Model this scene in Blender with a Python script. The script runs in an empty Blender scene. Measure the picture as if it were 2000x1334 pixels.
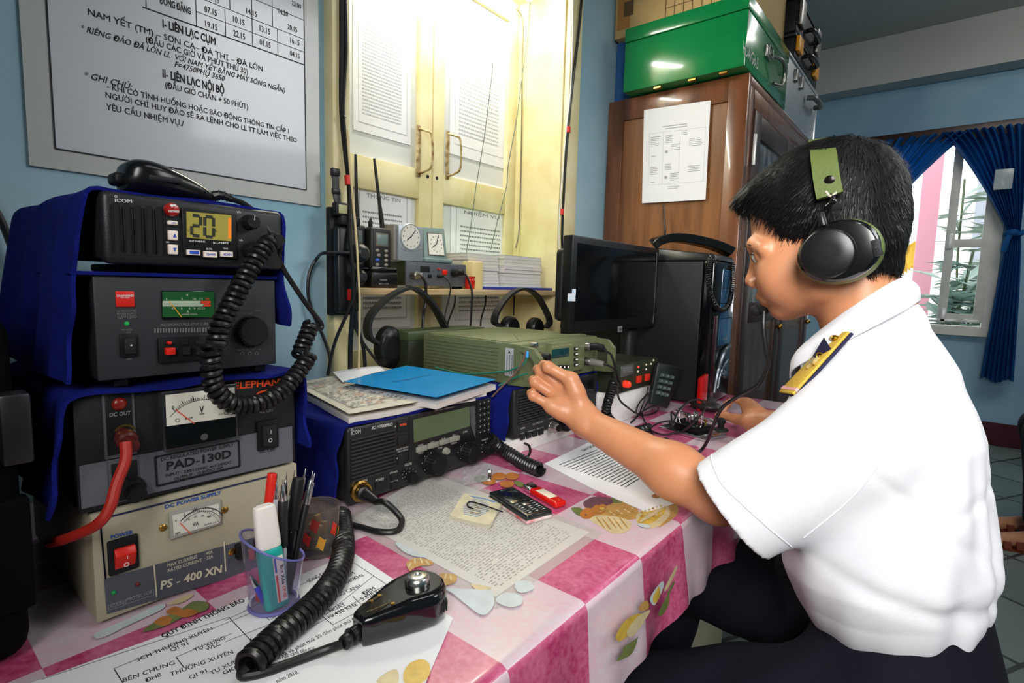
import bpy, bmesh, math, random, unicodedata
import numpy as np
from mathutils import Vector, Matrix, Euler
from math import sin, cos, pi, radians, sqrt, atan2
S = bpy.context.scene
COL = S.collection
random.seed(7); RNG = np.random.default_rng(7)

# ------------------------------------------------------------------ camera, world, lights, exposure
FPX, PITCH, ROLL, YAW = 1050.0, radians(6.02), radians(1.5325), radians(50.956)
CAM = np.array([0.0, 0.0, 1.09])
_v = np.array([sin(YAW)*cos(PITCH), cos(YAW)*cos(PITCH), -sin(PITCH)])
_r = np.cross(_v, [0, 0, 1.0]); _r /= np.linalg.norm(_r); _u = np.cross(_r, _v)
_r, _u = cos(ROLL)*_r + sin(ROLL)*_u, -sin(ROLL)*_r + cos(ROLL)*_u
cd = bpy.data.cameras.new('camera'); cam = bpy.data.objects.new('camera', cd); COL.objects.link(cam)
cd.sensor_width = 36.0; cd.sensor_fit = 'HORIZONTAL'; cd.lens = FPX/2000*36.0; cd.clip_start = 0.02; cd.clip_end = 100
cam.matrix_world = Matrix(((_r[0], _u[0], -_v[0], CAM[0]), (_r[1], _u[1], -_v[1], CAM[1]), (_r[2], _u[2], -_v[2], CAM[2]), (0, 0, 0, 1)))
S.camera = cam

w = bpy.data.worlds.new('world'); S.world = w; w.use_nodes = True
bgn = w.node_tree.nodes['Background']; bgn.inputs[0].default_value = (0.93, 0.97, 1.0, 1); bgn.inputs[1].default_value = 2.2

def area(name, loc, target, sx, sy, power, color=(1, 1, 1), spread=180):
    l = bpy.data.lights.new(name, 'AREA'); l.shape = 'RECTANGLE'; l.size = sx; l.size_y = sy; l.energy = power; l.color = color
    l.spread = radians(spread)
    o = bpy.data.objects.new(name, l); COL.objects.link(o); o.location = loc
    o.rotation_euler = (Vector(target)-Vector(loc)).to_track_quat('-Z', 'Y').to_euler()
    return o
# added key and fill lights
area('key_light', (-0.42, -0.42, 1.72), (1.25, 0.30, 0.95), 0.7, 0.8, 10, (1.0, 0.98, 0.95), 80)  # added key light beside the camera, beam narrowed to keep the stack dark
area('overhead_fill', (0.9, -0.35, 3.0), (0.9, -0.25, 0), 1.2, 0.25, 4.5, (0.96, 0.98, 1.0), 150)  # soft fill added over the desk, without a fixture
area('rear_fill', (1.7, -1.3, 2.3), (0.75, 1.05, 1.2), 0.8, 0.8, 2.8, (0.97, 0.99, 1.0), 66)  # added fill from behind, brightens the wall near the shuttered window
area('far_fill', (3.7, -0.5, 3.0), (3.9, -0.4, 0), 1.2, 0.25, 9, (0.97, 0.98, 1.0), 170)  # fill added for the dim far room, without a fixture
S.view_settings.view_transform = 'Standard'; S.view_settings.look = 'None'
S.view_settings.gamma = 1.0; S.view_settings.use_curve_mapping = False; S.view_settings.exposure = 0.0

# ------------------------------------------------------------------ measuring: a pixel's ray met with a plane of the room
def ray(x, y): return _v + _r*(x-1000)/FPX - _u*(y-667)/FPX
def onx(p, X): d = ray(*p); return CAM + d*(X-CAM[0])/d[0]
def ony(p, Y): d = ray(*p); return CAM + d*(Y-CAM[1])/d[1]
def onz(p, Z): d = ray(*p); return CAM + d*(Z-CAM[2])/d[2]
def zz(ox, oy, s): return lambda x, y: (ox+x/s, oy+y/s)
zA = zz(60, 300, 3.177); zB = zz(60, 680, 2.565); zD = zz(0, 934, 3.333); zE = zz(580, 400, 3.333); zF = zz(560, 680, 3.333)
zG = zz(440, 900, 2.857); zH = zz(1000, 640, 3.336); zI = zz(1040, 420, 3.032); zK = zz(600, 0, 3.03); zL = zz(1160, 0, 2.381)
zW = zz(0, 0, 3.03); zT = zz(980, 630, 10.0); zN = zz(1170, 680, 6.667); zR = zz(620, 300, 4.168); zC = zz(1180, 0, 4.448); zHd = zz(1420, 270, 3.42)

# ------------------------------------------------------------------ materials
def lin(c):
    if isinstance(c, str):
        c = [int(c[i:i+2], 16)/255 for i in (0, 2, 4)]
    return tuple(x/12.92 if x <= .04045 else ((x+.055)/1.055)**2.4 for x in c)
MATS = {}
def mat(name, col, rough=.5, metal=0, coat=0, noise=0, nscale=20, bump=0, bscale=60, emit=None, estr=0, trans=0, alpha=1, ior=1.45, spec=.5, sheen=0, col2=None, stretch=None, sss=0):
    if name in MATS: return MATS[name]
    m = bpy.data.materials.new(name); m.use_nodes = True; nt = m.node_tree; b = nt.nodes['Principled BSDF']
    c = lin(col); b.inputs['Base Color'].default_value = (*c, 1)
    b.inputs['Roughness'].default_value = rough; b.inputs['Metallic'].default_value = metal
    b.inputs['Coat Weight'].default_value = coat; b.inputs['Coat Roughness'].default_value = .08
    b.inputs['IOR'].default_value = ior; b.inputs['Specular IOR Level'].default_value = spec
    b.inputs['Transmission Weight'].default_value = trans; b.inputs['Alpha'].default_value = alpha
    if sheen: b.inputs['Sheen Weight'].default_value = sheen
    if sss:
        b.inputs['Subsurface Weight'].default_value = sss; b.inputs['Subsurface Radius'].default_value = (.012, .004, .002); b.inputs['Subsurface Scale'].default_value = 1
    if emit: b.inputs['Emission Color'].default_value = (*lin(emit), 1); b.inputs['Emission Strength'].default_value = estr
    tc = nt.nodes.new('ShaderNodeTexCoord'); mp = nt.nodes.new('ShaderNodeMapping'); nt.links.new(tc.outputs['Object'], mp.inputs[0])
    if stretch: mp.inputs['Scale'].default_value = stretch
    if noise or col2:
        n = nt.nodes.new('ShaderNodeTexNoise'); n.inputs['Scale'].default_value = nscale; n.inputs['Detail'].default_value = 5
        nt.links.new(mp.outputs[0], n.inputs[0])
        mx = nt.nodes.new('ShaderNodeMix'); mx.data_type = 'RGBA'
        c2 = lin(col2) if col2 else tuple(x*(1-noise) for x in c)
        mx.inputs[6].default_value = (*c, 1); mx.inputs[7].default_value = (*c2, 1)
        rp = nt.nodes.new('ShaderNodeMapRange'); rp.inputs[1].default_value = .35; rp.inputs[2].default_value = .68
        nt.links.new(n.outputs[0], rp.inputs[0]); nt.links.new(rp.outputs[0], mx.inputs[0]); nt.links.new(mx.outputs[2], b.inputs['Base Color'])
    if bump:
        n2 = nt.nodes.new('ShaderNodeTexNoise'); n2.inputs['Scale'].default_value = bscale; n2.inputs['Detail'].default_value = 4
        nt.links.new(mp.outputs[0], n2.inputs[0])
        bp = nt.nodes.new('ShaderNodeBump'); bp.inputs['Strength'].default_value = bump; bp.inputs['Distance'].default_value = .002
        nt.links.new(n2.outputs[0], bp.inputs['Height']); nt.links.new(bp.outputs[0], b.inputs['Normal'])
    MATS[name] = m; return m
BLK = mat('black_plastic', '141517', .45, spec=.3, bump=.15, bscale=900)
BLK2 = mat('charcoal_plastic', '1e2023', .5, spec=.3, bump=.2, bscale=700)
GLOSS = mat('gloss_black', '0b0c0e', .16)
RUB = mat('black_rubber', '131314', .38)
DARK = mat('dark_recess', '050506', .7)
WHITE = mat('white_print', 'd8d8d4', .6)
GREYP = mat('grey_print', '8d8f90', .6)
CHROME = mat('chrome', 'd5d5d5', .18, 1)
STEEL = mat('worn_steel', '9b9a96', .35, 1, noise=.3, nscale=60)
BRASS = mat('brass', 'b08b45', .3, 1)
RED = mat('red_plastic', 'd42416', .35)
GREEN = mat('olive_green_paint', '646c4a', .42, noise=.15, nscale=30, bump=.1, bscale=500)
DGREEN = mat('dark_olive_paint', '252c1a', .45, noise=.2)
BLUEC = mat('royal_blue_cloth', '101a70', .95, noise=.3, nscale=40, bump=.6, bscale=900, spec=.15)
YEL = mat('cream_window_paint', 'e6dcb0', .5, noise=.12, nscale=9, bump=.15, bscale=60, col2='d6c88e')
PAPER = mat('white_paper', 'e9e9ea', .8)
PAPERB = mat('aged_paper', 'd9d3bf', .85, noise=.15, nscale=14)
INK = mat('black_ink', '222226', .8)
INKG = mat('grey_ink', '85878c', .8)
WOOD = mat('cabinet_wood', '7a4a2b', .3, coat=.4, col2='52301b', nscale=6, stretch=(4, 4, .5))
WOOD2 = mat('panel_wood', '8a5a35', .35, coat=.3, col2='6b4124', nscale=7, stretch=(5, 5, .5))
DWOOD = mat('dark_wood', '3a2118', .4, col2='24140f', nscale=8, stretch=(4, 4, .6))
WALL = mat('blue_wall_paint', 'a3c0cb', .8, noise=.15, nscale=2.6, bump=.35, bscale=45, col2='84abbc')

# ------------------------------------------------------------------ mesh builder
class MB:
    def __init__(s): s.v = []; s.f = []; s.mi = []; s.cur = 0; s.n = 0
    def add(s, vs, fs, M=None):
        vs = np.asarray(vs, float).reshape(-1, 3)
        if M is not None:
            M = np.array(M); vs = vs @ M[:3, :3].T + M[:3, 3]
        s.v.append(vs)
        for f in fs: s.f.append([i+s.n for i in f])
        s.mi += [s.cur]*len(fs); s.n += len(vs); return s
    def bm(s, b, M=None):
        b.verts.ensure_lookup_table(); b.verts.index_update()
        s.add([v.co[:] for v in b.verts], [[v.index for v in f.verts] for f in b.faces], M); b.free(); return s
    def box(s, x0, x1, y0, y1, z0, z1, bev=0, seg=2, M=None):
        x0, x1 = min(x0, x1), max(x0, x1); y0, y1 = min(y0, y1), max(y0, y1); z0, z1 = min(z0, z1), max(z0, z1)
        b = bmesh.new(); bmesh.ops.create_cube(b, size=1)
        for v in b.verts: v.co = ((x0+x1)/2+v.co.x*(x1-x0), (y0+y1)/2+v.co.y*(y1-y0), (z0+z1)/2+v.co.z*(z1-z0))
        bev = min(bev, .45*min(x1-x0, y1-y0, z1-z0))
        if bev > 0: bmesh.ops.bevel(b, geom=b.edges[:], offset=bev, segments=seg, affect='EDGES', profile=.5)
        return s.bm(b, M)
    def hexa(s, c, bev=0):   # 8 corners: bottom 4 (ccw) then top 4
        b = bmesh.new(); vs = [b.verts.new(p) for p in c]
        for f in ((3, 2, 1, 0), (4, 5, 6, 7), (0, 1, 5, 4), (1, 2, 6, 5), (2, 3, 7, 6), (3, 0, 4, 7)): b.faces.new([vs[i] for i in f])
        if bev: bmesh.ops.bevel(b, geom=b.edges[:], offset=bev, segments=2, affect='EDGES', profile=.5)
        return s.bm(b)
    def lathe(s, prof, o, d, n=24, cap=True):
        d = Vector(d).normalized(); a = d.orthogonal().normalized(); c = d.cross(a); o = Vector(o); vs = []; fs = []
        for r, h in prof:
            for k in range(n):
                t = 2*pi*k/n; vs.append(o+d*h+(a*cos(t)+c*sin(t))*r)
        m = len(prof)
        for i in range(m-1):
            for k in range(n): fs.append((i*n+k, i*n+(k+1) % n, (i+1)*n+(k+1) % n, (i+1)*n+k))
        if cap: fs.append(tuple(range(n-1, -1, -1))); fs.append(tuple((m-1)*n+k for k in range(n)))
        return s.add([v[:] for v in vs], fs)
    def cyl(s, p, q, r, r2=None, n=20, bev=0):
        p, q = Vector(p), Vector(q); L = (q-p).length; r2 = r if r2 is None else r2
        if bev: pr = [(r-bev, 0), (r-bev*.3, bev*.3), (r, bev), (r2, L-bev), (r2-bev*.3, L-bev*.3), (r2-bev, L)]
        else: pr = [(r, 0), (r2, L)]
        return s.lathe(pr, p, q-p, n)
    def sph(s, c, r, n=16):
        rx, ry, rz = (r, r, r) if np.isscalar(r) else r; vs = []; fs = []; m = n//2
        for i in range(m+1):
            for k in range(n):
                a = pi*i/m; t = 2*pi*k/n; vs.append((c[0]+rx*sin(a)*cos(t), c[1]+ry*sin(a)*sin(t), c[2]+rz*cos(a)))
        for i in range(m):
            for k in range(n): fs.append((i*n+k, (i+1)*n+k, (i+1)*n+(k+1) % n, i*n+(k+1) % n))
        return s.add(vs, fs)
    def tube(s, path, r, n=8, closed=False, flat=None):
        P = np.asarray(path, float); m = len(P); T = np.gradient(P, axis=0)
        if closed: T = np.roll(P, -1, 0)-np.roll(P, 1, 0)
        T /= np.linalg.norm(T, axis=1)[:, None]+1e-12
        a = np.array(Vector(T[0]).orthogonal().normalized()) if flat is None else np.array(flat, float)
        R = np.full(m, r, float) if np.isscalar(r) else np.asarray(r, float); vs = []; fs = []
        for i in range(m):
            a = a-T[i]*(a@T[i]); a /= np.linalg.norm(a); b = np.cross(T[i], a)
            for k in range(n):
                t = 2*pi*k/n; vs.append(P[i]+R[i]*(a*cos(t)+b*sin(t)))
        for i in range(m if closed else m-1):
            j = (i+1) % m
            for k in range(n): fs.append((i*n+k, i*n+(k+1) % n, j*n+(k+1) % n, j*n+k))
        if not closed: fs.append(tuple(range(n-1, -1, -1))); fs.append(tuple((m-1)*n+k for k in range(n)))
        return s.add(vs, fs)
    def strip(s, path, w, t, up):   # flat ribbon w wide along `up`-perp, t thick
        P = np.asarray(path, float); T = np.gradient(P, axis=0); T /= np.linalg.norm(T, axis=1)[:, None]; vs = []; fs = []; up = np.array(up, float)
        W = np.full(len(P), w) if np.isscalar(w) else w
        for i in range(len(P)):
            side = up-T[i]*(up@T[i]); side /= np.linalg.norm(side); nn = np.cross(T[i], side)
            for a, b in ((-1, -1), (1, -1), (1, 1), (-1, 1)): vs.append(P[i]+side*a*W[i]/2+nn*b*t/2)
        for i in range(len(P)-1):
            for k in range(4): fs.append((i*4+k, i*4+(k+1) % 4, i*4+4+(k+1) % 4, i*4+4+k))
        fs += [(3, 2, 1, 0), tuple(len(P)*4-4+k for k in range(4))]
        return s.add(vs, fs)
    def prism(s, pts, dv, bev=0):   # closed 3-D outline pushed along dv
        b = bmesh.new(); vs = [b.verts.new(p) for p in pts]; f = b.faces.new(vs)
        g = bmesh.ops.extrude_face_region(b, geom=[f]); nv = [e for e in g['geom'] if isinstance(e, bmesh.types.BMVert)]
        bmesh.ops.translate(b, verts=nv, vec=Vector(dv)); bmesh.ops.recalc_face_normals(b, faces=b.faces[:])
        if bev: bmesh.ops.bevel(b, geom=b.edges[:], offset=bev, segments=2, affect='EDGES', profile=.5)
        return s.bm(b)
    def quad(s, a, b, c, d): return s.add([a, b, c, d], [(0, 1, 2, 3)])
    def poly(s, pts): return s.add(pts, [tuple(range(len(pts)))])
    def grid(s, G, closed_u=False):
        G = np.asarray(G, float); m, n = G.shape[:2]; fs = []
        for i in range(m-1):
            for j in range(n if closed_u else n-1): fs.append((i*n+j, i*n+(j+1) % n, (i+1)*n+(j+1) % n, (i+1)*n+j))
        return s.add(G.reshape(-1, 3), fs)
    def sheet(s, G, t):    # grid with thickness
        G = np.asarray(G, float); du = np.gradient(G, axis=0); dv = np.gradient(G, axis=1); N = np.cross(du, dv); N /= np.linalg.norm(N, axis=2)[..., None]+1e-12
        H = G+N*t; m, n = G.shape[:2]; k = m*n; fs = []
        for i in range(m-1):
            for j in range(n-1):
                a, b, c, d = i*n+j, i*n+j+1, (i+1)*n+j+1, (i+1)*n+j; fs += [(d, c, b, a), (a+k, b+k, c+k, d+k)]
        rim = [i*n for i in range(m)]+[(m-1)*n+j for j in range(1, n)]+[i*n+n-1 for i in range(m-2, -1, -1)]+[j for j in range(n-2, 0, -1)]
        for i in range(len(rim)):
            a, b = rim[i], rim[(i+1) % len(rim)]; fs.append((a, b, b+k, a+k))
        return s.add(np.vstack([G.reshape(-1, 3), H.reshape(-1, 3)]), fs)
    def obj(s, name, mats, parent=None, smooth=True, ang=35, local=False):
        me = bpy.data.meshes.new(name); V = np.vstack(s.v)
        if parent is not None and not local:
            p = parent
            while p is not None: V = V-np.array(p.location); p = p.parent
        me.from_pydata(V.tolist(), [], s.f); mats = mats if isinstance(mats, (list, tuple)) else [mats]
        for m in mats: me.materials.append(m)
        if len(mats) > 1: me.polygons.foreach_set('material_index', s.mi)
        if smooth: me.polygons.foreach_set('use_smooth', [True]*len(me.polygons)); me.set_sharp_from_angle(angle=radians(ang))
        me.update(); me.validate()
        o = bpy.data.objects.new(name, me); COL.objects.link(o)
        if parent is not None: o.parent = parent
        return o
def tag(o, label, cat, group=None, kind=None):
    if label: o['label'] = label
    if cat: o['category'] = cat
    if group: o['group'] = group
    if kind: o['kind'] = kind
    return o
def thing(name, label, cat, loc=(0, 0, 0), rot=(0, 0, 0), group=None):
    o = bpy.data.objects.new(name, None); COL.objects.link(o); o.location = [float(x) for x in loc]; o.rotation_euler = rot; o.empty_display_size = .05
    return tag(o, label, cat, group)
def struct(name, mb, m, **k):
    o = mb.obj(name, m, **k); o['kind'] = 'structure'; return o
def one(name, mb, m, label, cat, group=None, **k): return tag(mb.obj(name, m, **k), label, cat, group)

# ------------------------------------------------------------------ curves
def smooth(pts, n=12, closed=False):
    P = np.asarray(pts, float); m = len(P); out = []
    rng = range(m if closed else m-1)
    for i in rng:
        if closed: a, b, c, d = P[i-1], P[i], P[(i+1) % m], P[(i+2) % m]
        else: b, c = P[i], P[i+1]; a = P[i-1] if i else 2*b-c; d = P[i+2] if i+2 < m else 2*c-b
        for k in range(n):
            t = k/n; out.append(.5*((2*b)+(c-a)*t+(2*a-5*b+4*c-d)*t*t+(3*b-a-3*c+d)*t**3))
    if not closed: out.append(P[-1])
    return np.array(out)
def resamp(P, n):
    P = np.asarray(P, float); d = np.r_[0, np.cumsum(np.linalg.norm(np.diff(P, axis=0), axis=1))]; t = np.linspace(0, d[-1], n)
    return np.stack([np.interp(t, d, P[:, k]) for k in range(3)], 1)
def coil(mb, pts, R, r, pitch, n=6, spt=14):
    P = smooth(pts, 30); L = np.linalg.norm(np.diff(P, axis=0), axis=1).sum(); turns = int(L/pitch); N = turns*spt; P = resamp(P, N+1)
    T = np.gradient(P, axis=0); T /= np.linalg.norm(T, axis=1)[:, None]; a = np.array(Vector(T[0]).orthogonal().normalized()); H = []
    Rr = R if callable(R) else (lambda t: R)
    for i in range(N+1):
        a = a-T[i]*(a@T[i]); a /= np.linalg.norm(a); b = np.cross(T[i], a); t = 2*pi*i/spt; H.append(P[i]+Rr(i/N)*(a*cos(t)+b*sin(t)))
    mb.tube(H, r, n); return H
# ------------------------------------------------------------------ lettering
_TC = {}
def _font_mesh(t, off, res):
    c = bpy.data.curves.new('t', 'FONT'); c.body = t; c.size = 1; c.offset = off; c.resolution_u = res; c.fill_mode = 'FRONT'
    o = bpy.data.objects.new('t', c); COL.objects.link(o); dg = bpy.context.evaluated_depsgraph_get(); me = bpy.data.meshes.new_from_object(o.evaluated_get(dg))
    V = np.array([v.co[:] for v in me.vertices]).reshape(-1, 3); F = [list(p.vertices) for p in me.polygons]; A = sum(p.area for p in me.polygons)
    bpy.data.objects.remove(o); bpy.data.curves.remove(c); bpy.data.meshes.remove(me); return A, V, F
def _char(ch, off):
    """one letter and its advance; the fill of some letters overflows at some weights, so the most plausible filling is taken"""
    if (ch, off) not in _TC:
        adv = _font_mesh(ch+'|', 0, 1)[1][:, 0].max()-_font_mesh('|', 0, 1)[1][:, 0].max()
        if ch == ' ': _TC[ch, off] = (np.zeros((0, 3)), [], adv); return _TC[ch, off]
        base = unicodedata.normalize('NFD', ch)[0].replace('Đ', 'D').replace('đ', 'd'); marks = len(unicodedata.normalize('NFD', ch))-1
        ref = sorted(_font_mesh(base, 0, r)[0] for r in (2, 3, 4, 5, 6))[2]+.022*marks+(.02 if base != ch and not marks else 0); best = None
        for o_ in (off, .012, .008, .016, .02, .03, 0):
            for r in (2, 4, 3):
                A, V, F = _font_mesh(ch, o_, r); e = abs(A/(ref*(1+20*o_))-1)
                if best is None or e < best[0]-.05: best = (e, V, F)
                if e < .16: break
            if best[0] < .16: break
        _, V, F = best
        if ch == 'M': V0, F0 = _font_mesh(ch, 0, 2)[1:]; V = np.vstack([V0+np.array([d, 0, q]) for d, q in ((-off, 0), (0, .00004), (off, .00008))]); n = len(V0); F = [[i+k*n for i in f] for k in range(3) for f in F0]
        _TC[ch, off] = (V, F, adv)
    return _TC[ch, off]
def glyphs(t, shear=0, bold=0):
    off = .012 if bold < .025 else .03; Vs = []; Fs = []; x = 0; n = 0
    for ch in t:
        V, F, adv = _char(ch, off)
        if len(V): Vs.append(V+np.array([x, 0, 0])); Fs += [[i+n for i in f] for f in F]; n += len(V)
        x += adv
    if not Vs: return np.zeros((0, 3)), []
    V = np.vstack(Vs); V[:, 0] += shear*V[:, 1]; return V, Fs
CAP = .70
def text(mb, t, a, b, up, h, shear=0, bold=.012, off=.0004, w=None):
    """letters from a to b along the baseline, cap height h along `up`"""
    V, F = glyphs(t, shear, bold)
    if not len(V): return
    a = np.array(a, float); b = np.array(b, float); x0, x1 = V[:, 0].min(), V[:, 0].max(); up = np.array(up, float); up /= np.linalg.norm(up)
    d = b-a; L = np.linalg.norm(d); d /= L; up = up-d*(up@d); up /= np.linalg.norm(up); nn = np.cross(d, up)
    s = L/max(1e-6, x1-x0)
    mb.add(a+np.outer((V[:, 0]-x0)*s, d)+np.outer(V[:, 1]*h/CAP, up)+nn*off+np.outer(V[:, 2], nn), F)
def lines(mb, a, b, c, n, rng, fill=.9, th=.35, off=.0004, both=True, seg=1):
    """rows of grey text-like rules between a (row start), b (row end) and c (start of the last row)"""
    a, b, c = (np.array(q, float) for q in (a, b, c)); d = b-a; dn = (c-a)/max(1, n-1); nn = np.cross(d, dn); nn /= -np.linalg.norm(nn)
    for i in range(n):
        t = 0
        while t < fill:
            wd = rng.uniform(.02, .06)*seg; e = min(t+wd, fill)
            p = a+dn*i+d*t+nn*off; q = a+dn*i+d*e+nn*off; h = -dn*th
            mb.quad(p, q, q+h, p+h); t = e+.012*seg
class Panel:
    """upright panel facing the room at depth Y, measured in one crop of the photograph"""
    def __init__(s, Y, z): s.Y = Y; s.z = z
    def P(s, x, y, dy=0): q = ony(s.z(x, y), s.Y); return np.array([q[0], s.Y-dy, q[2]])
    def box(s, mb, x0, y0, x1, y1, t, bev=.0008, back=.001, seg=2):
        a = s.P(x0, y0); b = s.P(x1, y1); mb.box(a[0], b[0], s.Y-t, s.Y+back, a[2], b[2], bev, seg)
    def quad(s, mb, pts, dy=.0006): mb.poly([s.P(x, y, dy) for x, y in pts])
    def txt(s, mb, t, x0, y0, x1, y1, h, dy=.0006, **k):
        a = s.P(x0, y0, dy); b = s.P(x1, y1, dy); hh = s.P(x0, y0-h)[2]-a[2]; text(mb, t, a, b, (0, 0, 1), hh, off=0, **k)
    def rad(s, x, y, r): return s.P(x, y-r)[2]-s.P(x, y)[2]
    def knob(s, mb, x, y, r, L, n=28, ridges=0):
        c = s.P(x, y); R = s.rad(x, y, r); pr = [(R*1.08, 0), (R*1.08, L*.12), (R, L*.2), (R*.93, L*.9), (R*.85, L)]
        mb.lathe(pr, c, (0, -1, 0), n)
        for k in range(ridges):
            t = 2*pi*k/ridges; mb.cyl((c[0]+R*cos(t), s.Y-L*.2, c[2]+R*sin(t)), (c[0]+R*.93*cos(t), s.Y-L*.9, c[2]+R*.93*sin(t)), R*.06, n=5)
    def disc(s, mb, x, y, r, dy=.0008, n=20):
        c = s.P(x, y, dy); R = s.rad(x, y, r); mb.poly([(c[0]+R*cos(2*pi*k/n), c[1], c[2]+R*sin(2*pi*k/n)) for k in range(n)][::1])
    def arc(s, mb, x, y, r, a0, a1, th, dy=.0008, n=24):
        c = s.P(x, y, dy); R = s.rad(x, y, r); T = s.rad(x, y, th); pts = []
        for k in range(n+1):
            t = radians(a0+(a1-a0)*k/n); pts.append(((c[0]+(R-T/2)*cos(t), c[1], c[2]+(R-T/2)*sin(t)), (c[0]+(R+T/2)*cos(t), c[1], c[2]+(R+T/2)*sin(t))))
        for k in range(n): mb.quad(pts[k][0], pts[k][1], pts[k+1][1], pts[k+1][0])
    def line(s, mb, x0, y0, x1, y1, th, dy=.0008):
        a = s.P(x0, y0, dy); b = s.P(x1, y1, dy); T = s.rad(x0, y0, th)/2; d = b-a; d /= np.linalg.norm(d); p = np.array([-d[2], 0, d[0]])*T
        mb.quad(a-p, b-p, b+p, a+p)
def frame_lines(pn, mb, pts, th, dy=.0008):
    for i in range(len(pts)): pn.line(mb, *pts[i], *pts[(i+1) % len(pts)], th, dy)
# ================================================================== the room
WY = 1.05        # the wall the desk stands against
mb = MB(); mb.box(-1.4, 5.6, -2.1, 1.6, -.1, 0); 
FLOOR = bpy.data.materials.new('floor_tiles'); FLOOR.use_nodes = True
nt = FLOOR.node_tree; b = nt.nodes['Principled BSDF']; b.inputs['Roughness'].default_value = .35
tc = nt.nodes.new('ShaderNodeTexCoord'); mp = nt.nodes.new('ShaderNodeMapping'); mp.inputs['Rotation'].default_value = (0, 0, .5); nt.links.new(tc.outputs['Object'], mp.inputs[0])
br = nt.nodes.new('ShaderNodeTexBrick'); br.offset = 0; br.inputs['Scale'].default_value = 1; br.inputs['Brick Width'].default_value = .4; br.inputs['Row Height'].default_value = .4
br.inputs['Mortar Size'].default_value = .008
br.inputs['Color1'].default_value = (*lin('5d6a68'), 1); br.inputs['Color2'].default_value = (*lin('74807c'), 1); br.inputs['Mortar'].default_value = (*lin('2c3232'), 1)
nt.links.new(mp.outputs[0], br.inputs[0]); nt.links.new(br.outputs[0], b.inputs['Base Color'])
struct('floor', mb, FLOOR)
CEIL = mat('grey_white_ceiling', 'a8a8a4', .9, noise=.1, nscale=1.5)
struct('ceiling', MB().box(-1.4, 5.6, -2.1, 1.6, 3.05, 3.15), CEIL)
struct('trim_1', MB().box(5.12, 5.3, -2.1, 1.6, 2.70, 3.05), mat('white_beam', 'bcbbb6', .85, noise=.12, nscale=1.2))
# wall behind the desk, with the shuttered window's opening
OX0, OX1, OZ0, OZ1, SY = .70, 1.536, .80, 2.06, 1.24
wb = MB()
wb.box(-1.4, OX0, WY, 1.6, 0, 3.05).box(OX1, 5.3, WY, 1.6, 0, 3.05).box(OX0, OX1, WY, 1.6, 0, OZ0).box(OX0, OX1, WY, 1.6, OZ1, 3.05)
struct('wall_back', wb, WALL, smooth=False)
struct('wall_left', MB().box(-1.5, -1.4, -2.1, 1.6, 0, 3.05), WALL)
struct('wall_front', MB().box(-1.4, 5.6, -2.2, -2.1, 0, 3.05), WALL)
FX = 5.3
a = onx((1700, 350), FX); 
wy0, wy1, wz0, wz1 = -.215, .75, .86, 2.27
wf = MB(); wf.box(FX, FX+.2, -2.1, wy0, 0, 3.05).box(FX, FX+.2, wy1, 1.6, 0, 3.05).box(FX, FX+.2, wy0, wy1, 0, wz0).box(FX, FX+.2, wy0, wy1, wz1, 3.05)
struct('wall_right', wf, mat('far_blue_wall', '93b6c8', .8, noise=.15, nscale=1.8, bump=.3, bscale=30, col2='7c9fb8'), smooth=False)
struct('baseboard_right', MB().box(FX-.015, FX, -2.1, 1.05, 0, .17), mat('dark_red_skirting', '4a1620', .5))

# ---- window 1: cream painted frame with two panelled shutters
win = MB(); win.box(.652, .694, 1.02, 1.07, .74, 2.12, .003).box(OX1-.004, 1.60, 1.03, 1.07, .74, 2.12, .003).box(.652, 1.60, 1.02, 1.07, OZ1-.002, 2.12, .003)
win.box(.690, .7015, 1.05, 1.3, .80, OZ1).box(.70, .724, 1.2, 1.3, .80, OZ1).box(OX1-.012, OX1, 1.05, 1.3, .80, OZ1).box(.70, OX1, 1.05, 1.3, OZ1-.012, OZ1).box(.70, OX1, 1.05, 1.3, .79, .82)
W1 = struct('window_1', win, YEL)
def leaf(x0, x1, tall):
    m = MB(); y0, y1 = SY, SY+.035; m.box(x0, x0+.055 if not tall else x0+.045, y0, y1, .82, 2.05, .003); m.box(x1-.045 if tall is None else x1-.05, x1, y0, y1, .82, 2.05, .003)
    for z0, z1 in ((.82, .90), (1.335, 1.42), (1.98, 2.05)): m.box(x0+.03, x1-.03, y0+.002, y1-.002, z0, z1, .002)
    o = m.obj('shutter', YEL, W1); g = MB().box(x0+.03, x1-.03, y0+.017, y0+.021, .85, 2.0).obj('pane', mat('shutter_panel', 'd8dad6', .4), o)
    return o
L1 = leaf(.722, 1.127, 0); L2 = leaf(1.131, 1.524, 1)
for px in ((817, 252), (874, 262)):
    p = ony(px, SY); m = MB(); z1 = p[2]; z0 = z1-.125
    m.box(p[0]-.008, p[0]+.008, SY-.003, SY, z0-.01, z1+.01, .002)
    m.tube(smooth([(p[0], SY-.003, z1), (p[0]+.010, SY-.02, z1-.005), (p[0]+.020, SY-.036, z1-.02), (p[0]+.020, SY-.038, z0+.025), (p[0]+.010, SY-.02, z0+.005), (p[0], SY-.003, z0)], 8), .0034, 8)
    m.obj('handle', mat('rusty_cream_metal', 'cbb98c', .4, .5, col2='7a5b30', nscale=60), L1 if px[0] < 840 else L2)
m = MB()
for px in ((835, 345), (853, 348)):
    p = ony(px, SY); m.cyl((p[0], SY+.001, p[2]), (p[0], SY-.002, p[2]), .005, n=12)
m.obj('bolt_hole', DARK, L1)
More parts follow.
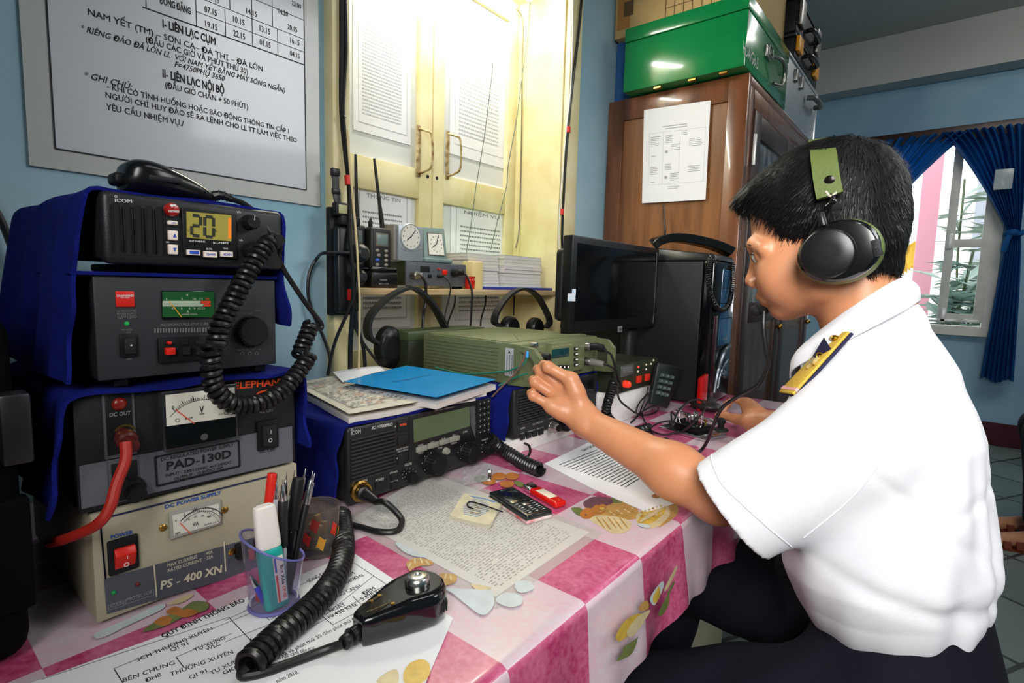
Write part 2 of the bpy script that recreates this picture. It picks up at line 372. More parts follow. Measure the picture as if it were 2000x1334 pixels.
# fluorescent tube under the top of the recess
tl = thing('tube_light', 'white fluorescent tube lamp under the top of the shuttered window recess', 'lamp', (1.13, 1.13, 2.03))
MB().box(.80, 1.46, 1.10, 1.16, 2.022, 2.048, .004).obj('lamp_housing', mat('white_enamel', 'eeeeea', .4), tl)
MB().cyl((.82, 1.13, 2.008), (1.44, 1.13, 2.008), .013, n=16).obj('lamp_tube', mat('lamp_glow', 'ffffff', .5, emit='fffdf4', estr=95), tl)

fl2 = thing('tube_light', 'white fluorescent tube added out of view to light the far half of the room', 'lamp', (3.5, -1.0, 2.84))  # unseen emitter added to brighten the far ceiling, beam and wall
MB().box(3.46, 3.54, -1.6, -.4, 2.80, 2.84, .004).box(3.49, 3.51, -1.01, -.99, 2.84, 3.05).obj('lamp_housing', mat('white_enamel', 'eeeeea', .4), fl2)
MB().cyl((3.5, -1.58, 2.775), (3.5, -.42, 2.775), .018, n=16).obj('lamp_tube', mat('far_fill_glow', 'ffffff', .5, emit='fffdf6', estr=60), fl2)
# notices stuck on the shutter panels
def notice(name, label, px, rng, rows, title, grp=None, dens=1):
    TL, TR, BL, BR = [ony(p, SY+.0145) for p in px]; z1 = (TL[2]+TR[2])/2; z0 = (BL[2]+BR[2])/2; x0 = (TL[0]+BL[0])/2; x1 = (TR[0]+BR[0])/2; y = SY+.0145
    t = thing(name, label, 'notice', (x0, y, z0)); MB().box(x0, x1, y, y+.001, z0, z1).obj('sheet', PAPER, t)
    ink = MB(); W_ = x1-x0; H_ = z1-z0
    for (a, b) in (((x0+.08*W_, z0+.06*H_), (x1-.08*W_, z0+.06*H_)), ((x0+.08*W_, z1-.06*H_), (x1-.08*W_, z1-.06*H_))):
        ink.box(a[0], b[0], y-.0006, y, a[1], a[1]+.0012)
    for x in (x0+.08*W_, x1-.08*W_): ink.box(x, x+.0012, y-.0006, y, z0+.06*H_, z1-.06*H_)
    for i, tt in enumerate(title): text(ink, tt, (x0+(.3-.1*i)*W_, y, z1-(.16+.07*i)*H_), (x0+(.7+.1*i)*W_, y, z1-(.16+.07*i)*H_), (0, 0, 1), .011)
    lines(ink, (x0+.14*W_, y, z1-.32*H_), (x1-.14*W_, y, z1-.32*H_), (x0+.14*W_, y, z0+.12*H_), rows, rng, fill=.95)
    ink.obj('print', mat('overexposed_print', 'b4b6ba', .8) if rows > 22 else INKG, t); return t  # upper notices get paler ink; overexposure is put into the colour
rg = np.random.default_rng(3)
notice('paper_notice', 'tall white printed notice filling the upper panel of the window shutter beside the cable bundle', [(690, -40), (803, -22), (690, 255), (803, 282)], rg, 26, ['CHỨC TRÁCH'])
notice('paper_notice', 'tall white printed notice on the upper shutter panel next to the window jamb', [(880, -45), (994, -30), (880, 305), (994, 328)], rg, 26, ['QUY ĐỊNH'])
notice('paper_notice', 'white typed notice on the lower shutter panel behind the two handheld radios', [(692, 300), (802, 326), (692, 640), (802, 640)], rg, 20, ['CHỨC TRÁCH', 'THÔNG TIN'])
notice('paper_notice', 'white typed notice on the lower shutter panel above the stacked booklets', [(880, 345), (994, 366), (880, 640), (994, 640)], rg, 20, ['CHỨC TRÁCH', 'NHIỆM VỤ'])

# ---- window 2 in the far wall: frame, hinged sash with a cross bar
FR = mat('grey_white_sash', 'e2e0d6', .55, noise=.12, nscale=12)
def fp(x, y, X=FX-.02): return onx((x, y), X)
m = MB(); m.box(FX-.03, FX+.08, wy0-.03, wy0+.03, wz0-.05, wz1).box(FX-.03, FX+.08, wy1-.03, wy1+.03, wz0-.05, wz1).box(FX-.04, FX+.1, wy0-.04, wy1+.04, wz0-.06, wz0+.01).box(FX-.03, FX+.08, wy0, wy1, wz1-.03, wz1+.03)
W2 = struct('window_2', m, FR)
sy0, sy1 = -.19, .075
m = MB(); x0, x1 = FX-.035, FX+.01; zb, zt = .90, 2.24
m.box(x0, x1, sy0, sy0+.055, zb, zt, .003).box(x0, x1, sy1-.055, sy1, zb, zt, .003)
zc = fp(1890, 475)[2]
for z0, z1 in ((zb, zb+.06), (zc-.03, zc+.03), (zt-.06, zt)): m.box(x0+.002, x1-.002, sy0, sy1, z0, z1, .003)
sash = m.obj('sash', FR, W2)
MB().box(FX-.012, FX-.008, sy0+.05, sy1-.05, zb+.05, zt-.05).obj('pane', mat('clear_glass', 'f4f8f8', .02, trans=1, ior=1.05, spec=.3), sash)
m = MB(); m.box(FX-.05, FX-.034, sy1-.045, sy1-.01, zc-.04, zc+.07, .004).box(FX-.05, FX-.034, sy1-.05, sy1-.02, zb-.01, zb+.1, .004).box(FX-.05, FX-.03, sy1-.12, sy1-.01, zb+.0, zb+.02, .003).box(FX-.05, FX-.03, sy0+.02, sy0+.12, zb+.0, zb+.02, .003)
m.obj('latch', mat('white_metal', 'e6e6e2', .35, .3), sash)
# pelmet board
p0 = onx((1660, 296), FX-.06); p1 = onx((2010, 240), FX-.06)
one('curtain_pelmet', MB().box(FX-.09, FX, -.45, 1.0, 2.235, 2.335, .004), DWOOD, 'dark brown wooden pelmet board above the far window and its blue curtains', 'pelmet')
# two tied-back curtains
CURT = mat('blue_curtain', '1c69a6', .85, noise=.2, nscale=10); 
_b = CURT.node_tree.nodes['Principled BSDF']; _b.inputs['Transmission Weight'].default_value = 0
_nt = CURT.node_tree; tr = _nt.nodes.new('ShaderNodeBsdfTranslucent'); tr.inputs[0].default_value = (*lin('46a0da'), 1); mxs = _nt.nodes.new('ShaderNodeMixShader'); mxs.inputs[0].default_value = .55
_nt.links.new(_b.outputs[0], mxs.inputs[1]); _nt.links.new(tr.outputs[0], mxs.inputs[2]); _nt.links.new(mxs.outputs[0], _nt.nodes['Material Output'].inputs[0])
def curtain(label, ytop, knot, tail_z, seed):
    r_ = np.random.default_rng(seed); n = 60; rows = 26; t = thing('curtain', label, 'curtain', (FX-.11, knot[0], knot[1]))
    G = np.zeros((rows, n, 3))
    for i in range(rows):
        s = i/(rows-1)
        for j in range(n):
            q = j/(n-1); y = ytop[0]+(ytop[1]-ytop[0])*q; k = s**1.0
            wdt = .06*(q-.5); z = 2.29*(1-s)+knot[1]*s; 
            sag = .22*sin(pi*s)*abs(q*1.0 if ytop[0] > knot[0]-.1 else 1-q)
            e = s**.8
            yy = y*(1-e)+(knot[0]+wdt)*e
            fold = (.022*(1-s)+.012)*sin(q*2*pi*11+seed)+.008*sin(q*50+s*4)
            G[i, j] = (FX-.115+fold, yy, z)
    m = MB(); m.sheet(G, .002)
    m.obj('drape', CURT, t)
    m = MB(); rows2 = 14; G = np.zeros((rows2, n, 3))
    for i in range(rows2):
        s = i/(rows2-1)
        for j in range(n):
            q = j/(n-1); wd = .06+.12*s**.7; G[i, j] = (FX-.115+.02*(.5+s)*sin(q*2*pi*7+seed), knot[0]+wd*(q-.5), knot[1]-(knot[1]-tail_z)*s+.015*sin(q*9)*s)
    m.sheet(G, .002); m.obj('tail', CURT, t)
    m = MB(); m.tube([(FX-.115+.035*cos(a_), knot[0]+.045*sin(a_), knot[1]+.008*sin(3*a_)) for a_ in np.linspace(0, 2*pi, 24)[:-1]], .016, 8, True); m.sph((FX-.155, knot[0]+.01, knot[1]), (.02, .03, .025)); m.strip([(FX-.16, knot[0]+.02, knot[1]), (FX-.165, knot[0]+.04, knot[1]-.06), (FX-.16, knot[0]+.05, knot[1]-.13)], .03, .004, (0, 1, 0))
    m.obj('tie', CURT, t)
kn = onx((1982, 455), FX-.115); tz = onx((1960, 745), FX-.115)[2]
curtain('blue curtain tied back beside the glazed sash, its tail hanging below the sill', (kn[1]-.02, .17), (kn[1], kn[2]), tz, 1)
kl = onx((1672, 470), FX-.115)
curtain('blue curtain swept back and tied on the side hidden by the seated man', (-.03, .72), (kl[1], kl[2]), kl[2]-.5, 2)
bag = MB(); q = onx((1960, 350), FX-.16); bag.box(q[0]-.01, q[0]+.01, q[1]-.05, q[1]+.05, q[2]-.07, q[2]+.07, .006); 
one('plastic_bag', bag, mat('cloudy_plastic', 'c8d2d4', .2, alpha=.55), 'small clear plastic bag pinned to the blue curtain', 'bag')
# outdoors beyond the far window
m = MB(); m.box(5.6, 16, -6, 8, -.2, 0); struct('ground_outside', m, mat('pale_concrete', 'd9d6cf', .9, noise=.1))
bl = thing('building', 'pale cream building with a blue window band outside the far window', 'building', (11, -1.2, 0))
MB().box(10.4, 12.5, -4.5, -.15, 0, 6).obj('wall', mat('cream_render', 'efe6d2', .9), bl); MB().box(10.36, 10.4, -1.6, -.75, 2.3, 2.75).obj('window', mat('bluegrey_glass', '8d9fb4', .3), bl)
MB().box(10.3, 10.4, -.42, -.15, 0, 6).obj('corner_pillar', mat('grey_pillar', 'b7bac4', .8), bl)
q = onx((1805, 500), 7.5); one('post', MB().box(7.45, 7.55, q[1]-.085, q[1]+.085, 0, 4.5, .01), mat('pink_post', 'f2a8b4', .6), 'tall pink painted post standing outside the far window', 'post')
q = onx((1772, 500), 8.2); m = MB()
for k in range(5): m.sheet(np.array([[(8.2+.02*sin(i+k), q[1]+.09*(j/4-.5)+.03*(k-2), q[2]+.15-.3*i/5-.02*k+.03*sin(j)) for j in range(5)] for i in range(6)]), .002)
one('flag', m, mat('yellow_cloth', 'f4c64a', .8), 'small yellow cloth hanging outdoors beside the pink post', 'cloth')
one('washing_line', MB().tube([(8.21, q[1]-.6, q[2]+.16), (8.21, q[1]+1.2, q[2]+.2)], .004, 5), GREYP, 'thin line outdoors that the yellow cloth hangs from', 'line')
LEAF = mat('hazed_leaves', '93ab9b', .6, col2='bccabf', nscale=5)  # leaf green paled; outdoor haze and overexposure are put into the colour
def bush(label, c, h, n, seed):
    r_ = np.random.default_rng(seed); t = thing('shrub', label, 'shrub', (c[0], c[1], 0)); st = MB(); lf = MB()
    for k in range(7):
        a_ = r_.uniform(0, 2*pi); top = np.array([c[0]+.25*cos(a_), c[1]+.25*sin(a_), h*r_.uniform(.7, 1)]); base = np.array([c[0], c[1], 0.]); P = smooth([base, (base+top)/2+r_.normal(0, .04, 3), top], 6); st.tube(P, .012, 5)
        for i in range(n):
            p = P[int(r_.uniform(.35, 1)*(len(P)-1))]; d = r_.normal(0, 1, 3); d[2] = abs(d[2])*.4; d /= np.linalg.norm(d); L = r_.uniform(.2, .42); s_ = np.cross(d, [0, 0, 1]); s_ /= np.linalg.norm(s_); wv = L*.2
            lf.add([p, p+d*L*.45+s_*wv, p+d*L-np.array([0, 0, .05]), p+d*L*.45-s_*wv], [(0, 1, 2), (0, 2, 3)])
    st.obj('stem', mat('stem_green', '5d6b4a', .7), t); lf.obj('foliage', LEAF, t, smooth=False)
q = onx((1890, 560), 6.6); bush('low leafy shrub outdoors behind the lower pane of the far sash', (6.6, q[1]), q[2]+.35, 40, 4)
q = onx((1930, 420), 8.0); bush('taller leafy shrub outdoors behind the upper pane of the far sash', (8.0, q[1]), q[2]+.5, 34, 9)

# ---- laminated notice board on the wall
PY = WY-.004
po = thing('poster', 'large white laminated notice with a timetable in a grey border on the blue wall', 'poster', (.4, PY, 1.3))
def pw(x, y): return ony(zW(x, y), PY)
bl_, br_ = ony((58, 334), PY), ony((625, 396), PY); zt = 1.95
MB().box(bl_[0], br_[0], PY-.001, WY, (bl_[2]+br_[2])/2, zt).obj('border', mat('grey_laminate', 'b9bbb4', .35, coat=.3, noise=.06), po)
il, ir = ony((108, 299), PY), ony((597, 365), PY); zi = (il[2]+ir[2])/2
MB().box(il[0], ir[0], PY-.002, PY, zi, zt-.03).obj('sheet', mat('laminated_white', 'c6c9cd', .3, coat=.4, noise=.04, nscale=6), po)
y = PY-.0024; m = MB()
for x in (il[0], ir[0]): m.box(x-.001, x+.001, y, PY-.002, zi, zt-.03)
m.box(il[0], ir[0], y, PY-.002, zi-.001, zi+.001)
def pl(x0, y0, x1, y1, th=.0012):
    a, b = pw(x0, y0), pw(x1, y1); m.tube([(a[0], y+.0002, a[2]), (b[0], y+.0002, b[2])], th*.6, 4)
zl = pw(1160, 158)[2]; xt0 = pw(720, 5)[0]
m.box(il[0]+.12, ir[0], y, PY-.002, zl-.001, zl+.001)
zr1 = pw(1160, 60)[2]+.0; z2 = (pw(1330, 135)[2]); z3 = pw(1330, 50)[2]; z4 = z3+.036
xs = [pw(862, 30)[0], pw(1160, 150)[0]]
for x in xs: m.box(x-.0006, x+.0006, y, PY-.002, zl, zt-.1)
m.box(xs[1], ir[0], y, PY-.002, z2-.0005, z2+.0005); m.box(il[0]+.12, ir[0], y, PY-.002, z3-.0005, z3+.0005); m.box(il[0]+.12, ir[0], y, PY-.002, z4-.0005, z4+.0005)
for xx, yy in ((1330, 130), (1490, 200), (1640, 250)): x = pw(xx, yy)[0]; m.box(x-.0006, x+.0006, y, PY-.002, zl, z3 if xx != 1490 else z3)
for xx in (1358, 1487, 1608): x = pw(xx, 60)[0]; m.box(x-.0006, x+.0006, y, PY-.002, z3, zt-.1)
def ptx(t, x0, y0, x1, y1, h, **k):
    a, b = pw(x0, y0), pw(x1, y1); hh = pw(x0, y0-h)[2]-a[2]; zc_ = (a[2]+b[2])/2; a[2] = b[2] = zc_; a[1] = b[1] = y; text(m, t, a, b, (0, 0, 1), hh, off=.0002, **k)
B_ = .012
ptx('23.00', 1722, 38, 1778, 50, 28, bold=.02); ptx('14.30', 1645, 85, 1700, 97, 30, bold=.02); ptx('14.15', 1455, 85, 1518, 100, 32, bold=.02); ptx('09.15', 1228, 5, 1294, 18, 32, bold=.02)
ptx('20.15', 1698, 178, 1755, 190, 30, bold=.02); ptx('07.15', 1208, 78, 1280, 92, 36, bold=.02); ptx('10.15', 1376, 137, 1444, 150, 36, bold=.02); ptx('13.15', 1533, 190, 1596, 202, 34, bold=.02); ptx('16.15', 1715, 258, 1768, 268, 32, bold=.02)
ptx('19.15', 1212, 165, 1284, 178, 36, bold=.02); ptx('22.15', 1378, 220, 1447, 232, 36, bold=.02); ptx('01.15', 1534, 270, 1598, 283, 34, bold=.02); ptx('04.15', 1713, 335, 1770, 345, 30, bold=.02)
ptx('ĐÔNG ĐĂNG', 942, 28, 1126, 83, 42, bold=.03)
ptx('I- LIÊN LẠC CỤM', 960, 172, 1272, 262, 48, bold=.03)
ptx('NAM YẾT (TM) – SƠN CA– ĐÁ THỊ – ĐÁ LỚN', 520, 110, 1552, 410, 38, bold=.012)
ptx('(ĐẦU CÁC GIỜ VÀ PHÚT THỨ 30)', 862, 268, 1464, 428, 36)
ptx('* RIÊNG ĐẢO ĐÁ LỚN LL  VỚI NAM YẾT BẰNG MÁY SÓNG NGẮN)', 478, 205, 1684, 535, 36, shear=.3, bold=.012)
ptx('F=4750PHỤ 3650', 1030, 402, 1328, 478, 34, shear=.3, bold=.012)
ptx('II- LIÊN LẠC NỘI BỘ', 960, 465, 1324, 553, 48, bold=.03)
ptx('(ĐẦU GIỜ CHẴN + 50 PHÚT)', 975, 530, 1465, 640, 34)
ptx('* GHI CHÚ:', 497, 465, 780, 530, 38, shear=.3, bold=.012)
ptx('- KHI CÓ TÌNH HUỐNG HOẶC BÁO ĐỘNG THÔNG TIN CẤP 1', 632, 548, 1706, 775, 34)
ptx('NGƯỜI CHỈ HUY ĐẢO SẼ RA LỆNH CHO LL TT LÀM VIỆC THEO', 624, 605, 1753, 825, 34)
ptx('YÊU CẦU NHIỆM VỤ./', 626, 658, 1085, 742, 36)
m.obj('lettering', INK, po, smooth=False)

# ---- desk
desk = thing('desk', 'wooden desk along the wall, covered by the pink checked cloth', 'desk', (.75, .66, 0))
MB().box(-.35, 1.79, .285, 1.04, .715, .745, .003).obj('tabletop', DWOOD, desk)
for x in (-.3, 1.74):
    for y in (.33, 1.0): MB().box(x-.025, x+.025, y-.025, y+.025, 0, .715, .002).obj('leg', DWOOD, desk)
p = onz((1250, 1290), .45)
MB().box(-.32, .30, .30, .32, .64, .715).obj('apron', DARK, desk)
# cloth: top + front fall, chequered by its own unrolled coordinates
CL = bpy.data.materials.new('pink_checked_oilcloth'); CL.use_nodes = True; nt = CL.node_tree; b = nt.nodes['Principled BSDF']
b.inputs['Roughness'].default_value = .28; b.inputs['Coat Weight'].default_value = .6; b.inputs['Coat Roughness'].default_value = .12
def N(t, **k):
    n = nt.nodes.new(t)
    for a_, v_ in k.items(): setattr(n, a_, v_)
    return n
uv = N('ShaderNodeUVMap'); ch = N('ShaderNodeTexChecker'); ch.inputs['Scale'].default_value = 1.0; nt.links.new(uv.outputs[0], ch.inputs[0])
n1 = N('ShaderNodeTexNoise'); n1.inputs['Scale'].default_value = 3.5; n1.inputs['Detail'].default_value = 6; nt.links.new(uv.outputs[0], n1.inputs[0])
n2 = N('ShaderNodeTexNoise'); n2.inputs['Scale'].default_value = 20; n2.inputs['Detail'].default_value = 3; nt.links.new(uv.outputs[0], n2.inputs[0])
r1 = N('ShaderNodeMapRange'); r1.inputs[1].default_value = .35; r1.inputs[2].default_value = .65; nt.links.new(n1.outputs[0], r1.inputs[0])
r2 = N('ShaderNodeMapRange'); r2.inputs[1].default_value = .35; r2.inputs[2].default_value = .65; nt.links.new(n2.outputs[0], r2.inputs[0])
av = N('ShaderNodeMath', operation='ADD'); nt.links.new(r1.outputs[0], av.inputs[0]); nt.links.new(r2.outputs[0], av.inputs[1]); hv = N('ShaderNodeMath', operation='MULTIPLY'); hv.inputs[1].default_value = .5; nt.links.new(av.outputs[0], hv.inputs[0])
def mixc(fac, c1, c2):
    mm = N('ShaderNodeMix', data_type='RGBA'); nt.links.new(fac, mm.inputs[0])
    for i, c in ((6, c1), (7, c2)):
        if isinstance(c, str): mm.inputs[i].default_value = (*lin(c), 1)
        else: nt.links.new(c, mm.inputs[i])
    return mm.outputs[2]
dk = mixc(hv.outputs[0], 'ad2c60', 'cf7093'); lt = mixc(hv.outputs[0], 'd6b0bc', 'cfc5cc')
nt.links.new(mixc(ch.outputs[1], dk, lt), b.inputs['Base Color'])
bp = N('ShaderNodeBump'); bp.inputs['Strength'].default_value = .25; bp.inputs['Distance'].default_value = .004; n3 = N('ShaderNodeTexNoise'); n3.inputs['Scale'].default_value = 1.2; nt.links.new(uv.outputs[0], n3.inputs[0]); nt.links.new(n3.outputs[0], bp.inputs['Height']); nt.links.new(bp.outputs[0], b.inputs['Normal'])
TZ = .75; EY = .28
def cloth_pt(x, s):     # s: distance from the wall edge of the cloth toward the room, then down
    s0 = 1.035-EY
    hang = .006*sin(x*31)+.004*sin(x*57+1)
    if s < s0-.012: return (x, 1.035-s, TZ)
    a_ = min(1, max(0, (s-s0+.012)/.024))*pi/2
    if s < s0+.012: return (x, EY+.012-.012*sin(a_)-.004, TZ-.012+.012*cos(a_))
    d = s-s0-.012; return (x, EY-.004-.01*min(1, d/.1)+hang*min(1, d/.12), TZ-.012-d)
xs = np.linspace(-.36, 1.80, 150); ss = np.r_[np.linspace(0, .735, 24), np.linspace(.742, .768, 9), np.linspace(.775, .885, 14)]
G = np.array([[cloth_pt(x, s+(.006*sin(x*40)+.004*sin(x*23) if s > .88 else 0)) for x in xs] for s in ss])
m = MB(); m.grid(G); cloth = thing('tablecloth', 'pink and white checked oilcloth printed with bread and fruit, hanging over the desk edge', 'tablecloth', (.75, .66, TZ))
co = m.obj('cover', CL, cloth); me = co.data; ul = me.uv_layers.new(name='UVMap')
UO, VO = .616-.125*4, 1.035-EY
vuv = np.array([[(x-.616)/.133+16, (s-VO)/.15+16] for s in ss for x in xs])
ul.data.foreach_set('uv', vuv[[l.vertex_index for l in me.loops]].ravel())
# printed motifs (flat print in the cloth)
PR = [mat('print_tan', 'c79a55', .35, coat=.5, noise=.3, nscale=60), mat('print_cream', 'd9c79a', .35, coat=.5, noise=.2, nscale=60), mat('print_orange', 'c47a35', .35, coat=.5, noise=.3, nscale=60), mat('print_green', '77834a', .35, coat=.5, noise=.3, nscale=50), mat('print_grape', '7a4d5a', .35, coat=.5, noise=.4, nscale=90), mat('print_bluewhite', 'c9d3d6', .35, coat=.5, noise=.15, nscale=40), mat('print_yellow', 'dcb74c', .35, coat=.5, noise=.3, nscale=70)]
pm = MB(); lay = [0]
def printed(name):
    global pm
    pm.obj(name, PR, cloth, smooth=False); pm = MB()
def motif(mi, pts, top=True, z=None):
    pm.cur = mi; lay[0] += 1; e = .0003+.00002*lay[0]
    if top: P = [onz(p, TZ+e) for p in pts]
    else: P = [ony(p, EY-.019-e*2) for p in pts]
    P = smooth(P, 5, True); pm.poly(P[::-1] if np.cross(P[len(P)//3]-P[0], P[2*len(P)//3]-P[0])[2 if top else 1]*(1 if top else -1) < 0 else P)
def ell(mi, c, rx, ry, rot=0, top=True):
    motif(mi, [(c[0]+rx*cos(t)*cos(rot)-ry*sin(t)*sin(rot), c[1]+rx*cos(t)*sin(rot)+ry*sin(t)*cos(rot)) for t in np.linspace(0, 2*pi, 11)[:-1]], top)
zq = zz(960, 800, 3.994); zp = zz(660, 1000, 3.994)
for mi, pts in ((3, [(620, 770), (690, 765), (730, 810), (680, 830)]), (0, [(800, 800), (960, 700), (1120, 750), (1130, 850), (900, 850)]), (4, [(720, 720), (800, 680), (930, 690), (960, 720), (800, 780), (730, 760)]), (3, [(930, 690), (980, 685), (1020, 720), (960, 730)]), (2, [(690, 810), (740, 765), (800, 790), (800, 840), (720, 850)]), (2, [(780, 770), (850, 730), (900, 760), (870, 810), (800, 810)]), (1, [(770, 860), (830, 825), (1000, 840), (1090, 880), (1060, 950), (960, 965), (880, 930)]), (1, [(1060, 720), (1200, 660), (1330, 690), (1440, 760), (1420, 850), (1250, 925), (1150, 900), (1130, 830), (1180, 760)]), (6, [(1140, 870), (1220, 770), (1340, 750), (1350, 800), (1260, 880), (1190, 890)]), (0, [(1370, 700), (1450, 740), (1440, 830), (1300, 920), (1390, 820)]), (3, [(925, 630), (980, 610), (1080, 650), (1000, 665)]), (0, [(1240, 660), (1290, 640), (1350, 680), (1290, 700)]), (5, [(1020, 640), (1100, 640), (1130, 690), (1080, 690)])):
    motif(mi, [zq(*p) for p in pts])
for k in range(16): ell(4, zq(770+(k % 8)*22+(k//8)*10, 735-(k//8)*26-(k % 3)*6), 3.6, 2.6)
for k in range(7): ell(0, zq(850+k*34, 795-k*13), 6, 1.8, -.5)
for k in range(14): ell(0 if k % 2 else 1, zq(930+(k % 7)*28, 800+(k//7)*24-(k % 7)*5), 3.2, 1.3, .5)
for k in range(5): ell(0, zq(850+k*45, 880+(k % 2)*8), 14, 1.2, .9)
for k in range(18): ell(1 if k % 3 else 0, zq(1170+(k % 6)*30, 860-(k//6)*30-(k % 6)*10), 2.6, 2.0)
ell(1, zq(1255, 815), 30, 3.4, -.55); ell(5, zq(1190, 905), 13, 3.5, .2); ell(2, zq(1290, 672), 10, 4); ell(4, zq(735, 820), 2, 1.4); ell(6, zq(860, 770), 5, 3)
printed('printed_bread_basket')
for mi, pts in ((0, [(535, 400), (600, 360), (720, 375), (740, 410), (650, 420), (590, 440), (560, 460)]), (0, [(690, 540), (780, 530), (800, 480), (920, 490), (915, 545), (830, 575), (740, 580)])):
    motif(mi, [zp(*p) for p in pts])
for x, y, r_ in ((600, 380, .6), (650, 378, .3), (700, 395, 0), (560, 415, 1.2), (840, 500, .9), (880, 510, .5), (800, 545, .2), (740, 555, 0)): ell(1, zp(x, y), 6, 1.6, r_+.9)
printed('printed_croissant')
for mi, pts in ((5, [(450, 235), (600, 300), (700, 350), (600, 345), (500, 300)]), (5, [(830, 590), (980, 600), (1180, 610), (1220, 700), (1180, 780), (1110, 800), (1000, 720), (900, 640)]), (5, [(1230, 690), (1300, 630), (1430, 650), (1430, 720), (1330, 740)]), (5, [(1400, 540), (1500, 540), (1525, 600), (1430, 630), (1380, 590)]), (1, [(1040, 560), (1200, 590), (1100, 610)]), (6, [(510, 1260), (560, 1180), (650, 1150), (710, 1180), (715, 1270), (640, 1340), (530, 1340)]), (1, [(300, 1330), (380, 1250), (460, 1230), (460, 1340)])):
    motif(mi, [zp(*p) for p in pts])
printed('printed_napkin')
zd0 = zz(0, 934, 3.333)
for mi, pts in ((3, [(930, 1000), (1000, 940), (1180, 850), (1260, 800), (1350, 810), (1340, 860), (1200, 900), (1080, 960)]), (2, [(1000, 940), (1060, 900), (1120, 910), (1080, 960)]), (2, [(1080, 870), (1140, 835), (1190, 860), (1140, 890)]), (2, [(1150, 890), (1220, 850), (1290, 870), (1220, 905)]), (5, [(620, 1010), (800, 930), (1040, 820), (1060, 850), (850, 950), (660, 1040)]), (1, [(1090, 820), (1200, 765), (1260, 760), (1180, 810)])):
    motif(mi, [zd0(*p) for p in pts])
printed('printed_fruit')
for p in ((955, 940), (975, 930), (990, 945), (1000, 930)): ell(2, p, 14, 7)
ell(3, (940, 935), 14, 6); ell(3, (1015, 945), 12, 5, .4)
printed('printed_flowers'); zh = zz(1200, 1100, 5.7)
for mi, pts in ((6, [(20, 800), (130, 630), (280, 560), (330, 600), (240, 740), (110, 840), (50, 870)]), (1, [(140, 760), (260, 600), (400, 520), (330, 650), (200, 820)]), (3, [(100, 940), (250, 830), (270, 800), (200, 1000), (30, 1090), (90, 990)]), (0, [(270, 500), (320, 430), (370, 420), (380, 500), (300, 540)]), (5, [(400, 380), (520, 210), (550, 240), (500, 380), (440, 470)]), (6, [(430, 380), (500, 260), (505, 370), (450, 450)]), (1, [(560, 280), (680, 40), (695, 70), (590, 290)]), (3, [(490, 560), (600, 340), (600, 470), (530, 580)]), (3, [(590, 330), (660, 200), (665, 240), (610, 340)])):
    motif(mi, [zh(*p) for p in pts], False)
printed('printed_pear')
# ================================================================== radios and power supplies on the desk
def cover(name, label, path, y0, y1, amp=.004, seed=0, hem=.006):
    """a cloth laid over a box: an upright cross-section (x, z) carried from y0 (front) to y1 (back)"""
    r_ = np.random.default_rng(seed); P = smooth([(a, 0, b) for a, b in path], 8); P = resamp(P, 70); n = 34; G = np.zeros((70, n, 3))
    ph = r_.uniform(0, 6, 4)
    for i in range(70):
        u_ = i/69; hang = min(1, abs(u_-.5)*2.4)**2
        for j in range(n):
            q = j/(n-1); y = y0+(y1-y0)*q
            wv = amp*(sin(q*17+ph[0]+u_*3)+.6*sin(q*31+ph[1]-u_*5))*hang; e = hem*hang*sin(u_*40+ph[2]) if j == 0 else 0
            G[i, j] = (P[i, 0]+wv+ (0), y+e+.002*sin(u_*60+ph[3])*(1-q), P[i, 2]+.0015*sin(u_*25+q*12))
    m = MB(); m.sheet(G, -.0035); return one(name, m, BLUEC, label, 'cloth')
PY1 = .613
# ---------------- PS-400 XN, at the bottom of the stack
pn = Panel(PY1, zD)
x0, x1, zb, zt = .1295, .336, .755, .8635
ps = thing('power_supply', 'beige metal power supply lettered PS - 400 XN, lowest box of the stack on the desk', 'power supply', (.23, .74, TZ), group='power supplies in the radio stack')
BEIGE = mat('beige_enamel', 'a8a189', .45, noise=.06, nscale=25)
MB().box(x0, x1, PY1, .88, zb, zt, .002).obj('case', BEIGE, ps)
m = MB(); m.box(x0, x1, PY1-.003, PY1, zb, zt, .0015); m.obj('front_panel', BEIGE, ps)
F_ = PY1-.003; pn = Panel(F_, zD)
m = MB(); frame_lines(pn, m, [(640, 265), (1765, -20), (1765, -15), (640, 270)], 7); frame_lines(pn, m, [(648, 265), (685, 655), (687, 655), (650, 265)], 8); m.obj('border_print', mat('navy_print', '2b3350', .5), ps)
m = MB(); pn.quad(m, [(676, 655), (1850, 330), (1850, 545), (695, 885)][::-1]); m.obj('lower_band', mat('slate_panel', '4a4e57', .5), ps)
m = MB(); pn.line(m, 1000, 562, 1017, 770, 8, .0012); pn.line(m, 1456, 410, 1466, 605, 8, .0012)
pn.txt(m, 'PS - 400 XN', 1042, 722, 1440, 610, 52, .0012, bold=.03); pn.txt(m, 'MAX CURRENT      : 40A', 1088, 577, 1382, 485, 22, .0012, bold=.01); pn.txt(m, 'RATED CURRENT  : 32A', 1090, 610, 1385, 515, 22, .0012, bold=.01)
pn.txt(m, 'DC', 1592, 398, 1630, 385, 22, .0012)
m.obj('lettering', mat('ivory_print', 'c9c3ac', .6), ps, smooth=False)
m = MB(); pn.txt(m, 'AC/LIN', 708, 845, 800, 815, 22, .0012); pn.txt(m, 'PROTECTOR', 822, 800, 990, 745, 22, .0012)
for pts in ([(700, 825), (803, 793), (805, 826), (704, 856)], [(814, 788), (996, 722), (999, 757), (818, 816)]): frame_lines(pn, m, pts, 3, .0012)
m.obj('small_lettering', GREYP, ps, smooth=False)
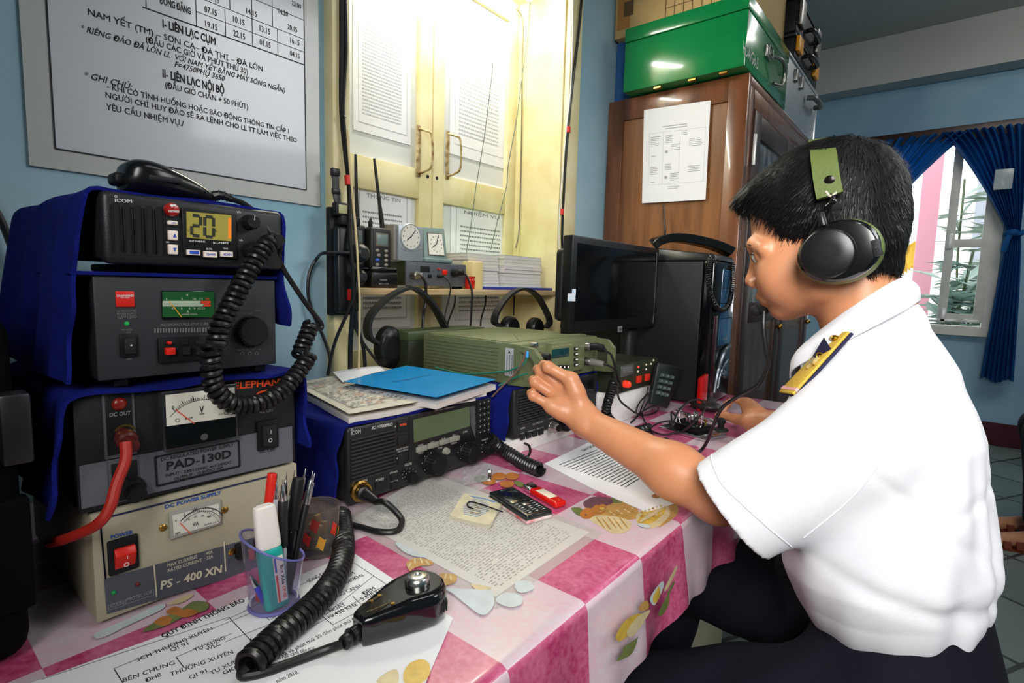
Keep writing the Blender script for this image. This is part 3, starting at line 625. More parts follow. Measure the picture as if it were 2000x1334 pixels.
m = MB(); pn.txt(m, 'DC POWER SUPPLY', 1072, 198, 1440, 102, 24, bold=.03); m.obj('title_lettering', mat('blue_print', '1d4f9e', .6), ps, smooth=False); m = MB(); pn.txt(m, 'POWER', 720, 396, 866, 358, 24, bold=.035); m.obj('switch_lettering', mat('blue_print', '1d4f9e', .6), ps, smooth=False)
m = MB(); pn.box(m, 692, 412, 905, 573, .004, .002); sw = m.obj('switch_bezel', BLK, ps)
c0, c1 = pn.P(733, 457), pn.P(873, 548); m = MB(); zm = c0[2]-(c0[2]-c1[2])*.3
m.prism([(c0[0], F_, c0[2]), (c0[0], F_-.007, c0[2]), (c0[0], F_-.010, zm), (c0[0], F_-.004, c1[2]), (c0[0], F_, c1[2])], (c1[0]-c0[0], 0, 0), .0006)
rk = m.obj('rocker', RED, sw); m = MB(); pn.arc(m, 806, 543, 12, 0, 360, 4, .0085); pn.line(m, 806, 480, 806, 500, 4, .0112); m.obj('rocker_print', WHITE, sw)
m = MB(); pn.box(m, 1092, 222, 1434, 292, .004, .001); mt = m.obj('meter', mat('meter_bezel', '9b9a92', .3), ps)
m = MB(); pn.quad(m, [(1112, 235), (1412, 157), (1422, 283), (1122, 366)][::-1], .0044); m.obj('meter_face', mat('meter_white', 'd6d3c6', .5), mt)
m = MB(); pn.arc(m, 1290, 340, 150, 25, 135, 5, .005); pn.arc(m, 1290, 340, 130, 25, 135, 3, .005)
for k in range(0, 41, 2):
    a_ = radians(25+110*k/40); pn.line(m, 1290+130*cos(a_), 340-130*sin(a_), 1290+(142 if k % 10 else 152)*cos(a_), 340-(142 if k % 10 else 152)*sin(a_), 3, .005)
for t_, x, y in (('0', 1128, 275), ('5', 1183, 232), ('10', 1250, 202), ('15', 1312, 195), ('20V', 1365, 205), ('10', 1205, 268), ('20', 1250, 250), ('30', 1297, 245), ('40A', 1335, 250)): pn.txt(m, t_, x, y, x+9*len(t_), y-2*len(t_), 13, .005)
pn.txt(m, 'V/A', 1242, 305, 1280, 296, 24, .005); pn.txt(m, 'CLASS 2.5', 1315, 302, 1393, 283, 12, .005); pn.txt(m, 'HH', 1130, 360, 1160, 350, 14, .005); m.obj('meter_print', INK, mt, smooth=False)
m = MB(); pn.line(m, 1157, 280, 1232, 355, 5, .0054); m.obj('needle', mat('needle_red', 'd8563c', .5), mt)
for x, y in ((1060, 322), (1460, 205), (1508, 478)):
    m = MB(); c = pn.P(x, y); R = pn.rad(x, y, 22); m.lathe([(R, 0), (R, .001), (R*.6, .002), (R*.1, .0022)], c, (0, -1, 0), 16); m.box(c[0]-R*.7, c[0]+R*.7, F_-.0026, F_-.002, c[2]-.0004, c[2]+.0004); m.obj('screw', BRASS, ps)
for x, y, c_ in ((737, 743, '1f8a4a'), (893, 688, '6b1c1c')):
    m = MB(); c = pn.P(x, y); m.sph((c[0], F_-.001, c[2]), .0022, 12); m.obj('indicator', mat('led_'+c_, c_, .3), ps)
m = MB(); pn.box(m, 1525, 430, 1570, 505, .008); pn.box(m, 1640, 400, 1700, 480, .008); m.obj('terminal', BLK, ps)
m = MB(); pn.box(m, 1578, 470, 1625, 510, .010, .001); m.obj('terminal_cap', mat('dull_red', '9c3b35', .4), ps)
# ---------------- PAD-130D
pn = Panel(PY1, zB)
pa = thing('power_supply', 'black and grey power supply lettered PAD-130D, under the blue cloth and above the beige unit', 'power supply', (.228, .74, .8635), group='power supplies in the radio stack')
x0, x1, zb, zt = .121, .3345, .8665, .979
MB().box(x0+.002, x1-.002, PY1, .87, zb, zt, .002).obj('case', BLK2, pa)
for xx in (x0+.02, x1-.02): MB().cyl((xx, PY1+.03, .8635), (xx, PY1+.03, .868), .008, n=12).obj('foot', RUB, pa)
m = MB(); m.box(x0, x1, PY1-.003, PY1, zb, zt, .0015); m.obj('front_panel', mat('satin_black', '0f1012', .5), pa)
F_ = PY1-.003; pn = Panel(F_, zB)
m = MB(); pn.quad(m, [(242, 590), (1308, 390), (1312, 567), (254, 806)][::-1], .0005); m.obj('grey_band', mat('grey_band', '5e6067', .5), pa)
m = MB(); pn.box(m, 352, 222, 530, 528, .002); e1 = m.obj('output_plate', mat('plate_grey', '4a4c50', .5), pa); m = MB(); pn.box(m, 366, 236, 516, 515, .0026); m.obj('plate_face', BLK, e1)
m = MB(); pn.box(m, 382, 570, 548, 745, .002); e2 = m.obj('output_plate', mat('plate_grey', '4a4c50', .5), pa); m = MB(); pn.box(m, 398, 580, 540, 740, .0026); m.obj('plate_face', BLK, e2)
m = MB(); c = pn.P(440, 278, .002); m.sph(c, (.0065, .004, .0065), 16); m.obj('indicator', mat('red_lamp', '7d1d14', .25), e1)
def post(x, y, r, L, mt_, par):
    m = MB(); c = pn.P(x, y); R = pn.rad(x, y, r); m.lathe([(R*.7, 0), (R*.7, L*.3), (R, L*.35), (R, L*.6), (R*.75, L*.65), (R*.75, L), (R*.5, L*1.02)], c, (0, -1, -.25), 18); return m.obj('binding_post', mt_, par)
post(455, 425, 46, .03, mat('dark_red_knob', '4e1712', .35), e1); post(490, 672, 55, .026, BLK, e2)
m = MB(); pn.arc(m, 453, 420, 44, 20, 150, 10, .011); m.obj('post_ring', BRASS, e1)
m = MB(); pn.box(m, 637, 214, 1019, 438, .010, .001, seg=3); mt = m.obj('meter', mat('clear_meter_case', '2a2b2d', .15, coat=.5), pa)
m = MB(); pn.quad(m, [(655, 228), (1000, 188), (1005, 335), (662, 385)][::-1], .0104); m.obj('meter_face', mat('meter_white2', 'd9d6c8', .5), mt)
m = MB(); pn.quad(m, [(652, 384), (1006, 334), (1010, 432), (660, 498)][::-1], .0106); m.obj('meter_skirt', GLOSS, mt); m = MB(); pn.disc(m, 848, 434, 17, .0112); m.obj('meter_screw', mat('grey_screw', '4a4a48', .4), mt)
m = MB(); pn.arc(m, 835, 425, 175, 35, 140, 2, .011)
for k in range(31):
    a_ = radians(138-104*k/30); r1 = 175; r2 = 185 if k % 5 else 198; pn.line(m, 835+r1*cos(a_), 425-r1*sin(a_), 835+r2*cos(a_), 425-r2*sin(a_), 3, .011)
for t_, x, y in (('0', 690, 298), ('10', 780, 258), ('20', 873, 247)): pn.txt(m, t_, x, y, x+9*len(t_), y-2, 17, .011, bold=.02)
pn.txt(m, 'V', 824, 314, 846, 311, 30, .011, bold=.03); pn.line(m, 822, 322, 848, 319, 3, .011); pn.txt(m, 'CE', 945, 326, 972, 321, 17, .011, bold=.02); pn.txt(m, '2.5', 920, 328, 938, 325, 9, .011); pn.txt(m, 'BF-670', 752, 349, 790, 343, 9, .011)
pn.arc(m, 715, 352, 9, 0, 360, 2, .011); m.obj('meter_print', INK, mt, smooth=False)
m = MB(); pn.line(m, 705, 299, 798, 368, 5, .0114); m.obj('needle', mat('needle_red', 'd8563c', .5), mt)
m = MB(); pn.txt(m, 'ELEPHANT', 1017, 205, 1275, 180, 33, bold=.05)
pn.quad(m, [(1120, 240), (1140, 218), (1190, 205), (1240, 215), (1250, 262), (1232, 262), (1225, 240), (1170, 245), (1160, 262), (1145, 262), (1140, 244), (1128, 262)][::-1]); m.obj('maker_mark', mat('orange_print', 'e2511f', .5), pa, smooth=False)
m = MB(); pn.txt(m, 'AC ON', 1143, 326, 1210, 318, 17, bold=.015); m.obj('switch_lettering', GREYP, pa, smooth=False); m = MB(); pn.txt(m, 'DC OUT', 390, 342, 495, 330, 20, .0032, bold=.01); m.obj('lettering', GREYP, pa, smooth=False)
m = MB(); frame_lines(pn, m, [(622, 545), (1040, 462), (1045, 590), (632, 690)], 10, .001); pn.txt(m, 'PAD-130D', 678, 612, 1003, 545, 42, .001, bold=.05); pn.txt(m, 'DC REGULATED POWER SUPPLY', 652, 566, 1015, 490, 18, .001, bold=.015); pn.txt(m, 'INPUT : 220/110VAC and 24VDC', 674, 645, 1002, 577, 15, .001, bold=.01); pn.txt(m, 'OUTPUT : 13.8VDC/ 30A', 716, 662, 965, 602, 15, .001, bold=.01); pn.txt(m, 'AC OFF', 1145, 527, 1223, 513, 17, .001, bold=.015); m.obj('nameplate', mat('black_print', '101114', .5), pa, smooth=False)
m = MB(); pn.box(m, 1130, 370, 1237, 492, .003); sw = m.obj('switch_bezel', BLK, pa); m = MB(); pn.box(m, 1152, 388, 1222, 478, .006, .001); m.obj('rocker', BLK2, sw); m = MB(); pn.line(m, 1190, 405, 1190, 424, 3, .0066); pn.arc(m, 1187, 456, 8, 0, 360, 3, .0066); m.obj('rocker_print', WHITE, sw)
# red supply cable looping out of the binding post
m = MB(); m.tube(smooth([ony(zB(475, 470), PY1-.035), ony(zB(475, 560), PY1-.04), ony(zB(430, 680), PY1-.045), ony(zB(395, 800), PY1-.05), ony(zB(330, 885), PY1-.045), ony(zB(190, 950), PY1-.01), ony(zB(100, 975), PY1+.06)], 10), .0048, 10)
one('red_cable', m, mat('red_cable', 'a82318', .55), 'thick red cable curving down from the black power supply across the beige one', 'cable')
# ---------------- GSV1200
pn = Panel(PY1, zA)
gs = thing('power_supply', 'charcoal power supply with a green meter and red label, under the marine radio', 'power supply', (.226, .74, .982), group='power supplies in the radio stack')
x0, x1, zb, zt = .141, .3125, .990, 1.088
MB().box(x0, x1, PY1, .85, zb, zt, .003).obj('case', BLK2, gs); m = MB(); m.box(x0, x1, PY1-.003, PY1, zb, zt, .002); m.obj('front_panel', mat('grey_black', '2c2e32', .5), gs)
for xx in (x0+.02, x1-.015): MB().box(xx-.006, xx+.006, PY1+.005, PY1+.02, .982, .991, .001).obj('foot', RUB, gs)
F_ = PY1-.003; pn = Panel(F_, zA)
m = MB(); pn.box(m, 523, 853, 645, 950, .0012, .0006); lb = m.obj('maker_label', mat('label_red', 'd8281c', .4), gs); m = MB(); pn.txt(m, 'DIAMOND', 532, 889, 637, 887, 13, .0016, bold=.03); pn.txt(m, 'ANTENNA', 555, 897, 612, 896, 6, .0016); m.obj('label_print', WHITE, lb, smooth=False)
m = MB(); pn.txt(m, 'DC REGULATED', 535, 985, 655, 980, 12); pn.txt(m, 'POWER SUPPLY', 535, 1003, 655, 998, 12); pn.txt(m, 'GSV1200', 537, 1024, 655, 1019, 18); pn.txt(m, 'POWER', 565, 1100, 632, 1098, 12); pn.txt(m, 'ON', 590, 1115, 618, 1114, 11); pn.txt(m, 'OFF', 592, 1280, 626, 1278, 10)
pn.txt(m, 'MAXIMUM CUMULATIVE CURRENT 15A', 805, 1073, 1180, 1061, 17, bold=.01); pn.txt(m, 'VOLTAGE', 1305, 1000, 1375, 997, 13); pn.txt(m, 'MAX', 1395, 980, 1428, 979, 10); pn.txt(m, 'CIGAR/OUTLET 10A', 1275, 1225, 1430, 1218, 12)
for x in (1312, 1356, 1400): pn.arc(m, x, 1240, 10, 0, 360, 3)
for k in range(22): pn.line(m, 770+k*17.5, 1085-k*.3, 770+k*17.5, 1112-k*.3, 9)
m.obj('lettering', mat('dim_print', '6d6e70', .6), gs, smooth=False)
m = MB(); c = pn.P(597, 1055); m.sph((c[0], F_, c[2]), .0022, 12); m.obj('indicator', mat('led_dimgreen', '1c7a3a', .3, emit='1c9a4a', estr=.4), gs)
m = MB(); pn.box(m, 547, 1122, 660, 1256, .003); sw = m.obj('switch_bezel', BLK, gs); m = MB(); pn.box(m, 568, 1145, 645, 1238, .006, .001); m.obj('rocker', BLK2, sw); m = MB(); pn.disc(m, 610, 1186, 6, .0066); m.obj('rocker_dot', WHITE, sw)
m = MB(); pn.box(m, 806, 850, 1140, 1020, .002); mt = m.obj('meter', GLOSS, gs); m = MB(); pn.quad(m, [(812, 856), (1134, 856), (1134, 1014), (812, 1014)][::-1], .0024); m.obj('meter_face', mat('meter_green', '174a22', .35, emit='1d5c2a', estr=.12), mt)
m = MB(); pn.quad(m, [(812, 913), (1050, 913), (1044, 930), (812, 930)][::-1], .0028); pn.quad(m, [(812, 934), (1065, 934), (1060, 948), (812, 948)][::-1], .0028); pn.txt(m, 'V', 958, 885, 972, 885, 16, .0028)
for t_, x in (('0', 832), ('5', 928), ('10', 1000), ('15', 1042)): pn.txt(m, t_, x, 907, x+10*len(t_), 907, 13, .0028)
for t_, x in (('0', 870), ('3', 924), ('6', 974), ('9', 1004), ('1215', 1030)): pn.txt(m, t_, x, 966, x+11*len(t_), 966, 13, .0028)
pn.txt(m, 'A', 961, 987, 977, 987, 16, .0028); pn.txt(m, 'DIAMOND ANTENNA', 930, 1001, 1028, 1000, 8, .0028); m.obj('meter_print', mat('pale_green_print', 'a9b9a2', .5), mt, smooth=False)
m = MB(); pn.quad(m, [(1052, 913), (1110, 913), (1108, 930), (1046, 930)][::-1], .003); pn.quad(m, [(1068, 934), (1110, 934), (1110, 948), (1062, 948)][::-1], .003); pn.txt(m, '20', 1080, 907, 1100, 907, 13, .003); m.obj('meter_red_zone', mat('zone_red', 'd84028', .5), mt, smooth=False)
m = MB(); pn.line(m, 852, 915, 930, 1014, 5, .0032); m.obj('needle', mat('needle_amber', 'd99a2b', .5), mt)
m = MB(); pn.box(m, 782, 1145, 1180, 1268, .004); tb = m.obj('terminal_block', BLK, gs)
for x, y, w_, h_, mm in ((832, 1163, 28, 16, 'd03020'), (820, 1203, 62, 40, 'd83222'), (1082, 1180, 14, 16, 'b02a1e')):
    m = MB(); pn.box(m, x, y, x+w_, y+h_, .009, .001); m.obj('terminal_lever', RED, tb)
for x in (925, 1010):
    m = MB(); pn.box(m, x, 1160, x+40, 1180, .0055, 0); pn.box(m, x, 1200, x+48, 1240, .008, 0); m.obj('terminal_lever', BLK2, tb)
m = MB(); pn.knob(m, 1360, 1105, 92, .012, 32, 24); m.obj('outlet_cap', BLK, gs); m = MB(); pn.box(m, 1187, 880, 1212, 932, .0006); m.obj('vent_slot', DARK, gs)
# ---------------- IC-M402 marine radio
RY = .600; pn = Panel(RY, zA)
ra = thing('marine_radio', 'black marine radio with a lit amber display, on top of the power supplies', 'radio', (.234, .68, 1.09))
x0, x1, zb, zt = .1475, .3185, 1.0995, 1.1655
m = MB(); m.box(x0, x1, RY+.012, .76, zb+.004, zt-.002, .004); m.obj('case', BLK2, ra)
m = MB(); m.box(x0, x1, RY, RY+.014, zb, zt, .008, 4); m.obj('front_panel', mat('radio_black', '1d1e20', .4, bump=.1, bscale=800), ra)
m = MB(); m.box(.165, .300, RY+.03, .72, 1.0925, 1.1, .002); m.obj('bracket', BLK, ra)
m = MB()
for xx in (527, 596, 662, 732, 797):
    a_ = pn.P(xx, 300+.10*(xx-527)); b_ = pn.P(xx+4, 628+.05*(xx-527)); w_ = .0027
    pts = [(a_[0]+w_*cos(t), RY-.0005, a_[2]-w_+w_*sin(t)) for t in np.linspace(0, pi, 7)]+[(b_[0]+w_*cos(t), RY-.0005, b_[2]+w_+w_*sin(t)) for t in np.linspace(pi, 2*pi, 7)]; m.poly(pts[::-1])
    for s_ in (-1, 1): m.box(a_[0]+s_*w_*1.25-.0005, a_[0]+s_*w_*1.25+.0005, RY-.0018, RY, b_[2]+.003, a_[2]-.003, .0004)
m.obj('speaker_grille', DARK, ra)
m = MB(); pn.txt(m, 'ICOM', 522, 300, 628, 306, 22, bold=.02); pn.arc(m, 527, 266, 6, 0, 360, 3); pn.txt(m, 'VHF MARINE', 974, 548, 1075, 552, 11, .0032, bold=.02); pn.txt(m, 'IC-M402', 1125, 560, 1220, 562, 13, .0032, bold=.02); pn.txt(m, 'VOL', 1278, 370, 1305, 370, 12); pn.txt(m, 'SQL', 1292, 542, 1315, 542, 10); pn.txt(m, 'DUAL', 1082, 597, 1120, 597, 11, .0032); pn.txt(m, 'TAG', 1187, 595, 1215, 595, 11, .0032); pn.txt(m, 'MIC', 830, 554, 860, 554, 10)
m.obj('lettering', WHITE, ra, smooth=False)
m = MB(); c = pn.P(870, 350); R = pn.rad(870, 350, 43); m.lathe([(R, 0), (R, .004), (R*.8, .006), (R*.2, .0068)], c, (0, -1, 0), 24); ds = m.obj('distress_cap', mat('distress_red', 'a01c1a', .25, coat=.5), ra); m = MB(); pn.txt(m, 'DISTRESS', 838, 365, 906, 368, 12, .0072, bold=.03); pn.quad(m, [(850, 318), (885, 318), (885, 330), (868, 328), (866, 340), (858, 338), (858, 328), (850, 330)][::-1], .0066); m.obj('cap_print', WHITE, ds, smooth=False)
KEY = mat('backlit_key', 'd8cfc4', .4, emit='ffdccb', estr=.12)
for x, y, X, Y, dr in ((845, 415, 905, 446, 0), (848, 476, 908, 540, 1), (848, 563, 908, 628, 2)):
    m = MB(); pn.box(m, x, y, X, Y, .004, .001, seg=3); k_ = m.obj('button', KEY, ra); m = MB(); cx = (x+X)/2+5; cy = (y+Y)/2
    if dr == 1: pn.quad(m, [(cx-11, cy+13), (cx+11, cy+13), (cx, cy-13)], .0046)
    elif dr == 2: pn.quad(m, [(cx-11, cy-10), (cx, cy+14), (cx+11, cy-10)], .0046)
    else: pn.txt(m, 'H/L', x+18, y+21, X-12, y+21, 10, .0046)
    m.obj('button_print', mat('blue_key_print', '2a4fb5', .5), k_, smooth=False)
m = MB(); pn.box(m, 930, 335, 1277, 655, .003, .001, seg=3); bz = m.obj('display_bezel', BLK, ra)
m = MB(); pn.quad(m, [(957, 360), (1236, 384), (1236, 545), (960, 522)][::-1], .0034); m.obj('display', mat('amber_display', '4a4a1c', .25, emit='a89a48', estr=.62), bz)
m = MB(); pn.quad(m, [(1216, 400), (1236, 402), (1236, 530), (1216, 528)][::-1], .0036); m.obj('display_glow', mat('orange_lamp', '804010', .3, emit='f08a2c', estr=.8), bz)
m = MB()
def seg7(cx, cy, w_, h_, on, sl=0):
    t = 9
    for s_, (xa, ya, xb, yb) in dict(a=(-1, -1, 1, -1), g=(-1, 0, 1, 0), d=(-1, 1, 1, 1), f=(-1, -1, -1, 0), b=(1, -1, 1, 0), e=(-1, 0, -1, 1), c=(1, 0, 1, 1)).items():
        if s_ in on: pn.line(m, cx+xa*w_*(.8 if ya == yb else 1), cy+ya*h_+(4 if xa == xb else 0)+xa*w_*.09, cx+xb*w_*(.8 if ya == yb else 1), cy+yb*h_-(4 if xa == xb else 0)+xb*w_*.09, 20, .0038)
seg7(1017, 449, 27, 62, 'abged'); seg7(1098, 456, 27, 62, 'abcdef'); pn.txt(m, 'A', 1131, 490, 1147, 491, 20, .0038); pn.txt(m, 'U', 962, 483, 973, 484, 16, .0038); m.obj('digits', mat('lcd_dark', '2a2e1e', .5), bz)
for x, y, X, Y, t_ in ((957, 596, 1038, 632, ''), (1062, 606, 1142, 646, 'CH/WX'), (1166, 606, 1240, 642, 'SCAN')):
    m = MB(); pn.box(m, x, y, X, Y, .0058, -.002, seg=3); k_ = m.obj('button', KEY, bz)
    m = MB(); (pn.txt(m, t_, x+14, y+26, X-10, y+27, 13, .0062, bold=.03) if t_ else pn.box(m, x+14, y+6, X-8, Y-6, .0062, -.0056, .0002)); m.obj('button_print', mat('blue_key_print', '2a4fb5', .5), k_, smooth=False)
for y in (428, 604):
    m = MB(); pn.knob(m, 1350, y, 44, .014, 28, 12); k_ = m.obj('knob', BLK, ra); m = MB(); pn.line(m, 1350, y-10, 1352, y-38, 4, .0145); m.obj('knob_mark', WHITE, k_)
m = MB(); c = pn.P(1490, 540); m.lathe([(.0085, 0), (.0085, .012), (.006, .014), (.006, .02)], c, (0, -1, 0), 18); m.obj('microphone_socket', BLK, ra)
one('blue_cloth', MB().box(.124, .3145, .607, .84, 1.0884, 1.0922, .0015), BLUEC, 'folded dark blue cloth sandwiched between the marine radio and the charcoal power supply', 'cloth')
# cloth over the marine radio and GSV
cover('blue_cloth', 'dark blue cloth draped over the marine radio and charcoal power supply', [(.112, .992), (.117, 1.03), (.122, 1.08), (.130, 1.13), (.136, 1.16), (.145, 1.1685), (.16, 1.169), (.2, 1.168), (.24, 1.1675), (.28, 1.168), (.318, 1.1675), (.3225, 1.16), (.3235, 1.12), (.324, 1.07), (.333, 1.035)], .606, .92, .003, 3)
cover('blue_cloth', 'dark blue cloth laid over the black and grey power supply lettered PAD-130D', [(.100, .872), (.105, .90), (.108, .94), (.112, .972), (.120, .980), (.13, .9812), (.18, .9812), (.24, .981), (.3, .981), (.3345, .980), (.341, .968), (.343, .93), (.3435, .885)], .600, .88, .0025, 5)
# ---------------- hand microphone on top of the marine radio, with its cable and coil
mc = thing('hand_microphone', 'black oval hand microphone lying on the cloth on top of the marine radio', 'microphone', (.22, .655, 1.1685))
mcx0, mcx1 = .176, .268
L = mcx1-mcx0; G = []
for i in range(25):
    t = i/24; hw = .026*(sin(pi*min(1, t*1.02)**.72)**.45)*(1-.42*t)+.004; h = .036*(sin(pi*min(1, max(0, t))**.62)**.42)*(1-.42*t)+.004; ring = []
    for k in range(28):
        a_ = 2*pi*k/28; ca, sa = cos(a_), sin(a_); ring.append((mcx0+L*t, .655+hw*np.sign(ca)*abs(ca)**.7, 1.1705+h*.5+h*.5*np.sign(sa)*abs(sa)**.7+.0))
    G.append(ring)
m = MB(); m.grid(G, True); m.poly([G[0][k] for k in range(27, -1, -1)]); m.poly(G[-1]); m.obj('body', mat('mic_black', '101113', .22), mc)
m = MB(); m.box(mcx0-.006, mcx0+.006, .643, .667, 1.178, 1.190, .004, 3); m.obj('hanger_lug', BLK, mc)
m = MB(); m.box(.195, .225, .628, .634, 1.184, 1.190, .002); m.obj('talk_switch', BLK2, mc)
pA = lambda x, y, Y: ony(zA(x, y), Y)
sr = smooth([(mcx1-.004, .655, 1.179), pA(1180, 258, .65), pA(1255, 285, .645)], 8); m = MB(); m.tube(sr, np.linspace(.006, .0038, len(sr)), 10)
for k in range(4): i = 4+k*3; m.tube(np.array([sr[i]-(sr[i+1]-sr[i])*.3, sr[i]+(sr[i+1]-sr[i])*.3]), .0066-.0004*k, 10)
m.obj('strain_relief', RUB, mc)
cc = thing('coiled_cord', 'black coiled microphone cord hanging in a loop in front of the stack', 'cord', (.33, .59, .95))
m = MB(); m.tube(smooth([pA(1250, 283, .645), pA(1330, 315, .63), pA(1420, 390, .61), pA(1490, 480, .60), pA(1535, 545, .598), pA(1548, 585, .60), pA(1535, 640, .603), pA(1570, 720, .607), pA(1640, 830, .612), pA(1730, 960, .617), pA(1800, 1050, .62), pA(1802, 1085, .62), pA(1775, 1085, .619), pA(1745, 1060, .617)], 8), .0031, 8); m.obj('straight_cable', RUB, cc)
pB = lambda x, y, Y: ony(zB(x, y), Y)
path = [pA(1740, 1062, .617), pA(1715, 1130, .612), pA(1670, 1250, .606), pB(1395, 35, .60), pB(1340, 120, .592), pB(1255, 215, .585), pB(1160, 270, .58), pB(1060, 285, .578), pB(975, 262, .576), pB(918, 190, .575), pB(905, 90, .574), pB(905, 0, .574), pA(1150, 1190, .574), pA(1180, 1060, .575), pA(1260, 900, .577), pA(1340, 750, .58), pA(1420, 620, .584), pA(1490, 545, .588)]
m = MB(); coil(m, path, .0075, .0031, .0066, 7, 14); m.obj('coil', mat('cord_black', '121213', .35), cc)
m = MB(); m.tube(smooth([pA(1490, 545, .588), pA(1520, 550, .583), pA(1525, 575, .586), pA(1500, 560, RY)], 6), .0035, 8); m.obj('cable_end', RUB, cc)

# ---------------- IC-M700PRO
RY = .666; pn = Panel(RY, zF)
r7 = thing('radio_transceiver', 'large black radio transceiver lettered IC-M700PRO with a green display, under books and blue cloth', 'radio', (.605, .82, TZ))
x0, x1, zb, zt = .446, .764, .7575, .8735
MB().box(x0+.003, x1-.003, RY+.012, .965, zb+.002, zt-.002, .003).obj('case', BLK2, r7)
m = MB(); m.box(x0, x1, RY, RY+.014, zb, zt, .004, 3); m.obj('front_panel', mat('radio_black', '1d1e20', .4, bump=.1, bscale=800), r7)
for xx in (x0+.03, x1-.03):
    for yy in (.70, .93): MB().cyl((xx, yy, TZ+.001), (xx, yy, zb+.003), .009, n=14).obj('foot', RUB, r7)
m = MB()
for k in range(12):
    y_ = 590-0+k*22.5; a_ = pn.P(415, y_+20); b_ = pn.P(703, y_-50+k*1.0); z_ = (a_[2]+pn.P(703, y_-48+k*.6)[2])/2
    m.box(a_[0], b_[0], RY-.0008, RY, z_-.0016, z_+.0016, .0005)
m.obj('speaker_grille', DARK, r7); m = MB(); [m.box(pn.P(415, 0+600)[0], pn.P(703, 600)[0], RY-.003, RY, z_-.0012, z_+.0012, .0006) for z_ in np.linspace(pn.P(415, 870)[2], pn.P(415, 600)[2], 12)]; m.obj('grille_ribs', mat('rib_grey', '2c2d30', .45), r7)
m = MB(); pn.txt(m, 'ICOM', 418, 566, 480, 552, 26, bold=.02); pn.arc(m, 422, 531, 6, 0, 360, 3); pn.txt(m, 'IC-M700PRO', 552, 530, 688, 503, 20, bold=.03); pn.txt(m, 'MICROPHONE', 430, 884, 524, 860, 15, bold=.02); pn.txt(m, 'POWER', 578, 870, 632, 857, 17, bold=.02); pn.txt(m, 'SPEAKER', 669, 820, 721, 806, 12, bold=.02); pn.txt(m, 'DIMMER', 676, 873, 722, 862, 11, bold=.02); pn.txt(m, 'VOLUME', 765, 769, 812, 757, 16, bold=.02)
pn.txt(m, '2182kHz', 733, 586, 776, 578, 13, bold=.02); pn.txt(m, 'RESET', 736, 606, 776, 598, 12, bold=.02); pn.txt(m, 'PUSH AND 2182 FREQ', 713, 668, 790, 645, 10); pn.txt(m, 'FOR ALARM TX', 722, 680, 788, 662, 9)
for t_, xa, ya, xb, yb in (('MODE', 851, 640, 885, 631), ('AGC', 930, 620, 957, 613), ('N.B', 1005, 596, 1028, 590), ('SQL', 1074, 575, 1098, 569), ('TUNE', 980, 656, 1008, 650), ('GROUP', 852, 690, 886, 682), ('CHANNEL', 1065, 628, 1106, 616), ('SCAN', 1143, 552, 1171, 545), ('CLARITY', 1266, 605, 1306, 594)): pn.txt(m, t_, xa, ya, xb, yb, 11, .0016, bold=.02)
pn.txt(m, 'SSB RADIO TELEPHONE', 958, 412, 1082, 386, 9, .0016, bold=.01)
for k in range(11):
    a_ = radians(225-270*k/10); pn.disc(m, 800+48*cos(a_), 830-48*sin(a_), 3, .0006, 8)
pn.disc(m, 706, 510, 5); pn.disc(m, 717, 716, 5); m.obj('lettering', mat('pale_print', 'b9b9b4', .6), r7, smooth=False)
for (xa, ya, xb, yb) in ((718, 480, 778, 530), (720, 572, 780, 622), (720, 690, 785, 740), (675, 824, 720, 850), (676, 880, 720, 905), (575, 876, 650, 905)):
    m = MB(); pn.box(m, xa, ya, xb, yb, .003); b_ = m.obj('button', BLK2, r7)
    if ya == 480: m = MB(); pn.txt(m, 'TX FREQ', 727, 506, 770, 497, 13, .0036, bold=.03); m.obj('button_print', mat('orange_lamp2', 'd8562a', .5, emit='d8562a', estr=.3), b_, smooth=False)
    else: pass
m = MB(); pn.box(m, 795, 440, 1232, 602, .0012, .0006); bz = m.obj('display_bezel', mat('bezel_black', '17181a', .35), r7)
m = MB(); pn.quad(m, [(818, 465), (1186, 380), (1190, 506), (824, 614)][::-1], .0018); m.obj('display', mat('green_display', '45523a', .3, emit='55623e', estr=.22), bz)
m = MB(); pn.quad(m, [(1188, 380), (1222, 375), (1225, 590), (1195, 505)][::-1], .0018); m.obj('bezel_edge', mat('bezel_grey', '4c4d4f', .3), bz)
for (xa, ya, xb, yb) in ((838, 645, 905, 660), (912, 622, 978, 637), (986, 600, 1048, 615), (1055, 580, 1115, 596)):
    m = MB(); pn.box(m, xa, ya, xb, yb, .005, .001); m.obj('button', mat('grey_key', '8b8b80', .5), bz)
m = MB(); pn.knob(m, 1030, 667, 22, .008); m.obj('knob', mat('grey_key', '8b8b80', .5), r7)
for x, y, r, L_ in ((940, 745, 68, .024), (1165, 675, 60, .024), (1290, 648, 36, .018), (793, 835, 34, .016)):
    m = MB(); pn.knob(m, x, y, r, L_, 32, 20); k_ = m.obj('knob', BLK, r7); m = MB()
    for q in range(9): a_ = radians(20+40*q); pn.disc(m, x+r*1.02*cos(a_), y-r*1.02*sin(a_), 3, .0045, 8)
    m.obj('knob_mark', WHITE, k_)
for i in range(6):
    for j in range(3):
        x = 1252+27*j; y = 362+37*i-8*j; m = MB(); pn.box(m, x-10, y-13, x+10, y+13, .003); k_ = m.obj('key', BLK2, r7); m = MB(); pn.disc(m, x, y-2, 4, .0034, 8); m.obj('key_print', mat('pale_print', 'b9b9b4', .6), k_)
m = MB(); c = pn.P(470, 925); m.lathe([(.0165, 0), (.0165, .006), (.0135, .008), (.0135, .014)], c, (0, -1, 0), 24); m.obj('microphone_socket', BRASS, r7)
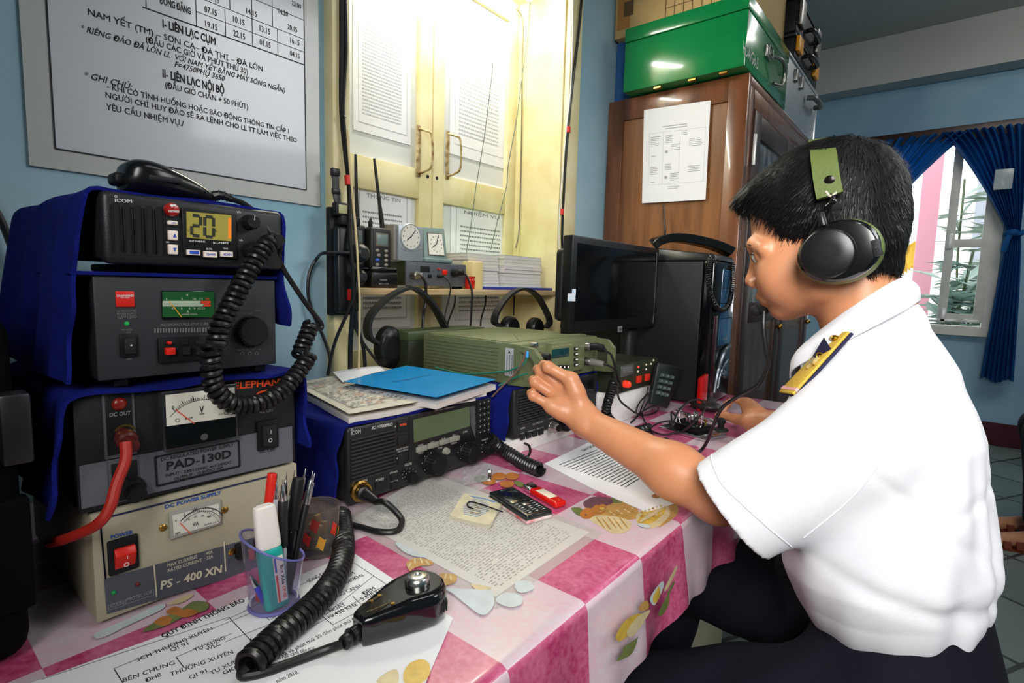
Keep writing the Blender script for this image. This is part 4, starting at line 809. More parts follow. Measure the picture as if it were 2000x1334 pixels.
# its microphone plug and cable loop, big coil and hand microphone in front
hm = thing('hand_microphone', 'glossy black hand microphone with a silver button lying on the paper at the desk front', 'microphone', (.32, .395, TZ+.0015))
c = np.array([.470, .650, .0]); c = pn.P(470, 925); c = np.array([c[0], RY, c[2]])
fw = lambda x, y, Y: ony(zF(x, y), Y)
pl = thing('microphone_plug', 'black plug in the brass socket with its cable looping over the desk', 'plug', (.48, .63, .78))
m = MB(); q1 = fw(510, 950, RY-.03); m.cyl(c+np.array([0, -.010, 0]), q1, .0115, .0105, 20, .001); q2 = fw(590, 1000, RY-.055); m.cyl(q1, q2, .0095, .0055, 16); m.obj('plug_body', RUB, pl)
lp = smooth([q2, fw(640, 1005, RY-.07), onz(zF(720, 1075), .765), onz(zF(750, 1130), TZ+.006), onz(zF(715, 1190), TZ+.0045), onz(zF(600, 1195), TZ+.0045), onz(zF(480, 1165), TZ+.0045), onz(zF(400, 1145), TZ+.006)], 10)
m = MB(); m.tube(lp, np.linspace(.0046, .004, len(lp)), 10); m.obj('cable', RUB, pl)
gz = lambda x, y, h: onz(zG(x, y), TZ+h)
cd_ = thing('coiled_cord', 'thick black coiled cord lying across the papers to the hand microphone at the desk front', 'cord', (.3, .48, TZ))
cpath = [gz(680, 345, .012), gz(645, 300, .012), gz(655, 400, .013), gz(660, 500, .014), gz(625, 630, .0145), gz(540, 755, .0145), gz(430, 865, .0145), gz(320, 955, .0145), gz(225, 1045, .014), gz(130, 1140, .013)]
m = MB(); coil(m, cpath[1:], .0105, .0036, .0076, 7, 14); m.obj('coil', mat('cord_black', '121213', .35), cd_)
m = MB(); m.tube(smooth([gz(690, 345, .006), gz(660, 310, .009), gz(645, 300, .014)], 6), .004, 8); m.obj('cable_end', RUB, cd_); m = MB(); m.tube(smooth([gz(130, 1140, .013), gz(90, 1180, .008), gz(110, 1200, .005), gz(230, 1175, .0045), gz(400, 1115, .0048), gz(560, 1055, .007), gz(660, 1020, .012)], 8), .0042, 10); m.obj('straight_cable', RUB, cd_)
# microphone body: teardrop standing on its back
tail, head = gz(738, 960, .012), gz(1100, 800, .012)
ax = head-tail; ax[2] = 0; Lm = np.linalg.norm(ax); ax /= Lm; sd = np.array([-ax[1], ax[0], 0]); Lt = Lm*1.30; tail = np.array([tail[0], tail[1], TZ+.0016])
prof = [(0, .0095), (.06, .0125), (.2, .0165), (.4, .0225), (.6, .0275), (.75, .0295), (.87, .0265), (.95, .019), (1.0, .008)]
G = []
zs = [(0, .82), (.004, .95), (.012, 1.0), (.024, 1.0), (.031, .96), (.0345, .86), (.0355, .70)]
out = []
us = np.r_[np.linspace(0, .9, 26), np.linspace(.92, 1, 10)]
hwv = np.interp(us, *zip(*prof))
ol = [(u_, h_) for u_, h_ in zip(us, hwv)]
loop2 = [(u_, h_) for u_, h_ in ol]+[(u_, -h_) for u_, h_ in ol[::-1]]
for z_, k_ in zs:
    G.append([tuple(tail+ax*((u_-.5)*(1-(1-k_)*.22)+.5)*Lt+sd*h_*k_+np.array([0, 0, z_*(0.78+.22*min(1, u_*2))])) for u_, h_ in loop2])
m = MB(); m.grid(G, True); m.poly(G[0][::-1]); m.poly(G[-1]); m.obj('body', mat('mic_gloss', '0c0d10', .14, coat=.6), hm, ang=50)
bt = tail+ax*Lt*.70+np.array([0, 0, .0350]); m = MB(); m.lathe([(.0125, 0), (.0128, .003), (.0122, .007), (.0105, .009), (.0098, .0095), (.004, .0097), (.003, .008), (.001, .008)], bt, (0, 0, 1), 28); m.obj('silver_button', mat('brushed_silver', 'c9c7c2', .25, 1), hm)
sw_ = tail+ax*Lt*.83-sd*.026+np.array([0, 0, .018]); m = MB(); m.sph(sw_+sd*.0035, (.010, .006, .0095), 14)
for k in range(4): m.tube([sw_-sd*.007+ax*(k*.004-.006)*.8+sd*.0055+np.array([0, 0, .005]), sw_-sd*.002+ax*(k*.004-.006)*.8-np.array([0, 0, .005])], .0009, 6)
m.obj('talk_switch', BLK2, hm)
hl = tail+ax*Lt*.9+np.array([0, 0, .0345]); m = MB(); m.cyl(hl-np.array([0, 0, .001]), hl+np.array([0, 0, .0006]), .003, n=12); m.obj('sound_hole', DARK, hm)
m = MB()
for u_, s_ in ((.2, .010), (.33, -.014), (.30, .012)):
    pc = tail+ax*Lt*u_+sd*s_*.8+np.array([0, 0, .0352*(0.78+.22*min(1, u_*2))]); m.cyl(pc-np.array([0, 0, .001]), pc+np.array([0, 0, .0008]), .0018, n=10)
m.obj('screw', BRASS, hm)
pl_ = tail+ax*Lt*.2+np.array([0, 0, .0292]); m = MB(); 
for a_, b_ in (((-.012, .008), (.012, .008)), ((.012, .008), (.012, -.008)), ((-.012, -.006), (.012, -.008))): m.tube([pl_+ax*a_[0]+sd*a_[1]+np.array([0, 0, .0025]), pl_+ax*b_[0]+sd*b_[1]+np.array([0, 0, .0035])], .00035, 4)
m.obj('label_plate', mat('gold_line', '6b5a38', .4), hm)
m = MB(); e0 = gz(660, 1020, .012); e1_ = tail+np.array([0, 0, .012]); dv = e1_-e0
for a_, b_, r_ in ((0, .35, .0068), (.36, .48, .0052), (.5, .6, .0085), (.6, 1.02, .007)): m.cyl(e0+dv*a_, e0+dv*b_, r_, r_, 16, .0006)
m.obj('strain_relief', RUB, hm)
# blue cloth over the M700
cover('blue_cloth', 'dark blue cloth over the large transceiver, under the worn notebook', [(.425, .763), (.428, .80), (.431, .84), (.440, .873), (.455, .8772), (.52, .8768), (.6, .8768), (.7, .8768), (.75, .8772), (.764, .876), (.7705, .865), (.773, .83)], .672, .985, .0018, 8, .003)
# ================================================================== papers and small things on the desk
def flat(name, label, cat, px, z, m_, t=.0004, group=None, order=None):
    P = [onz(p, z) for p in px]; o = thing(name, label, cat, sum(P)/len(P)); o.location.z = z
    m = MB(); m.prism([tuple(p) for p in P], (0, 0, t)); m.obj('sheet', m_, o); 
    if group: o['group'] = group
    return o, P
# lower paper: rules of liaison, reading along the desk
bp_, P = flat('printed_sheet', 'large white printed sheet with a frequency table lying under the pen cup and coiled cord', 'paper', [(40, 1342), (320, 1240), (428, 1190), (690, 1080), (885, 1208), (825, 1350)], TZ+.0007, PAPER)
ik = MB(); zz_ = TZ+.0012
def tx(conv, t, xa, ya, xb, yb, h, z=zz_, mb=None, **k):
    a, b = onz(conv(xa, ya), z), onz(conv(xb, yb), z); up = np.cross([0, 0, 1], b-a); up /= np.linalg.norm(up); c = onz(conv(xa, ya-h), z); text(mb or ik, t, a, b, up, abs((c-a)@up), off=0, **k)
def ln(conv, xa, ya, xb, yb, w_=.0008, z=zz_, mb=None):
    a, b = onz(conv(xa, ya), z), onz(conv(xb, yb), z); d = b-a; d /= np.linalg.norm(d); s_ = np.array([-d[1], d[0], 0])*w_/2; (mb or ik).quad(a-s_, b-s_, b+s_, a+s_)
tx(zD, 'QUY ĐỊNH THÔNG BÁO', 1062, 1040, 1600, 800, 32, bold=.03); tx(zD, 'SCH THƯỜNG XUYÊN', 893, 1195, 1388, 985, 26); tx(zD, 'QI 91', 1113, 1130, 1230, 1082, 26); tx(zD, 'TỰ XƯNG', 1268, 1130, 1470, 1045, 26); tx(zD, 'WLC', 1345, 1125, 1440, 1085, 26)
tx(zD, 'BÊN CHUNG', 800, 1330, 1140, 1210, 28); tx(zD, 'ĐHB', 950, 1330, 1055, 1285, 26); tx(zD, 'THƯỜNG XUYÊN', 1110, 1290, 1520, 1140, 28); tx(zD, 'QI 91', 1235, 1310, 1350, 1262, 26); tx(zD, 'TỰ XƯNG', 1375, 1280, 1590, 1180, 26); tx(zD, 'GKB', 1455, 1280, 1560, 1235, 26)
tx(zG, 'SÓNG CANH', 470, 680, 600, 615, 22); tx(zG, 'ĐÊM', 665, 660, 728, 630, 22); tx(zG, '5.680KHz', 660, 695, 776, 640, 22); tx(zG, 'SÓNG CANH', 595, 780, 762, 700, 22); tx(zG, 'NGÀY', 590, 845, 676, 805, 24); tx(zG, '10.450 KHz', 583, 880, 740, 805, 24); tx(zG, 'ĐÊM', 778, 750, 843, 715, 24); tx(zG, '5.620 KHz', 768, 780, 900, 715, 24); tx(zG, '1.5KW', 245, 890, 330, 850, 20)
tx(zG, 'Từ phút thứ 10 và phút thứ 30 đến phút thứ 40', 130, 1190, 740, 880, 24); tx(zG, 'năm 2010.', 290, 1240, 412, 1185, 24); tx(zG, 'Trực canh liên tục', 300, 1110, 500, 1050, 22)
for a_ in ((1490, 905, 1640, 1065), (1145, 1165, 1200, 1235), (745, 1245, 800, 1334), (270, 1310, 1490, 905), (740, 1240, 1640, 1065-190), (1145, 1165, 1510, 1010), (0, 0, 0, 0)): 
    if any(a_): ln(zD, *a_)
for a_ in ((100, 840, 710, 560), (520, 850, 600, 915), (705, 560, 900, 690), (160, 1110, 900, 690), (600, 915, 840, 790), (710, 755, 750, 795), (560, 860, 830, 640), (0, 1010, 560, 790), (460, 790, 520, 850), (140, 990, 160, 1040), (0, 890, 130, 830)): ln(zG, *a_)
ik.obj('print', INK, bp_, smooth=False)
# plastic-covered sheet in the middle
cp, P = flat('lined_sheet', 'yellowed lined sheet under clear plastic, beneath the mobile phone and worn booklet', 'paper', [(690, 1012), (838, 923), (1152, 1040), (968, 1166)], TZ+.0008, mat('faded_sheet', 'd2cfc9', .35, coat=.5, noise=.12, nscale=10))
ik = MB(); zc = TZ+.0014
A_, B2, C_, D_ = [onz(p, zc) for p in ((712, 1012), (838, 936), (1120, 1040), (968, 1148))]
rg2 = np.random.default_rng(5)
for i in range(58):
    t = i/57; a_ = A_+(D_-A_)*t; b_ = B2+(C_-B2)*t; d = (b_-a_); x = 0.01
    hh = np.linalg.norm(D_-A_)/57*.45; dn = (D_-A_); dn /= np.linalg.norm(dn)
    while x < .97:
        e = min(.98, x+rg2.uniform(.01, .05)); 
        if rg2.random() < .86: ik.quad(a_+d*x, a_+d*e, a_+d*e+dn*hh, a_+d*x+dn*hh)
        x = e+rg2.uniform(.006, .03)
ik.obj('print', mat('pale_ink', 'a5a19b', .6), cp, smooth=False)
m = MB(); E4 = [onz(p, TZ+.0004) for p in ((665, 1018), (838, 915), (1180, 1040), (970, 1190))]; m.prism([tuple(p) for p in E4], (0, 0, .0003)); m.obj('plastic_sleeve', mat('clear_sleeve', 'dedad6', .15, alpha=.35, coat=.6), cp)
# right sheet under the arm
rp, P = flat('typed_list', 'white typed list lying on the checked cloth beneath the outstretched forearm', 'paper', [(1063, 906), (1150, 864), (1265, 895), (1400, 960), (1262, 1000), (1158, 955)], TZ+.0008, PAPER)
ik = MB(); tx(zH, 'DANH SÁCH', 470, 805, 545, 770, 18, bold=.03)
for i in range(17):
    t = i/16; a_ = onz(zH(300+430*t, 895+145*t), zz_); b_ = onz(zH(560+300*t, 790+150*t+20*t), zz_); d = b_-a_; dn = np.array([0, -1, 0])*.0028; x = .02
    while x < .96:
        e = min(.97, x+rg2.uniform(.03, .1)); ik.quad(a_+d*x, a_+d*e, a_+d*e+dn, a_+d*x+dn); x = e+.015
ik.obj('print', INKG, rp, smooth=False)
# worn booklet with a hairpin on it
bk = thing('booklet', 'small worn booklet with a faded blue stamp and curled edges, beside the mobile phone', 'booklet', (.57, .52, TZ+.0014))
cn = [onz(zF(*p), TZ+.005) for p in ((1155, 950), (1412, 1000), (1322, 1163), (1058, 1098))]
def bil(c, u_, v_): return c[0]*(1-u_)*(1-v_)+c[1]*u_*(1-v_)+c[2]*u_*v_+c[3]*(1-u_)*v_
for k in range(6):
    G = np.array([[bil(cn, i/10, j/10)+np.array([.001*sin(j*1.1+k), .001*sin(i*2+k), -.0055+.0011*k+.0035*(abs(i/10-.5)*2)**3*(.4+.1*k)+.0012*sin(j*.8+k)]) for j in range(11)] for i in range(11)])
    G[..., 2] = np.maximum(G[..., 2], TZ+.0016+.0011*k); m = MB(); m.sheet(G, .0006); m.obj('cover' if k == 5 else 'page', PAPERB if k < 5 else mat('worn_cover', 'd8cfae', .8, noise=.2, nscale=30), bk)
m = MB(); ztop = lambda u_, v_: bil(cn, u_, v_)+np.array([0, 0, .0022])
for i in range(11):
    v_ = .16+.065*i; ua = .30-.12*sin(pi*i/10); ub = .64+.16*sin(pi*i/10); m.quad(ztop(ua, v_), ztop(ub, v_), ztop(ub, v_+.026), ztop(ua, v_+.026))
m.poly([ztop(.12, .07), ztop(.5, .05), ztop(.86, .1), ztop(.80, .17), ztop(.55, .11), ztop(.3, .13)]); m.obj('blue_stamp', mat('faded_blue', '7e9bc0', .8, noise=.4, nscale=120), bk, smooth=False)
m = MB(); 
for i, t_ in enumerate(('BEN TOP', 'NAM', 'VIET', 'HAI')): text(m, t_, ztop(.42, .75-.11*i), ztop(.62, .75-.11*i), ztop(.42, 0)-ztop(.42, 1), .0045, off=.0007, bold=.02)
m.obj('lettering', mat('ochre_print', '8a6c2e', .8), bk, smooth=False)
hp = lambda x, y: onz(zF(x, y), TZ+.0115)
one('hairpin', MB().tube(smooth([hp(1215, 1045), hp(1185, 1035), hp(1175, 1015), hp(1195, 1000), hp(1240, 1008), hp(1320, 1035), hp(1405, 1066)], 8), .0011, 8), BLK, 'thin black bent hairpin lying across the worn booklet', 'hairpin')
# mobile phone
def oriented(name, label, cat, c, d, w_, group=None):
    d = np.array(d); ang = atan2(d[1], d[0]); return thing(name, label, cat, c, (0, 0, ang), group)
q = [onz(zF(*p), TZ+.014) for p in ((1343, 940), (1445, 900), (1725, 1050), (1572, 1105))]
top = (q[0]+q[1])/2; bot = (q[2]+q[3])/2; ctr = (top+bot)/2; dx = bot-top; Lp = np.linalg.norm(dx[:2]); Wp = .046
ph = oriented('mobile_phone', 'black mobile phone with a keypad lying on the lined sheet', 'phone', (ctr[0], ctr[1], TZ+.0016), dx[:2], 0)
m = MB(); m.box(-Lp/2, Lp/2, -Wp/2, Wp/2, 0, .0065, .003, 3); m.obj('back_cover', mat('white_red_cover', 'e2dede', .3, col2='c8303a', nscale=45), ph, local=True)
m = MB(); m.box(-Lp/2, Lp/2, -Wp/2, Wp/2, .006, .0135, .003, 3); m.obj('body', mat('phone_black', '16191c', .2, coat=.5), ph, local=True)
m = MB(); m.box(-Lp/2+.001, Lp/2-.001, -Wp/2-.0006, Wp/2+.0006, .0055, .0072, .0006); m.obj('side_band', STEEL, ph, local=True)
m = MB(); m.box(-Lp*.36, Lp*.04, -Wp*.36, Wp*.36, .0133, .0139, .0003); m.obj('screen', mat('phone_screen', '10161c', .08, coat=.6), ph, local=True)
m = MB(); m.box(-Lp*.44, -Lp*.42, -Wp*.12, Wp*.12, .0133, .0139, .0002); m.obj('earpiece', STEEL, ph, local=True)
m = MB(); m.box(Lp*.10, Lp*.2, -.0055, .0055, .0133, .0146, .001); m.box(Lp*.118, Lp*.182, -.0035, .0035, .0146, .0149, .0008); m.obj('navigation_key', mat('steel_key', 'b9bcbc', .25, 1), ph, local=True)
for i in range(4):
    for j in range(3):
        m = MB(); x = Lp*.255+i*Lp*.056; y = (j-1)*.0125; m.box(x-.0022, x+.0022, y-.0055, y+.0055, .0133, .0143, .0006); k_ = m.obj('key', mat('phone_key', '23282c', .3), ph, local=True)
        m = MB(); m.box(x-.0007, x+.0007, y-.002, y+.002, .0143, .01445); m.obj('key_print', WHITE, k_, local=True)
for s_ in (-1, 1):
    for i in range(2):
        m = MB(); x = Lp*.115+i*Lp*.07; m.box(x-.002, x+.002, s_*.0085, s_*.019, .0133, .0142, .0006); k_ = m.obj('key', mat('phone_key', '23282c', .3), ph, local=True); m = MB(); m.box(x-.0005, x+.0005, s_*.011, s_*.015, .0142, .01435); m.obj('key_print', WHITE, k_, local=True)
# lighter
q = [onz(zF(*p), TZ+.010) for p in ((1530, 893), (1600, 872), (1815, 985), (1762, 1025))]; top = (q[0]+q[1])/2; bot = (q[2]+q[3])/2; dx = bot-top; ctr = (top+bot)/2; Ll = np.linalg.norm(dx[:2])
lt_ = oriented('lighter', 'translucent red cigarette lighter with a white sticker beside the mobile phone', 'lighter', (ctr[0], ctr[1], TZ), dx[:2], 0)
m = MB(); m.box(-Ll*.28, Ll/2, -.0115, .0115, .0008, .0115, .005, 4); m.obj('body', mat('red_gas', 'e01a12', .12, coat=.4, trans=.25, ior=1.3), lt_, local=True)
m = MB(); m.box(-Ll*.12, Ll*.28, -.008, .008, .0113, .0118, .0002); m.obj('sticker', mat('sticker_white', 'e6dcc6', .6), lt_, local=True)
m = MB(); m.box(-Ll/2, -Ll*.27, -.0105, .0105, .0012, .011, .003, 3); m.obj('metal_hood', CHROME, lt_, local=True)
m = MB(); m.cyl((-Ll*.40, -.005, .0115), (-Ll*.40, .005, .0115), .0035, n=14); m.obj('spark_wheel', STEEL, lt_, local=True); m = MB(); m.box(-Ll*.34, -Ll*.27, -.005, .005, .009, .0135, .001); m.obj('lever', BLK, lt_, local=True)
# ---------------- pen cup
cc_ = (gz(105, 790, 0)+gz(440, 780, 0))/2; R0 = np.linalg.norm(gz(440, 780, 0)-gz(105, 790, 0))/2; cc_ = gz(272, 805, 0); R0 = .0235
pc = thing('pen_cup', 'clear purple-tinted plastic cup with a slanted rim holding pens and correction fluid', 'cup', (cc_[0], cc_[1], TZ+.0014))
CLR = mat('clear_plastic', 'e4e0f2', .04, trans=.96, ior=1.12, spec=.4); n = 40
G = []; rim = [np.array([cc_[0]+.030*cos(t), cc_[1]+.030*sin(t), TZ+.066+.020*(-cos(t)*.8+sin(t)*.3)]) for t in np.linspace(0, 2*pi, n+1)[:-1]]
base = [np.array([cc_[0]+R0*cos(t), cc_[1]+R0*sin(t), TZ+.0016]) for t in np.linspace(0, 2*pi, n+1)[:-1]]
G = [[b_+(r_-b_)*s_ for b_, r_ in zip(base, rim)] for s_ in np.linspace(0, 1, 6)]
m = MB(); m.grid(G, True); Gi = [[p-(p-np.array([cc_[0], cc_[1], p[2]]))/np.linalg.norm(p-np.array([cc_[0], cc_[1], p[2]]))*.0016 for p in row] for row in G]
m.grid([r_[::-1] for r_ in Gi], True); m.poly([tuple(p) for p in base][::-1]); m.poly([(p[0], p[1], p[2]+.003) for p in base]); m.obj('wall', CLR, pc)
PT = mat('purple_rim', '8f8fd0', .15, trans=.5, ior=1.3); m = MB(); m.tube(rim, .0013, 6, True); m.obj('rim', PT, pc); m = MB(); m.tube([p+np.array([0, 0, .002]) for p in base], .0022, 6, True); m.obj('base_ring', PT, pc)
def stick(p0, p1, parts, name, label, cat, group):
    """parts: (name, t0, t1, r0, r1, material)"""
    p0 = np.array(p0, float); p1 = np.array(p1, float); d = p1-p0; t = thing(name, label, cat, p0, group=group)
    for nm, a_, b_, r0, r1, mm in parts:
        m = MB(); m.cyl(p0+d*a_, p0+d*b_, r0, r1, 12, min(r0, r1)*.15); m.obj(nm, mm, t)
    return t
def cup(x, y, px, py):  # base offset in the cup, top pixel at the same depth
    b_ = np.array([cc_[0]+x, cc_[1]+y, TZ+.0052]); tp = ony(zG(px, py), b_[1]); return b_, tp
CLP = mat('clear_barrel', 'cfd2d6', .15, alpha=.6, coat=.5); SIL = mat('silver_tip', 'c3c4c6', .22, 1); GRIP = mat('grip_black', '1a1a1b', .5)
BPEN = 'pens in the clear cup'
for (x, y, px, py, kind, lab) in ((-.004, .010, 290, 70, 'c', 'clear ballpoint pen standing nearest the red pen in the cup'), (.004, .013, 345, 60, 'c', 'clear ballpoint with a silver tip behind the black grip pen in the cup'), (.006, -.006, 322, 105, 'g', 'clear pen with a black rubber grip in front of the other pens in the cup'), (.012, .004, 410, 95, 'k', 'thick black marker pen standing in the cup'), (.016, .010, 385, 55, 'c', 'slim clear pen with a pointed tip behind the black marker'), (.010, .014, 450, 40, 's', 'silver patterned ballpoint leaning at the back of the cup'), (.017, .003, 490, 55, 's', 'silver patterned ballpoint nearest the glass tumbler'), (.014, .011, 500, 70, 's', 'silver tipped pen leaning toward the glass tumbler'), (-.010, .012, 262, 70, 'r', 'red pen standing at the edge of the cup')):
    b_, tp = cup(x, y, px, py)
    if kind == 'c': pr = [('barrel', 0, .80, .0038, .0038, CLP), ('ink_tube', .02, .8, .0012, .0012, GRIP), ('tip_cone', .80, .93, .0036, .0012, SIL), ('point', .93, 1, .0006, .0004, SIL)]
    elif kind == 'g': pr = [('barrel', 0, .45, .004, .004, CLP), ('grip', .45, .83, .0052, .0050, GRIP), ('tip_cone', .83, .96, .0042, .0012, SIL), ('point', .96, 1, .0006, .0004, SIL)]
    elif kind == 'k': pr = [('barrel', 0, .55, .0058, .0058, GLOSS), ('cap', .55, 1, .0066, .0062, BLK)]
    elif kind == 's': pr = [('barrel', 0, .72, .0038, .0038, BLK), ('collar', .72, .92, .0040, .0026, mat('patterned_silver', 'bdbec0', .3, 1, noise=.5, nscale=400)), ('point', .92, 1, .0012, .0004, SIL)]
    else: pr = [('barrel', 0, .6, .0042, .0042, RED), ('cap', .6, 1, .0054, .0048, mat('red_cap', 'd42a1e', .25))]
    stick(b_, tp, pr, 'marker_pen' if kind == 'k' else 'pen', lab, 'pen', BPEN)
b_, tp = cup(-.011, -.012, 140, 640); stick(b_, tp, [('barrel', 0, .7, .003, .003, mat('blue_cap', '3a3fa8', .3)), ('tip_cone', .7, 1, .003, .001, SIL)], 'pen', 'short blue pen lying low behind the correction fluid in the cup', 'pen', BPEN)
# correction fluid
b_ = np.array([cc_[0]-.004, cc_[1]-.013, TZ+.0052]); tp = ony(zG(215, 248), b_[1]); tm = b_+(tp-b_)*.60; d = tp-b_
wf = thing('correction_fluid', 'teal and white correction fluid bottle standing in the pen cup', 'bottle', b_)
WX = np.array([1, 0, 0]); 
def slab(mb, p, q, w0, t0, w1, t1, n=24, rnd=.55):
    rows = []
    for s_, k_ in ((0, .7), (.03, .95), (.08, 1), (.92, 1), (.97, .95), (1, .7)):
        c = p+(q-p)*s_; ww = (w0+(w1-w0)*s_)*k_; tt = (t0+(t1-t0)*s_)*k_
        rows.append([c+np.array([ww*np.sign(cos(a_))*abs(cos(a_))**rnd, tt*np.sign(sin(a_))*abs(sin(a_))**rnd, 0]) for a_ in np.linspace(0, 2*pi, n+1)[:-1]])
    mb.grid(rows, True); mb.poly(rows[0][::-1]); mb.poly(rows[-1])
m = MB(); slab(m, b_, tm, .0125, .0065, .0122, .0065); m.obj('body', mat('teal_plastic', '1fa698', .35), wf)
m = MB(); slab(m, tm-d*.01, tp, .0120, .0062, .0105, .0055); m.obj('cap', mat('white_cap', 'ece6de', .4), wf)
m = MB(); f0 = b_+(tm-b_)*.12+np.array([-.001, -.0068, 0]); f1 = b_+(tm-b_)*.86+np.array([-.001, -.0068, 0]); m.quad(f0, f0+np.array([.0105, 0, 0]), f1+np.array([.0105, 0, 0]), f1); lb = m.obj('sticker', mat('cream_sticker', 'e9dfcd', .6), wf)
m = MB(); u_ = (f1-f0)/np.linalg.norm(f1-f0); o_ = np.array([0, -.0003, 0])
text(m, 'Bút Xóa', f0+np.array([.0065, 0, 0])+o_+(f1-f0)*.78, f0+np.array([.0065, 0, 0])+o_+(f1-f0)*.36, (1, 0, 0), .0032, off=0, bold=.03); m.obj('sticker_print', INK, lb, smooth=False)
m = MB(); text(m, 'CP-02', f0+np.array([.0065, 0, 0])+o_+(f1-f0)*.32, f0+np.array([.0065, 0, 0])+o_+(f1-f0)*.05, (1, 0, 0), .003, off=0, bold=.03)
m.quad(f0+np.array([.001, 0, 0])+o_, f0+np.array([.003, 0, 0])+o_, f0+np.array([.003, 0, 0])+o_+(f1-f0)*.6, f0+np.array([.001, 0, 0])+o_+(f1-f0)*.6); m.obj('sticker_red_print', mat('red_print', 'd23a2a', .6), lb, smooth=False)
m = MB(); m.quad(f0+(f1-f0)*.66+np.array([.001, 0, 0])+o_, f0+(f1-f0)*.66+np.array([.003, 0, 0])+o_, f0+(f1-f0)*.97+np.array([.003, 0, 0])+o_, f0+(f1-f0)*.97+np.array([.001, 0, 0])+o_); m.obj('sticker_blue_print', mat('blue_print2', '3a46a0', .6), lb, smooth=False)
# ---------------- glass tumbler with butts
gl = (gz(450, 560, 0)+gz(615, 510, 0))/2+np.array([.004, .012, 0]); 
tg = thing('glass_tumbler', 'smoked glass tumbler painted with red and yellow leaves, behind the pen cup', 'glass', (gl[0], gl[1], TZ+.0014))
gh = .062; m = MB(); m.lathe([(.021, .0014), (.0225, .006), (.0245, .03), (.0258, gh), (.0246, gh), (.0232, .03), (.021, .012), (.0, .011)], (gl[0], gl[1], TZ), (0, 0, 1), 36); m.obj('glass_wall', mat('smoky_glass', 'bdb4ab', .06, trans=.85, ior=1.15, noise=.25, nscale=120), tg)
m = MB(); m.cyl((gl[0], gl[1], TZ+.012), (gl[0], gl[1], TZ+.020), .0212, n=28); m.obj('ash', mat('dark_ash', '3a352f', .9, noise=.5, nscale=150), tg)
for k, (an, hh, c_) in enumerate(((3.6, .028, 'c8301c'), (4.3, .022, 'd79a35'), (5.0, .036, 'c8301c'), (5.5, .026, 'd79a35'), (2.9, .034, 'd79a35'), (5.9, .044, 'b8301c'), (4.0, .046, 'a8302a'))):
    m = MB(); pts = []
    for t in np.linspace(0, 2*pi, 13)[:-1]: a_ = an+.24*cos(t)*(1+.3*sin(2*t)); z_ = hh+.0085*sin(t)+.003*cos(3*t); r_ = np.interp(z_, [0, .006, .03, gh], [.021, .0225, .0245, .0258])+.0003; pts.append((gl[0]+r_*cos(a_), gl[1]+r_*sin(a_), TZ+z_))
    m.poly(pts); m.obj('painted_leaf', mat('leaf_'+c_, c_, .4), tg)
for k in range(4):
    a_ = k*1.7+.4; p_ = np.array([gl[0]+.008*cos(a_), gl[1]+.008*sin(a_), TZ+.021]); d_ = np.array([.006*cos(a_+2), .006*sin(a_+2), .024])
    t = thing('cigarette_butt', ['cork-tipped cigarette butt standing tallest in the smoked tumbler', 'cigarette butt leaning at the back of the smoked tumbler', 'cigarette butt low in the ash of the smoked tumbler', 'cigarette butt by the painted side of the smoked tumbler'][k], 'cigarette butt', p_, group='cigarette butts in the tumbler')
    m = MB(); m.cyl(p_, p_+d_*(1 if k == 0 else .7), .0038, n=12); m.obj('filter', mat('cork_paper', 'c9954a', .7), t); m = MB(); m.cyl(p_+d_*(1 if k == 0 else .7), p_+d_*(1.03 if k == 0 else .73), .0036, n=12); m.obj('filter_end', mat('filter_white', 'e3cf8a', .8), t)
# ---------------- stack of books on the large transceiver
def book(name, label, cn, z0, t, cm, pm_, spine=True, bend=0):
    c = sum(cn)/4; th = thing(name, label, 'book', (c[0], c[1], z0)); c2 = [(p[0], p[1]) for p in cn]; n = 16
    def face(z): return np.array([[[*( (np.array(cn[0])*(1-i/n)*(1-j/n)+np.array(cn[1])*i/n*(1-j/n)+np.array(cn[2])*i/n*j/n+np.array(cn[3])*(1-i/n)*j/n)[:2]), z+bend*(abs(i/n-.5)*2)**2*.5] for j in range(n+1)] for i in range(n+1)])
    m = MB(); m.sheet(face(z0+.0006), t-.0012); m.obj('page_block', pm_, th)
    m = MB(); m.sheet(face(z0+t-.0006), .0006); m.obj('front_cover', cm, th); m = MB(); m.sheet(face(z0), .0006); m.obj('back_cover', cm, th)
    return th
PAGES = mat('page_edges', 'd8d2cc', .8, noise=.15, nscale=8, stretch=(1, 1, 120))
ZB = .8785
nb = [onz(zF(*p), ZB+.010) for p in ((430, 130), (1310, 285), (395, 442), (30, 250))]
nbc = [np.array([.585, .985]), np.array([.765, .955]), np.array([.735, .685]), np.array([.470, .690])]
b0 = [onz(zF(*p), ZB+.006) for p in ((60, 245), (640, 130), (1230, 310), (400, 450))]
book('ring_binder', 'thin black document binder lying at the bottom of the book pile on the transceiver', [b0[0], b0[1], b0[2], b0[3]], ZB, .005, GLOSS, PAGES)
b1 = [onz(zF(*p), ZB+.013) for p in ((30, 235), (600, 125), (1300, 265), (405, 435))]
nbk = book('notebook', 'worn handwritten notebook open to a yellowed page under the blue book', b1, ZB+.0052, .009, PAPERB, PAGES, bend=.003)
m = MB(); b1z = [p+np.array([0, 0, .0030]) for p in b1]; r5 = np.random.default_rng(8)
for c_, seed, frac in (('7c8794', 1, .8), ('b0604a', 2, .35)):
    m = MB(); r5 = np.random.default_rng(seed)
    for i in range(24):
        u0 = .05
        while u0 < .9:
            e = min(.92, u0+r5.uniform(.01, .05)); v_ = .10+.035*i
            if r5.random() < frac: m.quad(bil(b1z, u0, v_), bil(b1z, e, v_), bil(b1z, e, v_+.010), bil(b1z, u0, v_+.010))
            u0 = e+.012
    m.obj('handwriting', mat('writing_'+c_, c_, .8), nbk, smooth=False)
